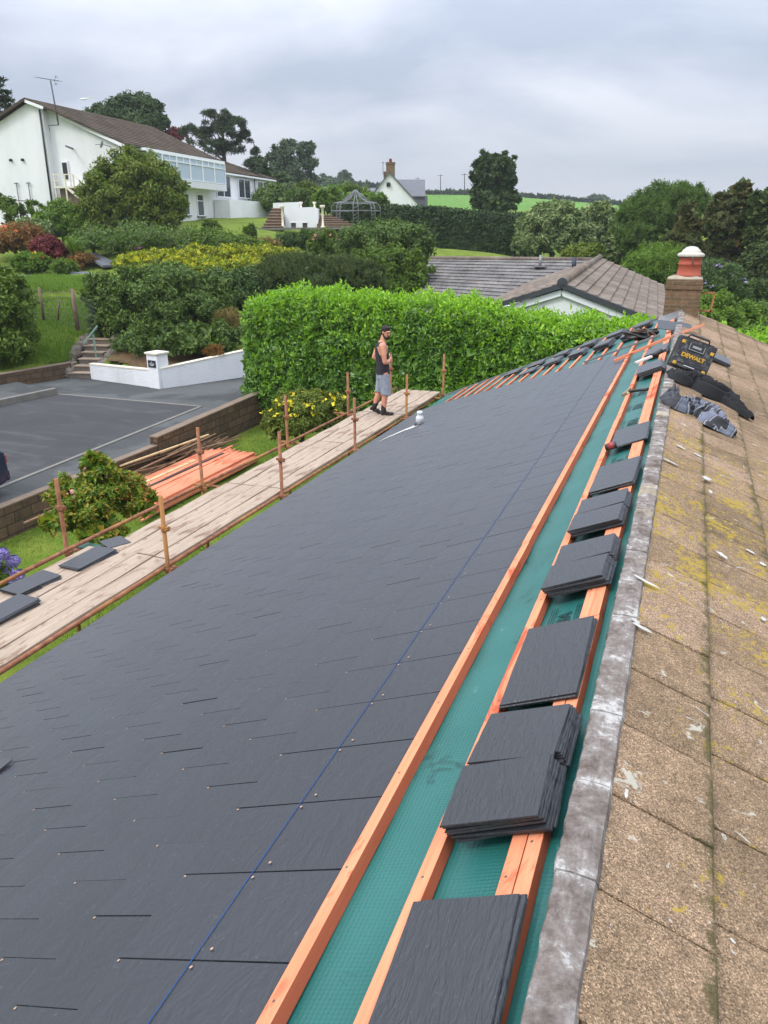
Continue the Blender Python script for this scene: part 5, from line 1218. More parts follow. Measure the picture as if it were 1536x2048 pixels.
# gable door, landing, steps
mb = MB(); P_ = [W_(-.01, 3.20, 1.86), W_(-.01, 2.86, 1.86), W_(-.01, 2.86, 2.92), W_(-.01, 3.20, 2.92)]; mb.prism(P_, -U * .08)
dr_ = keep(mb.build('door', M['upvc']), wh); mb = MB(); mb.prism([W_(-.07, 3.15, 2.15), W_(-.07, 2.92, 2.15), W_(-.07, 2.92, 2.86), W_(-.07, 3.15, 2.86)], -U * .03); o = mb.build('pane', M['dark']); o.parent = dr_
mb = MB(); mb.prism([W_(-.02, 3.15, 1.74), W_(-.02, 2.10, 1.74), W_(-.02, 2.10, 1.82), W_(-.02, 3.15, 1.82)], -U * 1.3)
for v_ in (3.10, 2.55, 2.12): mb.bar(W_(-.85, v_, 1.0 if v_ != 2.12 else 1.78), W_(-.85, v_, 2.32), .08, .08)
mb.bar(W_(-.85, 3.15, 2.32), W_(-.85, 2.10, 2.30), .07, .07); mb.bar(W_(-.85, 3.15, 2.05), W_(-.85, 2.10, 2.03), .07, .05); mb.bar(W_(-.85, 2.55, 1.80), W_(-.85, 1.5, 1.0), .10, .16); mb.bar(W_(-.85, 2.10, 2.30), W_(-.85, 1.3, 1.65), .06, .06)
keep(mb.build('stair_landing', M['cream']), wh); mb = MB(); mb.prism([W_(-.10, 3.05, .6), W_(-.10, 2.2, .6), W_(-.10, 2.2, 1.72), W_(-.10, 3.05, 1.72)], -U * .8); keep(mb.build('store', M['fence_wood']), wh)
for v_ in (5.62, 4.98): mb = MB(); mb.tube([W_(-.32, v_, 3.0), W_(-.46, v_, 2.98)], .09, 10); keep(mb.build('vent', M['black']), wh)
for v_ in (5.5, 4.85): mb = MB(); mb.tube([W_(-.42, v_, 2.05), W_(-.42, v_, .5)], .03, 6); mb.bar(W_(-.42, v_ - .12, 2.0), W_(-.42, v_ + .12, 2.0), .05, .05); keep(mb.build('trellis_wire', M['steel']), wh)
mb = MB(); mb.bar(W_(-.6, 7, 1.28), W_(-.6, 4.5, 1.22), .06, .06); keep(mb.build('pergola_rail', M['fence_wood']), wh)
mb = MB(); mb.lathe(W_(-.5, .62, 3.52), [(.02, 0), (.18, .04), (.28, .12)], 14, axis=(-.8, -.5, .3)); mb.tube([W_(-.05, .5, 3.45), W_(-.5, .62, 3.52), W_(-.75, .85, 3.5)], .025, 6); keep(mb.build('satellite_dish', M['grey']), wh)
mb = MB(); mb.tube([W_(-.05, 2.5, 3.42), W_(-.55, 2.5, 3.5)], .07, 8); keep(mb.build('wall_lamp', M['grey']), wh)
# aerial
ae = empty('tv_aerial', tuple(W_(-.45, 3.2, 4.0)), 'television aerial on a thin mast clamped to the gable of the white house', 'aerial')
b0 = Vector(at(117, 250, 56)); b1 = Vector(at(101, 161, 56)); mb = MB(); mb.tube([b0, b1], .05, 8); mb.tube([b0, Vector(at(97, 251, 56.3))], .03, 6); mb.tube([Vector(at(100, 262, 56.3)), Vector(at(97, 251, 56.3)), b0], .02, 6); keep(mb.build('mast', M['steel']), ae)
mb = MB(); q0, q1 = Vector(at(75, 155, 56)), Vector(at(118, 162, 56)); mb.tube([q0, q1], .025, 6)
for k in range(9): p = q0.lerp(q1, k / 8); mb.tube([p + Vector((-.08, -.22, .0)), p + Vector((.08, .22, .0))], .012, 4)
for s_ in (-1, 1): mb.tube([Vector(at(108, 161, 56)), Vector(at(113, 161 + s_ * 10, 56))], .015, 4); mb.tube([Vector(at(109, 161 + s_ * 9, 55.9)), Vector(at(116, 161 + s_ * 5, 56.1))], .012, 4)
keep(mb.build('antenna', M['steel']), ae)
# lower wing
lw = wh
mb = MB(); mb.prism([W_(9.0, .02, -.6), W_(9.0, .02, 3.0), W_(9.0, 4.0, 4.5), W_(9.0, 8, 3.0), W_(9.0, 8, -.6)], U * 8.3 * SC); keep(mb.build('wing_wall', M['white']), wh)
stepped(W_(9.4, 4.0, 4.62), W_(14.2, 4.0, 4.62), W_(8.98, -.22, 3.06), W_(17.6, -.22, 3.06), 14, .03, 'wing_roof', M['oldroof'], wh, .08)
mb = MB(); mb.prism([W_(14.2, 4.0, 4.62), W_(17.6, -.22, 3.06), W_(17.6, 8, 3.06)], -Vector((0, 0, .1))); keep(mb.build('hip', M['oldroof']), wh)
mb = MB(); mb.bar(W_(9.0, -.2, 2.96), W_(17.5, -.2, 2.96), .06, .14); keep(mb.build('fascia', M['upvc']), wh)
mb = MB(); mb.tube([W_(14.3, -.08, 3.0), W_(14.3, -.08, 1.3)], .05, 6); keep(mb.build('downpipe', M['black']), wh)
window(9.1, 10.9, 1.72, 2.86, 0, wh, True, sill=False); window(12.0, 13.7, 1.76, 2.80, 0, wh, True, sill=False); window(14.8, 16.6, 1.77, 2.80, 0, wh, True, sill=False)
# terrace in front of the wing
mb = MB(); pts = [W_(8.6, -.05, -.5), W_(8.6, -1.0, -.5), W_(9.6, -1.35, -.5), W_(12, -1.5, -.5), W_(14.6, -1.5, -.5), W_(15.4, -1.2, -.5), W_(15.4, -.05, -.5)]; mb.prism(pts, Vector((0, 0, 2.02 * SC))); te = empty('terrace_wall', tuple(W_(12, -1, 0)), 'tall smooth white terrace wall curving in front of the lower wing', 'wall'); keep(mb.build('wall_face', M['white']), te)

def pa(px, py, fd=62): return Vector(at(px, py, fd))
def slab(name, quad_px, fd, depth, mat, label, cat, root=None):
    q = [pa(x, y, fd) for x, y in quad_px]; mb = MB(); mb.prism(q, Vector((FH[0], FH[1], 0)) * depth); o = mb.build(name, mat)
    if root: keep(o, root)
    else: tag(o, label, cat)
    return o
slab('garden_wall', [(568, 458), (632, 458), (636, 456), (636, 418), (628, 414), (568, 416)], 63, 1.2, M['white'], 'white wall behind the small bench with steps on both sides', 'wall')
slab('garden_wall', [(546, 440), (598, 440), (598, 404), (546, 406)], 67, .8, M['white'], 'far white terrace parapet beyond the sandstone steps', 'wall')
s1 = empty('sandstone_steps', tuple(pa(555, 456, 62)), 'brown sandstone steps between the terrace wall and the white garden wall', 'steps')
for k in range(7):
    x_ = 524 + k * 3.4; y_ = 458 - k * 6; slab('riser', [(x_, y_), (566, y_), (566, y_ - 4.6), (x_, y_ - 4.6)], 61.0 + k * .4, 1.2, M['sandstone'], '', '', s1); slab('tread', [(x_ - 1, y_ - 4.6), (567, y_ - 4.6), (567, y_ - 6), (x_ - 1, y_ - 6)], 60.9 + k * .4, 1.3, M['tread'], '', '', s1)
s2 = empty('sandstone_steps', tuple(pa(670, 456, 62)), 'wide sandstone steps fanning down to the lawn left of the gazebo', 'steps')
for k in range(6):
    x_ = 716 - k * 11; y_ = 456 - k * 4.4; slab('riser', [(634, y_), (x_, y_), (x_, y_ - 3.2), (634, y_ - 3.2)], 62.2 + k * .5, 2.0, M['sandstone'], '', '', s2); slab('tread', [(634, y_ - 3.2), (x_ + 2, y_ - 3.2), (x_ + 2, y_ - 4.4), (634, y_ - 4.4)], 62.1 + k * .5, 2.1, M['tread'], '', '', s2)
for (px, lb) in ((566, 'cream baluster post at the foot of the sandstone steps beside the terrace'), (646, 'cream baluster post at the foot of the wide sandstone steps')):
    b_ = pa(px, 456, 61.2); mb = MB(); H_ = 40 * 61 / FP
    mb.lathe(b_, [(.17, 0), (.17, .10), (.09, .16), (.07, H_ * .45), (.10, H_ * .55), (.07, H_ * .85), (.17, H_ * .9), (.20, H_)], 14); tag(mb.build('baluster_post', M['cream']), lb, 'post')
for px, lb in ((602, 'cream urn on the white wall, left one'), (629, 'cream urn on the white wall, right one')):
    b_ = pa(px, 412, 64); tag(MB().lathe(b_, [(.07, -.3), (.08, 0), (.04, .06), (.13, .2), (.16, .28), (.12, .30)], 12).build('garden_urn', M['cream']), lb, 'urn')
bn = empty('garden_bench', tuple(pa(600, 457, 61)), 'small pale stone bench in front of the white garden wall', 'bench')
keep(MB().bar(pa(580, 444, 61), pa(616, 444, 61), .5, .12).build('seat', M['upvc']), bn)
for px in (587, 610): keep(MB().bar(pa(px, 457, 61.1), pa(px, 445, 61.1), .16, .35).build('leg', M['kerb']), bn)
slab('terrace_edge', [(512, 460), (728, 458), (728, 454), (512, 456)], 60.3, .5, M['kerb'], 'low stone edging along the foot of the terrace steps', 'edging')
# gazebo frame
gzb = empty('gazebo', tuple(pa(713, 458, 64)), 'wrought metal garden gazebo with curved pointed roof', 'gazebo')
gc = pa(712, 456, 64.5); gr = 46 * 64.5 / FP; hgt = 66 * 64.5 / FP; nP = 8
for k in range(nP):
    t = 2 * math.pi * (k + .5) / nP; mb = MB()
    for dt in (-.10, .10):
        c_, s__ = math.cos(t + dt), math.sin(t + dt); P_ = []
        for rr_, zz in ((1, 0), (1.0, .45), (.97, .58), (.86, .66), (.6, .70), (.36, .77), (.18, .88), (.05, 1.0)): P_.append(gc + Vector((c_ * gr * rr_, s__ * gr * rr_, hgt * zz)))
        mb.tube(P_, .022, 6)
    for zz in np.linspace(.06, .5, 6):
        a_ = gc + Vector((math.cos(t - .1) * gr, math.sin(t - .1) * gr, hgt * zz)); b_ = gc + Vector((math.cos(t + .1) * gr, math.sin(t + .1) * gr, hgt * (zz + .06))); mb.tube([a_, b_], .014, 4)
    keep(mb.build('upright', M['grey']), gzb)
mb = MB()
for rr_, zz in ((1.0, .45), (.86, .66)): mb.tube([gc + Vector((math.cos(t) * gr * rr_, math.sin(t) * gr * rr_, hgt * zz)) for t in np.linspace(0, 2 * math.pi, 33)], .025, 5)
for t in np.linspace(0, 2 * math.pi, 25): mb.tube([gc + Vector((math.cos(t) * gr * .6, math.sin(t) * gr * .6, hgt * .70)), gc + Vector((math.cos(t) * gr * .05, math.sin(t) * gr * .05, hgt * .98))], .012, 4)
keep(mb.build('ring', M['grey']), gzb)

# far cottage
ct = empty('cottage', tuple(at(790, 410, 95)), 'white gabled cottage with grey slate roof and brick chimney stack beyond the tall hedge', 'house')
g0, g1, gt = at(722, 425, 95), at(852, 425, 95), at(779, 346, 95)
gL, gR = at(738, 398, 95), at(838, 406, 95)
mb = MB(); mb.prism([Vector(p) for p in (at(722, 440, 95), at(728, 414, 95), gt, at(845, 417, 95), at(845, 440, 95))], Vector((FH[0] * 9, FH[1] * 9, 0))); keep(mb.build('wall', M['white']), ct)
dv_ = Vector((RT[0] * .0 + FH[0] * 9.4, FH[1] * 9.4, 0)); 
for sgn, ev in ((-1, at(724, 416, 94.8)), (1, at(849, 420, 94.8))):
    a_ = Vector(at(779, 343, 94.8)); stepped(a_, a_ + dv_, Vector(ev), Vector(ev) + dv_, 10, .03, 'roof', M['farslate'], ct, .12)
mb = MB()
rq = [Vector(at(x, y, f_)) for x, y, f_ in ((795, 359, 103), (850, 359, 103), (851, 392, 99), (808, 392, 99))]; mb.prism(rq, (0, 0, -.12)); mb.prism([Vector(at(x, y, 99.2)) for x, y in ((812, 391), (850, 391), (850, 425), (812, 425))], (0, 1, 0)); keep(mb.build('cross_roof', M['farslate']), ct)
mb = MB(); rq = [Vector(at(x, y, f_)) for x, y, f_ in ((640, 374, 112), (752, 376, 112), (742, 392, 106), (690, 394, 106), (636, 390, 106))]; mb.prism(rq, (0, 0, -.15)); keep(mb.build('long_roof', M['farslate']), ct)
mb = MB(); c_ = Vector(at(781, 341, 95.5)); mb.box((c_.x, c_.y, c_.z - .1), (1.0, .9, 1.9), PSI); mb.box((c_.x, c_.y, c_.z + .72), (1.1, 1.0, .18), PSI); c2_ = Vector(at(772, 350, 96)); mb.box((c2_.x, c2_.y, c2_.z - .3), (.55, .6, 1.3), PSI); o = keep(mb.build('chimney', M['brick']), ct)
mb = MB(); mb.lathe((c_.x, c_.y, c_.z + .8), [(.18, 0), (.15, .4), (.17, .42)], 10); keep(mb.build('chimney_pot', M['terracotta']), ct)
mb = MB(); mb.lathe(Vector(at(777, 372, 94.9)), [(.25, -.05), (.25, .3), (.1, .4)], 8, sy=.4); keep(mb.build('wall_lamp', M['dark']), ct)
mb = MB(); mb.tube([at(766, 350, 95.5), at(766, 323, 95.5)], .03, 5); mb.tube([at(763, 325, 95.5), at(769, 326, 95.5)], .03, 4); keep(mb.build('aerial', M['steel']), ct)
for i, (px, y0, y1, fd) in enumerate([(881, 384, 349, 270), (929, 386, 347, 250), (1105, 412, 388, 160), (835, 380, 355, 300)]):
    lbl = ['pole on the skyline nearer the cottage roof', 'taller pole on the skyline next to the ivy tree', 'short pole standing in the bright field right of the ivy tree', 'faint far pole behind the cottage roof'][i]
    mb = MB(); mb.tube([at(px, y0 + 4, fd), at(px, y1, fd)], [.16, .12], 6); a_ = Vector(at(px, y1 + 2, fd)); mb.bar(a_ - Vector((.9, .2, 0)), a_ + Vector((.9, .2, 0)), .12, .12); tag(mb.build('utility_pole', M['bark']), lbl, 'utility pole', 'utility poles across the far field')
# seagull
sg = empty('seagull', tuple(at(170, 198, 45)), 'white gull gliding in the sky above the brown roof of the white house', 'bird'); c_ = Vector(at(168, 198, 45)); mb = MB(); rt = Vector(RT); fhv = Vector(FH)
mb.tube([c_ - rt * .22, c_, c_ + rt * .18], [.02, .05, .015], 8)
mb.hexa([c_ - fhv * .0 + rt * .04, c_ + rt * .13, c_ + rt * .55 + Vector((0, 0, .05)), c_ + rt * .35 + Vector((0, 0, .12)), c_ + rt * .04 + Vector((0, 0, .015)), c_ + rt * .13 + Vector((0, 0, .015)), c_ + rt * .55 + Vector((0, 0, .06)), c_ + rt * .35 + Vector((0, 0, .135))])
mb.hexa([c_ - rt * .02, c_ - rt * .10 + fhv * .05, c_ - rt * .40 + fhv * .3 + Vector((0, 0, -.03)), c_ - rt * .3 + fhv * .3 + Vector((0, 0, .02)), c_ - rt * .02 + Vector((0, 0, .015)), c_ - rt * .10 + Vector((0, 0, .015)), c_ - rt * .40 + fhv * .3 + Vector((0, 0, -.02)), c_ - rt * .3 + fhv * .3 + Vector((0, 0, .035))])
keep(mb.build('gull_body', M['upvc']), sg)

# ------------------------------------------------------------------ vegetation
def snoise(P, seed, f=1.0):
    rr_ = np.random.default_rng(seed); out_ = np.zeros(len(P))
    for i in range(5):
        k = rr_.normal(0, 1, 3) * f * (1 + .6 * i); out_ += np.sin(P @ k + rr_.uniform(0, 6.28)) / (1 + .4 * i)
    return out_ / 2.6
def leaf_geo(P, N, size, rng_, aspect=.42, spread=.8, sizevar=.35, droop=0.0, fold=True):
    n = len(P); N = N + rng_.normal(0, spread, (n, 3)); N /= np.linalg.norm(N, axis=1)[:, None] + 1e-9
    D = rng_.normal(0, 1, (n, 3)); D[:, 2] -= droop; D -= N * (D * N).sum(1)[:, None]; D /= np.linalg.norm(D, axis=1)[:, None] + 1e-9
    S = np.cross(N, D); L = size * (1 + rng_.uniform(-sizevar, sizevar, n))[:, None]; Wd = L * aspect
    tip = P + D * L; mid = P + D * L * .45
    a_ = mid + S * Wd * .5 + N * L * .07; b_ = mid - S * Wd * .5 + N * L * .07
    V_ = np.stack([P, a_, tip, b_], 1).reshape(-1, 3); i = np.arange(n) * 4
    return V_, np.stack([i, i + 1, i + 2, i + 3], 1)
def crown_points(blobs, n, rng_, clump=.28, nclump=None, gap=.0, seed=0, flat=1.0):
    """leaf points gathered in clumps spread over the surface and inside of several ellipsoids"""
    B = np.array(blobs, float); C_, R_ = B[:, :3], B[:, 3:6]; area = (R_[:, 0] * R_[:, 2] + R_[:, 1] * R_[:, 2] + R_[:, 0] * R_[:, 1])
    if nclump is None: nclump = max(30, n // 90)
    bi = rng_.choice(len(B), nclump, p=area / area.sum()); d = rng_.normal(0, 1, (nclump, 3)); d /= np.linalg.norm(d, axis=1)[:, None]; d[:, 2] = np.where(d[:, 2] < -.5, -d[:, 2], d[:, 2])
    rad = 1 - np.abs(rng_.normal(0, .13, nclump)); rad = np.where(rng_.uniform(0, 1, nclump) < .18, rng_.uniform(.2, .8, nclump), rad)
    cc_ = C_[bi] + d * R_[bi] * rad[:, None] * (1 + .19 * snoise(d * 3 + bi[:, None], seed, 1.5))[:, None]
    inside = np.zeros(nclump, bool)
    for j in range(len(B)):
        q = (((cc_ - C_[j]) / R_[j]) ** 2).sum(1) < .5; inside |= q & (bi != j)
    keep_ = ~inside | (rng_.uniform(0, 1, nclump) < .15)
    if gap > 0: keep_ &= snoise(cc_, seed + 5, 1.2 / np.mean(R_) * 2) > (-1 + gap)
    cc_, d, bi = cc_[keep_], d[keep_], bi[keep_]
    m_ = len(cc_); ci = rng_.integers(0, m_, n); cr_ = clump * np.mean(R_[bi[ci]], 1) * rng_.uniform(.6, 1.25, m_)[ci]
    e = rng_.normal(0, 1, (n, 3)); e /= np.linalg.norm(e, axis=1)[:, None]; rr_ = rng_.uniform(0, 1, n) ** .45
    off_ = e * (cr_ * rr_)[:, None]; off_[:, 2] *= flat
    P_ = cc_[ci] + off_; N_ = d[ci] * .55 + e * .6 + np.array([0, 0, .45]); return P_, N_
def gblob(px, py, rx, ry, fd, dep=None):
    c_ = at(px, py, fd); k = np.linalg.norm(c_) / FP * .97; kk = fd / FP
    return (c_[0], c_[1], c_[2], rx * kk, (dep if dep else rx * .8) * kk, ry * kk)
def trunk(root, x, y, z0, z1, r0, lean=(0, 0), limbs=5, spread=1.0, seed=0, mat='bark'):
    rr_ = random.Random(seed); mb = MB(); pts = [Vector((x, y, z0 - .2)), Vector((x + lean[0] * .4, y + lean[1] * .4, z0 + (z1 - z0) * .5)), Vector((x + lean[0], y + lean[1], z1))]
    mb.tube(pts, [r0, r0 * .75, r0 * .4], 8)
    for i in range(limbs):
        t = rr_.uniform(.3, .95); p = pts[0].lerp(pts[2], t); a_ = rr_.uniform(0, 6.28); L = spread * rr_.uniform(.6, 1.1)
        mb.tube([p, p + Vector((math.cos(a_) * L * .5, math.sin(a_) * L * .5, L * .35)), p + Vector((math.cos(a_) * L, math.sin(a_) * L, L * .9))], [r0 * .42, r0 * .26, r0 * .1], 6)
    return keep(mb.build('trunk', M[mat]), root)
def plant(name, label, cat, blobs, n, leaf, mat, seed, group=None, base=None, tr=None, clump=.28, nclump=None, gap=0., spread=.8, aspect=.42, droop=0., flat=1., extra=None, part='crown', core=.0):
    rng_ = np.random.default_rng(seed); B = np.array(blobs, float)
    bx_, by_ = B[:, 0].mean(), B[:, 1].mean(); bz = gz(bx_, by_) if base is None else base
    root = empty(name, (bx_, by_, bz), label, cat, group)
    P_, N_ = crown_points(blobs, n, rng_, clump, nclump, gap, seed, flat)
    ok = P_[:, 2] > bz - .3; P_, N_ = P_[ok], N_[ok]
    V_, F_ = leaf_geo(P_, N_, leaf, rng_, aspect, spread, droop=droop)
    # sparse inner foliage closes the view through the middle
    k = int(n * core)
    if k:
        bi = rng_.integers(0, len(B), k); e = rng_.normal(0, 1, (k, 3)); e /= np.linalg.norm(e, axis=1)[:, None]; Q = B[bi, :3] + e * B[bi, 3:6] * (.75 * rng_.uniform(0, 1, k) ** .4)[:, None]
        Q = Q[Q[:, 2] > bz - .2]; V2, F2 = leaf_geo(Q, e[:len(Q)], leaf * 1.9, rng_, .8, 1.0); F_ = np.concatenate([F_, F2 + len(V_)]); V_ = np.concatenate([V_, V2])
    keep(mesh_np(part, V_, F_, mat), root)
    if extra:       # flowers: (n, size, material, zone)
        for (ne, sz, m_, nm) in extra:
            ne = max(ne, 1)
            Pe, Ne = crown_points([(*b[:3], b[3] * 1.04, b[4] * 1.04, b[5] * 1.04) for b in blobs], ne * 3, rng_, .12, ne, 0, seed); sel = Pe[:, 2] > np.percentile(Pe[:, 2], 30); Pe, Ne = Pe[sel], Ne[sel]
            V2, F2 = leaf_geo(Pe, Ne, sz, rng_, .85, .5); o_ = keep(mesh_np(nm, V2, F2, m_), root); tag(o_, kind='stuff' if len(F2) > 100 else None)
    x, y = bx_, by_; top = B[:, 2].max(); r0 = (tr if tr else .05 + .02 * (top - bz))
    trunk(root, x, y, bz, bz + (B[:, 2].mean() - bz) * 1.0 + .1, r0, limbs=6, spread=float(B[:, 3].mean()) * .8, seed=seed)
    return root
L = {}
L['laurel'] = leafmat('laurel_leaf', [(0.028, 0.085, 0.010), (0.055, 0.15, 0.014), (0.085, 0.21, 0.018), (0.13, 0.27, 0.022)], .34, .22, .45, .5)
L['laurel_new'] = leafmat('laurel_new_leaf', [(0.10, 0.26, 0.018), (0.17, 0.36, 0.025), (0.26, 0.46, 0.04)], .38, .35, .4, .5)
L['dark'] = leafmat('dark_shrub_leaf', [(0.032, 0.070, 0.014), (0.056, 0.112, 0.020), (0.10, 0.175, 0.030)], .5, .2)
L['mid'] = leafmat('mid_green_leaf', [(0.036, 0.078, 0.010), (0.066, 0.135, 0.014), (0.125, 0.205, 0.022)], .5, .25)
L['fresh'] = leafmat('fresh_leaf', [(0.045, 0.10, 0.010), (0.08, 0.17, 0.016), (0.15, 0.25, 0.03)], .45, .3)
L['olive'] = leafmat('olive_bush_leaf', [(0.034, 0.072, 0.008), (0.066, 0.125, 0.012), (0.12, 0.19, 0.018), (0.15, 0.15, 0.025)], .5, .25)
L['pieris'] = leafmat('red_tipped_leaf', [(0.035, 0.085, 0.010), (0.075, 0.16, 0.015), (0.13, 0.22, 0.02), (0.22, 0.20, 0.03), (0.26, 0.10, 0.03)], .42, .3)
L['shrub_light'] = leafmat('light_shrub_leaf', [(0.05, 0.085, 0.014), (0.095, 0.145, 0.022), (0.17, 0.22, 0.045)], .5, .25)
L['bluegreen'] = leafmat('blue_green_leaf', [(0.028, 0.066, 0.020), (0.050, 0.105, 0.030), (0.095, 0.16, 0.050)], .55, .2)
L['conifer'] = leafmat('conifer_needles', [(0.012, 0.032, 0.008), (0.022, 0.052, 0.012), (0.038, 0.078, 0.016)], .6, .12)
L['pine'] = leafmat('pine_needles', [(0.014, 0.032, 0.014), (0.028, 0.055, 0.022), (0.045, 0.075, 0.03)], .6, .12)
L['browncon'] = leafmat('bronze_conifer', [(0.024, 0.052, 0.014), (0.042, 0.072, 0.020), (0.072, 0.078, 0.026), (0.11, 0.088, 0.034)], .65, .15)
L['varieg'] = leafmat('variegated_leaf', [(0.036, 0.085, 0.026), (0.085, 0.15, 0.056), (0.16, 0.235, 0.11), (0.26, 0.32, 0.18)], .55, .2)
L['willow'] = leafmat('narrow_leaf', [(0.035, 0.080, 0.016), (0.06, 0.125, 0.022), (0.095, 0.17, 0.035)], .55, .25)
L['gold'] = leafmat('golden_needles', [(0.04, 0.09, 0.008), (0.11, 0.18, 0.010), (0.27, 0.31, 0.012), (0.48, 0.47, 0.02)], .6, .2, gscale=1.6)
L['heath'] = leafmat('fine_dark_sprigs', [(0.028, 0.056, 0.018), (0.048, 0.085, 0.026), (0.08, 0.12, 0.04)], .7, .1)
L['red'] = leafmat('dark_red_leaf', [(0.05, 0.008, 0.012), (0.12, 0.020, 0.030), (0.19, 0.05, 0.06)], .55, .2)
L['bronze'] = leafmat('bronze_leaf', [(0.07, 0.055, 0.015), (0.14, 0.085, 0.02), (0.22, 0.10, 0.03)], .6, .2)
L['straw'] = leafmat('dry_stalks', [(0.10, 0.085, 0.03), (0.19, 0.15, 0.06), (0.09, 0.11, 0.03)], .7, .1)
L['fartree'] = leafmat('far_tree_leaf', [(0.030, 0.060, 0.034), (0.048, 0.088, 0.050), (0.07, 0.115, 0.065)], .7, .1)
L['ivy'] = leafmat('ivy_leaf', [(0.018, 0.045, 0.014), (0.034, 0.072, 0.020), (0.055, 0.10, 0.028)], .5, .15)
FL = dict(yellow=simple('yellow_petals', (.68, .55, .02), .6, .15), purple=simple('lilac_petals', (.22, .17, .42), .6, .3, 30), lilac=simple('pale_lilac', (.30, .25, .42), .7, .2), orange=simple('orange_petals', (.55, .12, .03), .6, .3),
          pink=simple('pink_petals', (.45, .22, .18), .6, .25), white=simple('cream_petals', (.70, .66, .52), .6, .1), magenta=simple('magenta_petals', (.35, .03, .28), .6, .2), redf=simple('red_petals', (.5, .04, .03), .6, .2))

def hedge(name, label, cat, A_, B_, thick, z0, zt, n, leaf, mat, seed, newmat=None, newfrac=.0, rough=.14, spread=.7, rnd=1.0, core=True, base=None, spikes=0):
    """clipped hedge between A_ and B_ (xy); rounded box with lumpy faces"""
    rng_ = np.random.default_rng(seed); A_ = np.array(A_[:2]); B_ = np.array(B_[:2]); D = B_ - A_; Ln = np.linalg.norm(D); D = D / Ln; Nn = np.array([-D[1], D[0]])
    root = empty(name, (*((A_ + B_) / 2), z0), label, cat)
    def place(u_, ang_, k):  # u along, ang around the upper half profile (superellipse)
        uu = u_ / Ln; zt_ = np.interp(uu, np.linspace(0, 1, len(zt)), zt); hh = (zt_ - z0); ca_, sa2 = np.cos(ang_), np.sin(ang_); p_ = .38
        wx = np.sign(ca_) * np.abs(ca_) ** p_ * thick / 2 * k; hz_ = np.abs(sa2) ** p_ * hh * np.where(k > .99, 1, k)
        endr = np.clip(np.minimum(u_, Ln - u_) / rnd, 0, 1); er = np.sqrt(1 - (1 - endr) ** 2); wx = wx * (.25 + .75 * er); hz_ = hz_ * (1 - (1 - er) * .22)
        xy = A_ + D * u_[:, None] + Nn * wx[:, None]; return np.column_stack([xy, z0 + hz_]), np.column_stack([Nn[0] * ca_, Nn[1] * ca_, sa2 * .9])
    # choose points on the profile by arc length
    def samp(m_):
        hh = max(zt) - z0; per = 2 * hh + thick; q = rng_.uniform(0, per, m_); ang_ = np.empty(m_)
        s1_ = q < hh; s2_ = (q >= hh) & (q < hh + thick); s3_ = ~s1_ & ~s2_
        t = q[s1_] / hh; ang_[s1_] = np.arcsin(np.clip(t, 0, 1) ** (1 / .38))
        t = (q[s2_] - hh) / thick * 2 - 1; ang_[s2_] = np.arccos(np.clip(-np.sign(t) * np.abs(t) ** (1 / .38), -1, 1))
        t = (q[s3_] - hh - thick) / hh; ang_[s3_] = math.pi - np.arcsin(np.clip(t, 0, 1) ** (1 / .38)); return ang_
    m_ = n // 7; u_ = rng_.uniform(0, Ln, m_); an_ = samp(m_); P_, N_ = place(u_, an_, np.ones(m_))
    ends = rng_.uniform(0, 1, m_) < .06
    lump = snoise(P_, seed, 1.6) * rough + snoise(P_, seed + 1, 5.) * rough * .5 + rng_.normal(0, rough * .35, m_); P_ = P_ + N_ * lump[:, None]
    # clump of leaves at every shoot
    idx = np.repeat(np.arange(m_), 7); e = rng_.normal(0, 1, (len(idx), 3)); e /= np.linalg.norm(e, axis=1)[:, None]
    PP = P_[idx] + e * leaf * rng_.uniform(.2, 1.0, len(idx))[:, None]; NN = N_[idx] * .7 + e * .5 + np.array([0, 0, .5])
    newp = (rng_.uniform(0, 1, m_) < newfrac * np.clip(.25 + 1.3 * np.sin(np.clip(an_, 0, math.pi)) ** 3 + snoise(P_, seed + 9, 1.) * .5, 0, 1.0))[idx] if newmat else np.zeros(len(idx), bool)
    V_, F_ = leaf_geo(PP[~newp], NN[~newp], leaf, rng_, .42, spread); keep(mesh_np('foliage', V_, F_, mat), root)
    if newmat:
        q = newp; V_, F_ = leaf_geo(PP[q] + [0, 0, leaf * .3], NN[q] * .4 + rng_.normal(0, .5, (q.sum(), 3)), leaf * 1.1, rng_, .40, .7, droop=-1.6); 
        if spikes:
            us = rng_.uniform(0, Ln, spikes); Ps, Ns = place(us, rng_.uniform(.9, 2.2, spikes), np.ones(spikes)); PP2 = np.repeat(Ps, 9, 0) + np.tile(np.linspace(0, 1, 9)[:, None], (spikes, 1)) * np.array([0, 0, 1]) * np.repeat(rng_.uniform(.12, .42, spikes), 9)[:, None]
            V2, F2 = leaf_geo(PP2, rng_.normal(0, .6, (len(PP2), 3)) + [0, 0, .2], leaf * 1.05, rng_, .36, .5, droop=-1.2); F_ = np.concatenate([F_, F2 + len(V_)]); V_ = np.concatenate([V_, V2])
        keep(mesh_np('new_shoots', V_, F_, newmat), root)
    # twiggy inside
    k = n // 6; u_ = rng_.uniform(.2, Ln - .2, k); P3, N3 = place(u_, samp(k), rng_.uniform(.70, .90, k)); V_, F_ = leaf_geo(P3, N3, leaf * 2.6, rng_, .9, .4); keep(mesh_np('inner_foliage', V_, F_, mat), root)
    mb = MB()
    for i in range(int(Ln / 1.1)): p = A_ + D * (.5 + i * 1.1); mb.tube([(p[0], p[1], z0 - .3), (p[0] + .1, p[1], z0 + (zt[0] - z0) * .8)], [.05, .03], 6)
    keep(mb.build('stem', M['bark']), root); return root

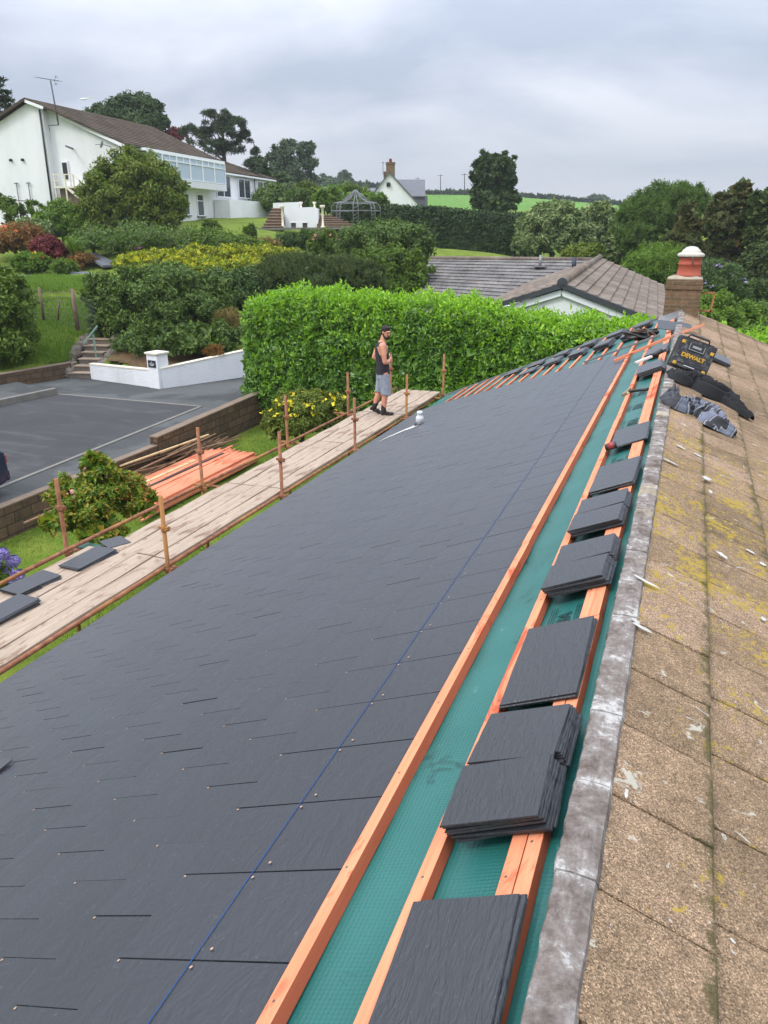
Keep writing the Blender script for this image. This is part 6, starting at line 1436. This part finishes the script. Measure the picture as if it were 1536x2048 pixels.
hedge('laurel_hedge', 'long bright green clipped laurel hedge behind the scaffold and the roof', 'hedge', (-12.9, 21.9), (9.0, 20.9), 2.1, -5.35, [-2.12, -1.86, -1.92, -2.16, -2.42, -2.55, -2.62, -2.6, -2.6], 150000, .115, L['laurel'], 4, L['laurel_new'], .75, .22, rnd=1.2, spikes=220)
hA, hB = at(672, 450, 68), at(1075, 500, 63)
hedge('conifer_hedge', 'tall dark clipped conifer hedge across the back of the hillside lawn', 'hedge', hA, hB, 2.4, -2.6, [at(672, 408, 68)[2], at(800, 419, 66)[2], at(1060, 434, 63)[2]], 60000, .22, L['conifer'], 14, None, 0, .10, rnd=.6)

hs = 1.0
def S(*a): return [gblob(*q) for q in a]
# foreground shrubs
plant('flowering_shrub', 'yellow flowered shrub between the lawn and the hedge beside the scaffold', 'shrub', S((600, 832, 62, 48, 19.8), (650, 825, 48, 44, 20.0), (560, 850, 38, 34, 19.6)), 24000, .085, L['shrub_light'], 31, extra=[(230, .115, FL['yellow'], 'yellow_flowers')], core=.15, clump=.2, part='foliage')
plant('red_tipped_shrub', 'green shrub with reddish tips growing beside the orange batten heap', 'shrub', S((185, 1010, 78, 55, 12.2), (140, 1000, 48, 46, 12.3), (245, 990, 62, 48, 12.6), (200, 948, 42, 40, 12.4), (188, 928, 16, 24, 12.4), (285, 1000, 28, 32, 12.5), (120, 1045, 45, 22, 11.9), (200, 1060, 60, 22, 11.9)), 19000, .082, L['pieris'], 32, core=.12, clump=.22, extra=[(26, .06, FL['pink'], 'coral_flowers')], part='foliage')
# hydrangea: leaves and dense flower heads
hy = plant('hydrangea', 'purple blue hydrangea at the left edge beside the scaffold tube', 'shrub', S((-10, 1160, 45, 50, 9.6), (-30, 1120, 40, 40, 9.6)), 3500, .10, L['fresh'], 33, part='foliage')
rng_ = np.random.default_rng(6)
for i, (px, py) in enumerate([(5, 1108), (26, 1122), (10, 1145), (-12, 1128), (30, 1160), (14, 1172), (36, 1150), (-5, 1168), (20, 1190)]):
    c_ = at(px, py, 9.35 + .1 * (i % 3)); e = rng_.normal(0, 1, (220, 3)); e /= np.linalg.norm(e, axis=1)[:, None]; P_ = c_ + e * .085 * np.array([1, 1, .8]); V_, F_ = leaf_geo(P_, e, .034, rng_, .9, .35); keep(mesh_np('flower_head', V_, F_, FL['purple']), hy)
plant('dark_shrub', 'wide dark green shrub above the white wall in the middle left', 'shrub', S((300, 630, 100, 75, 31.5), (240, 600, 72, 60, 31.5), (370, 640, 95, 65, 31.8), (420, 610, 60, 60, 32.5), (330, 575, 90, 40, 32.5), (215, 640, 40, 50, 31), (330, 685, 105, 30, 30), (430, 680, 60, 32, 30)), 50000, .15, L['dark'], 34, clump=.2, core=.12, part='foliage')
plant('corner_tree', 'dense dark green tree cut off by the left edge above the grass bank', 'tree', S((-30, 620, 88, 82, 28.5), (-10, 680, 80, 52, 28.2), (15, 600, 45, 55, 28.3)), 26000, .16, L['mid'], 35, clump=.2, core=.15)
plant('dry_bramble', 'brownish dry bramble at the right end of the dark shrub', 'bramble', S((462, 660, 34, 42, 30.5), (445, 690, 26, 20, 30)), 4500, .12, L['straw'], 36, aspect=.16, clump=.3, part='foliage')
plant('trailing_plant', 'small spiky plant hanging over the white wall', 'plant', S((428, 705, 20, 14, 28.4)), 900, .13, L['bronze'], 37, aspect=.15, part='foliage')
# golden carpet, several mounds are one planting
plant('golden_juniper', 'spreading golden yellow juniper carpet behind the dark shrub', 'shrub', S((330, 525, 90, 22, 42), (430, 520, 85, 26, 42.5), (530, 516, 85, 20, 43.5), (270, 530, 40, 16, 41), (470, 540, 100, 22, 40.5), (390, 535, 70, 18, 40.5)), 48000, .15, L['gold'], 38, clump=.17, flat=.55, spread=1.0, core=.08, part='foliage')
plant('heath_mound', 'low dark fine leaved mound behind the bright hedge', 'shrub', S((600, 560, 85, 44, 35), (680, 560, 70, 42, 35.5), (520, 575, 55, 36, 34.5), (740, 572, 40, 45, 35)), 36000, .16, L['heath'], 39, aspect=.16, droop=-1.5, clump=.22, core=.15, part='foliage')
plant('grey_green_shrub', 'loose grey green shrub between the dark shrub and the heath mound', 'shrub', S((480, 590, 45, 45, 34), (440, 575, 45, 30, 35)), 10000, .15, L['bluegreen'], 40, core=.12, part='foliage')
plant('spreading_shrub', 'large rounded dark shrub topped with yellow flowers, right of the golden carpet', 'shrub', S((770, 492, 88, 40, 45), (820, 505, 45, 50, 44.5), (720, 500, 50, 40, 45)), 22000, .18, L['dark'], 41, clump=.2, core=.12, extra=[(5, .22, FL['yellow'], 'yellow_flowers')], part='foliage')
plant('laurel_bush', 'mid green bush in front of the large rounded shrub beside the bungalow', 'shrub', S((790, 560, 60, 52, 40.5), (745, 540, 45, 40, 41), (830, 560, 32, 48, 40)), 17000, .17, L['mid'], 42, clump=.22, core=.12, part='foliage')
plant('round_bush', 'very large rounded olive green bush in front of the white house', 'bush', S((275, 390, 88, 70, 50), (240, 415, 75, 55, 50), (320, 400, 50, 62, 50), (270, 352, 50, 38, 50), (215, 440, 60, 38, 49.5), (300, 440, 62, 34, 49.5)), 42000, .22, L['olive'], 43, clump=.17, core=.15)
plant('border_bush', 'bright green bush left of the large rounded bush', 'bush', S((120, 440, 40, 34, 50), (95, 455, 35, 26, 49), (150, 450, 34, 30, 49.5)), 10000, .2, L['fresh'], 44, clump=.25, core=.1)
plant('climber', 'thin climbing plant against the left wall of the white house', 'climber', S((22, 430, 30, 30, 53), (5, 415, 26, 24, 53), (52, 425, 22, 20, 53), (80, 412, 12, 12, 53)), 4200, .2, L['mid'], 45, gap=.35, part='foliage')
under = [('understorey_shrub', 'shadowy low shrub band under the large rounded bush', (270, 480, 130, 22, 46.5), 9000, 'dark'), ('understorey_shrub', 'low green shrub below the stone plinth of the white house', (400, 485, 90, 18, 46.5), 9000, 'mid'),
         ('bronze_shrub', 'bronze brown shrub at the left end of the flower border', (30, 482, 60, 28, 46), 5500, 'bronze'), ('red_shrub', 'dark red leaved shrub in the border on the left', (98, 503, 34, 22, 44.5), 5200, 'red'), ('silver_shrub', 'silvery grey green plant in the left border', (60, 462, 45, 18, 47.5), 4500, 'varieg'),
         ('round_shrub', 'low bright green mound with red flowers beside the garden path', (62, 526, 34, 20, 42.5), 4500, 'fresh'), ('round_shrub', 'small rounded green shrub beside the garden path, right of the flowering mound', (130, 537, 24, 15, 42), 3000, 'mid'),
         ('topiary_ball', 'clipped ball shrub on a stem before the terrace wall', (424, 458, 18, 17, 52.5), 2600, 'mid'), ('clipped_shrub', 'leafy lower part of the clipped shrub before the terrace wall', (426, 482, 16, 16, 51.5), 2000, 'dark'), ('small_conifer', 'small upright clipped shrub before the sandstone steps', (500, 472, 12, 22, 54), 2400, 'mid'),
         ('lavender_clump', 'grey green tufted clump before the small bench, left', (575, 485, 26, 20, 50.5), 3200, 'bluegreen'), ('lavender_clump', 'grey green tufted clump before the garden wall, right', (612, 482, 22, 22, 51), 2800, 'bluegreen'),
         ('pink_shrub', 'bush with a pinkish top in front of the wide sandstone steps', (648, 488, 32, 24, 49.5), 5200, 'mid'), ('border_shrub', 'low mixed shrub behind the golden carpet, middle', (465, 492, 60, 13, 47), 6000, 'mid'), ('border_shrub', 'dark low shrub behind the golden carpet, left', (350, 500, 70, 12, 45.5), 6000, 'dark'), ('dry_grass', 'dry straw coloured grasses behind the golden carpet', (525, 492, 40, 14, 49), 2600, 'straw'),
         ('violet_plant', 'small violet flowered plant behind the golden carpet at its left end', (268, 503, 18, 8, 44), 900, 'mid'), ('bank_shrub', 'leafy shrub beyond the terrace parapet', (560, 400, 60, 22, 75), 6000, 'dark'), ('garden_tree', 'bright green shrub behind the wide sandstone steps', (655, 405, 30, 26, 74), 5000, 'fresh'), ('garden_tree', 'yellowish bush by the far cottage wall', (612, 388, 24, 22, 82), 3500, 'olive'), ('garden_tree', 'green bush below the cottage gable', (748, 402, 26, 12, 72), 2500, 'fresh'), ('garden_tree', 'bush above the hedge beside the gazebo', (700, 392, 36, 18, 78), 4500, 'mid')]
for i, (nm, lb, q, n, lm) in enumerate(under):
    ex_ = None
    if 'red flowers' in lb: ex_ = [(10, .14, FL['redf'], 'red_flowers'), (8, .13, FL['yellow'], 'yellow_flowers')]
    if 'violet' in lb: ex_ = [(30, .13, FL['magenta'], 'violet_flowers')]
    if 'pinkish' in lb: ex_ = [(26, .2, FL['pink'], 'pink_flowers')]
    if 'bronze brown' in lb: ex_ = [(26, .2, FL['orange'], 'orange_flowers')]
    plant(nm, lb, nm.split('_')[-1], S(q, (q[0] + q[2] * .45, q[1] + 2, q[2] * .55, q[3] * .85, q[4]), (q[0] - q[2] * .5, q[1] + 3, q[2] * .5, q[3] * .8, q[4] - .3)), n, .17 if q[4] < 60 else .28, L[lm], 60 + i, extra=ex_, core=.12, aspect=.2 if lm in ('straw', 'bluegreen') else .42, part='foliage')
rr = random.Random(4)
def tuft(name, label, px, py, fd, h_, n, wid, mat, seed):
    rng_ = np.random.default_rng(seed); c_ = at(px, py, fd); a_ = rng_.uniform(0, 6.28, n); rad = rng_.uniform(.1, 1, n) * wid; hh = h_ * rng_.uniform(.6, 1.05, n); b_ = c_ + np.column_stack([np.cos(a_) * rad * .2, np.sin(a_) * rad * .2, 0 * a_])
    m1 = b_ + np.column_stack([np.cos(a_) * rad * .45, np.sin(a_) * rad * .45, hh * .65]); t_ = b_ + np.column_stack([np.cos(a_) * rad, np.sin(a_) * rad, hh]); s_ = np.column_stack([-np.sin(a_), np.cos(a_), 0 * a_]) * .03
    V_ = np.stack([b_ - s_, b_ + s_, m1 + s_ * .8, t_, m1 - s_ * .8], 1).reshape(-1, 3); i = np.arange(n) * 5; F_ = np.concatenate([np.stack([i, i + 1, i + 2, i + 4], 1), np.stack([i + 4, i + 2, i + 3, i + 3], 1)])
    me_f = [tuple(dict.fromkeys(f)) for f in F_.tolist()]; mb = MB(); mb.add(V_, me_f); return tag(mb.build(name, mat, fix=False), label, 'grass')
tuft('grass_clump', 'bright green strappy grass clump in the border left of the path', 158, 522, 44.5, 1.35, 260, .85, L['fresh'], 3)
plant('bronze_shrub', 'bronze low plant around the strappy grass clump', 'shrub', S((165, 525, 34, 14, 44)), 2600, .15, L['bronze'], 88, part='foliage')

# trees
plant('broad_tree', 'dark broad tree showing above the brown roof of the white house', 'tree', S((270, 235, 62, 36, 85), (215, 240, 38, 26, 86), (300, 250, 34, 26, 85), (250, 222, 34, 22, 85)), 17000, .36, L['ivy'], 101, clump=.2, core=.12)
plant('pine_tree', 'tall ragged dark pine behind the lower wing of the white house', 'tree', S((440, 262, 36, 18, 82), (430, 240, 26, 16, 82), (470, 250, 24, 14, 82), (478, 285, 22, 12, 82), (410, 280, 32, 18, 83), (450, 300, 40, 14, 82), (384, 274, 24, 20, 84), (455, 225, 14, 10, 82), (490, 272, 12, 8, 82)), 15000, .34, L['pine'], 102, aspect=.22, clump=.36, nclump=150, gap=.35, flat=.45, tr=.32)
plant('copper_tree', 'small reddish tree peeping over the roof left of the pine', 'tree', S((350, 272, 20, 12, 86)), 1500, .3, L['red'], 103)
plant('spindly_conifer', 'narrow spindly conifer right of the ragged pine', 'tree', S((508, 318, 9, 22, 80), (505, 340, 16, 20, 80)), 2600, .3, L['fartree'], 104, aspect=.25)
plant('far_oak', 'large hazy rounded tree left of the far cottage', 'tree', S((585, 322, 42, 30, 120), (565, 345, 32, 30, 120), (612, 335, 22, 34, 120), (580, 365, 46, 26, 120), (555, 330, 20, 18, 120), (602, 305, 26, 16, 120)), 16000, .5, L['fartree'], 105, gap=.25, clump=.22, tr=.5)
plant('hedgerow_tree', 'dark trees low behind the wing of the white house', 'tree', S((548, 375, 34, 24, 90), (575, 392, 34, 16, 88), (520, 350, 20, 26, 86)), 9000, .36, L['ivy'], 106, core=.1)
# ivy column
plant('ivy_tree', 'tall blocky ivy covered tree standing in the field beyond the conifer hedge', 'tree', S((985, 340, 36, 26, 72), (968, 350, 22, 36, 72), (1008, 352, 24, 38, 72), (966, 385, 26, 34, 72), (1010, 388, 24, 34, 72), (988, 405, 46, 26, 72), (996, 330, 30, 16, 72), (980, 325, 24, 12, 72)), 30000, .24, L['ivy'], 107, clump=.16, core=.2)
plant('hill_bush', 'lone rounded bush on the skyline left of the cottage', 'tree', S((689, 358, 13, 12, 230)), 1800, .7, L['fartree'], 108)
plant('hill_wood', 'small distant copse on the skyline at the far right of the field', 'copse', S((1188, 396, 12, 7, 330), (1202, 398, 13, 6, 330)), 1800, .9, L['fartree'], 109)
plant('hill_wood', 'low wooded knoll on the skyline beyond the large hazy tree', 'copse', S((648, 368, 28, 10, 200), (668, 374, 36, 8, 190), (640, 360, 12, 7, 200)), 3200, .8, L['fartree'], 110)
# skyline hedgerow
rng_ = np.random.default_rng(77); px_ = rng_.uniform(300, 1420, 12000); yb = np.interp(px_, pxs, sky_y); P_ = np.array([at(a_, b_ + c_, 283) for a_, b_, c_ in zip(px_, yb - 1.0, rng_.uniform(-4.0, 2, 12000) * (.6 + .4 * np.sin(px_ * .07) + .25 * np.sin(px_ * .31)))])
V_, F_ = leaf_geo(P_, rng_.normal(0, 1, P_.shape), 1.3, rng_, .7, 1.); tag(mesh_np('field_hedgerow', V_, F_, L['fartree']), 'thin dark hedgerow along the far skyline of the field', 'hedge')
rng_ = np.random.default_rng(78); px_ = rng_.uniform(505, 735, 6000); P_ = np.array([at(a_, 396 + 4 * math.sin(a_ * .03) + c_, 105) for a_, c_ in zip(px_, rng_.uniform(-6, 14, 9000))])
V_, F_ = leaf_geo(P_, rng_.normal(0, 1, P_.shape), .5, rng_, .6, 1.); tag(mesh_np('garden_hedge', V_, F_, L['dark']), 'dark ragged hedge below the far cottage', 'hedge')
# right side planting
plant('variegated_bush', 'wide pale variegated bush behind the neighbour roof, larger left one', 'bush', S((1100, 465, 62, 48, 58), (1060, 480, 32, 42, 58), (1150, 480, 42, 42, 57), (1110, 425, 42, 20, 58)), 30000, .24, L['varieg'], 120, clump=.15, core=.15, droop=.8, part='foliage')
plant('variegated_bush', 'pale variegated bush next to the willow like tree, right one', 'bush', S((1205, 470, 46, 48, 59), (1195, 435, 34, 26, 59), (1230, 500, 42, 30, 57)), 20000, .24, L['varieg'], 121, clump=.15, core=.15, droop=.8, part='foliage')
plant('narrow_leaf_tree', 'feathery mid green tree left of the bronze conifers', 'tree', S((1320, 430, 72, 48, 54), (1270, 460, 46, 44, 54), (1370, 410, 52, 34, 54), (1300, 480, 60, 36, 53), (1340, 400, 50, 22, 55)), 38000, .24, L['willow'], 122, aspect=.2, clump=.2, core=.12, droop=-1.2)
for i, (q, lb) in enumerate([([(1375, 455, 24, 20), (1372, 430, 14, 20), (1368, 482, 34, 22), (1385, 500, 34, 22)], 'shorter bronze tinted conifer left of the chimney cowl'), ([(1470, 398, 22, 22), (1462, 425, 34, 24), (1455, 455, 36, 24), (1470, 480, 36, 24), (1485, 380, 16, 14)], 'tallest bronze tinted conifer behind the chimney'),
                                ([(1440, 500, 30, 24), (1445, 475, 22, 20), (1450, 525, 40, 24)], 'low bronze tinted conifer right behind the chimney pot'), ([(1432, 430, 18, 20), (1440, 405, 14, 14), (1428, 455, 28, 20)], 'bronze conifer between the two taller ones')]):
    plant('bronze_conifer', lb, 'conifer', S(*[(*b, 47 + i * .6) for b in q]), 11000, .22, L['browncon'], 130 + i, group='bronze conifers behind the chimney', aspect=.3, clump=.3, flat=.35, nclump=130, core=.12, droop=-.6)
plant('dark_oak', 'dark spreading tree at the right edge', 'tree', S((1545, 470, 50, 60, 46), (1525, 420, 28, 34, 46), (1560, 430, 50, 50, 46), (1535, 540, 50, 52, 45), (1510, 600, 50, 40, 44), (1560, 590, 60, 60, 44)), 40000, .24, L['heath'], 140, clump=.16, core=.15)
plant('garden_shrub', 'yellow green shrub behind the neighbour roof near the chimney', 'shrub', S((1320, 535, 62, 34, 46), (1280, 550, 34, 34, 45), (1350, 555, 44, 34, 45), (1335, 510, 44, 20, 47)), 21000, .17, L['fresh'], 141, droop=-1.2, aspect=.25, core=.12, extra=[(8, .13, FL['redf'], 'red_flowers')], part='foliage')
plant('garden_shrub', 'olive shrub with dark red twigs peeping over the neighbour ridge', 'shrub', S((1160, 507, 36, 14, 50), (1195, 505, 14, 16, 49)), 5000, .17, L['olive'], 142, part='foliage')
plant('buddleia', 'buddleia with pale lilac flower spikes right of the chimney pot', 'shrub', S((1435, 560, 42, 36, 40), (1470, 580, 34, 30, 40), (1420, 590, 30, 30, 39)), 13000, .17, L['bluegreen'], 143, aspect=.25, core=.1, extra=[(60, .15, FL['lilac'], 'lilac_flowers')], part='foliage')
plant('fuchsia_bush', 'bright green bush right of the chimney stack', 'bush', S((1435, 625, 45, 38, 33), (1470, 640, 45, 34, 33), (1410, 650, 34, 34, 32)), 16000, .14, L['fresh'], 144, core=.12, extra=[(12, .10, FL['redf'], 'red_flowers')], part='foliage')
plant('dark_bush', 'dark green bush at the right edge above the old tiles', 'bush', S((1520, 650, 55, 44, 36), (1490, 665, 44, 30, 34)), 13000, .17, L['dark'], 145, core=.12, part='foliage')
plant('elder_bush', 'cream flowered bush at the right edge beyond the old tiles', 'bush', S((1505, 672, 40, 12, 28), (1540, 682, 40, 12, 28)), 4500, .14, L['fresh'], 146, extra=[(20, .16, FL['white'], 'cream_flowers')], part='foliage')
# cedar branches at the left edge
cd_ = empty('cedar_tree', tuple(at(-60, 420, 66)), 'dark cedar with drooping tiers cut off by the left edge behind the white house', 'tree'); rng_ = np.random.default_rng(5); PL = []
tb0, tb1 = at(-55, 420, 66), at(-50, 120, 66)
keep(MB().tube([tb0, tb1], [.5, .12], 8).build('trunk', M['bark']), cd_)
for i, (py, ex2) in enumerate([(158, 8), (172, 4), (182, 20), (196, 14), (204, 26), (215, 36), (226, 22), (238, 34), (252, 24), (268, 8), (140, -14)]):
    a_ = at(-52, py - 4, 66); b_ = at(ex2, py + rng_.uniform(-3, 3), 64 + rng_.uniform(-2, 2)); t = rng_.uniform(0, 1, 420) ** .8; p = a_ + (b_ - a_) * t[:, None]; p += rng_.normal(0, 1, p.shape) * np.array([.28, .28, .11]) * (1.2 - t)[:, None]; PL.append(p)
PL = np.concatenate(PL); V_, F_ = leaf_geo(PL, np.tile([0, 0, 1.], (len(PL), 1)), .34, rng_, .3, .4); keep(mesh_np('crown', V_, F_, L['pine']), cd_)
# neighbouring roof at the far left behind the gable
nr_ = MB(); nr_.prism([Vector(at(-60, 232, 72)), Vector(at(10, 232, 72)), Vector(at(26, 250, 70)), Vector(at(-60, 262, 70))], (0, 0, -.2)); tag(nr_.build('neighbour_roof', M['browntile']), 'sliver of brown roof behind the left verge of the white house', 'roof')

# bare soil bed behind the white wall
bq = [tuple(_wa + (.3, .45)), tuple(_wb + (0, .4)), tuple(_wc + (.2, .45)), tuple(_wc + (-.6, 3.2)), tuple(_wb + (-1, 3.6)), tuple(_wa + (.2, 2.6))]
X_, Y__ = np.meshgrid(np.linspace(-22, -12, 90), np.linspace(20, 32, 100)); Z__ = ground(X_, Y__) + .035; Vb = np.stack([X_.ravel(), Y__.ravel(), Z__.ravel()], 1)
I, J = np.meshgrid(np.arange(89), np.arange(99)); a = (J * 90 + I).ravel(); Fb = np.stack([a, a + 1, a + 91, a + 90], 1); cm_ = Vb[Fb].mean(1)
tag(mesh_np('flower_bed', Vb, Fb[inpoly(cm_[:, 0], cm_[:, 1], bq)], mk_ground('brown_soil', [(.07, .045, .025), (.12, .075, .04), (.10, .10, .03)], 2.5, 25, .03), smooth=True), kind='structure')
# paths between the beds on the upper garden
mb = MB()
for (x0, y0, x1, y1, fd0, fd1, wd) in ((178, 508, 222, 532, 46, 43, .9), (20, 552, 190, 556, 40.5, 41, .35), (150, 545, 200, 552, 42, 41.5, .8), (-20, 538, 30, 532, 43, 43, .8)):
    a_, b_ = at(x0, y0, fd0), at(x1, y1, fd1); mb.bar(a_, b_, wd, .12)
tag(mb.build('garden_path', simple('blue_grey_gravel', (.15, .16, .18), .9, .3, 9, .02)), kind='structure')

# grass blades where the lawn is close enough to read
def grass(name, poly, n, h_, seed, dens=None, zoff=0.):
    rng_ = np.random.default_rng(seed); q = np.array(poly); lo, hi = q.min(0), q.max(0); X = rng_.uniform(lo[0], hi[0], n * 3); Y_ = rng_.uniform(lo[1], hi[1], n * 3); ok = inpoly(X, Y_, poly); X, Y_ = X[ok][:n], Y_[ok][:n]
    Z_ = ground(X, Y_) + zoff; m_ = len(X); a_ = rng_.uniform(0, 6.28, m_); hh = h_ * rng_.uniform(.5, 1.2, m_) * (1 + .5 * np.sin(X * 1.7) * np.sin(Y_ * 1.1)); b_ = np.column_stack([X, Y_, Z_ - .01]); s_ = np.column_stack([-np.sin(a_), np.cos(a_), 0 * a_]) * .006 * (h_ / .06) ** .6; t_ = b_ + np.column_stack([np.cos(a_) * hh * .6, np.sin(a_) * hh * .6, hh])
    V_ = np.stack([b_ - s_, b_ + s_, t_], 1).reshape(-1, 3); i = np.arange(m_) * 3; tag(mesh_np(name, V_, np.stack([i, i + 1, i + 2], 1), M['blade']), kind='stuff')
grass('lawn_grass', [(-12.0, 5), (-5.0, 5), (-4.7, 20), (-11.9, 21)], 130000, .055, 1)
bk = [tuple(at(x, y, f_)[:2]) for x, y, f_ in ((-40, 745, 27.5), (140, 735, 28.5), (150, 660, 31), (200, 655, 31), (180, 560, 38), (-40, 560, 38))]
grass('bank_grass', bk, 60000, .16, 2)
rng_ = np.random.default_rng(15)
# leaf litter in the beds behind the white wall
mb = MB(); 

# thin damp air: far trees and hill pale slightly
hzm = bpy.data.materials.new('thin_haze'); hzm.use_nodes = True; ht_ = hzm.node_tree; ht_.nodes.clear()
ho = ht_.nodes.new('ShaderNodeOutputMaterial'); pv = ht_.nodes.new('ShaderNodeVolumePrincipled'); pv.inputs['Color'].default_value = (.86, .90, .97, 1); pv.inputs['Density'].default_value = 0.0004; pv.inputs['Anisotropy'].default_value = 0.2
ht_.links.new(pv.outputs[0], ho.inputs['Volume'])
tag(MB().box((0, 600, 10.0), (1900, 1960, 38)).build('haze', hzm), kind='stuff')
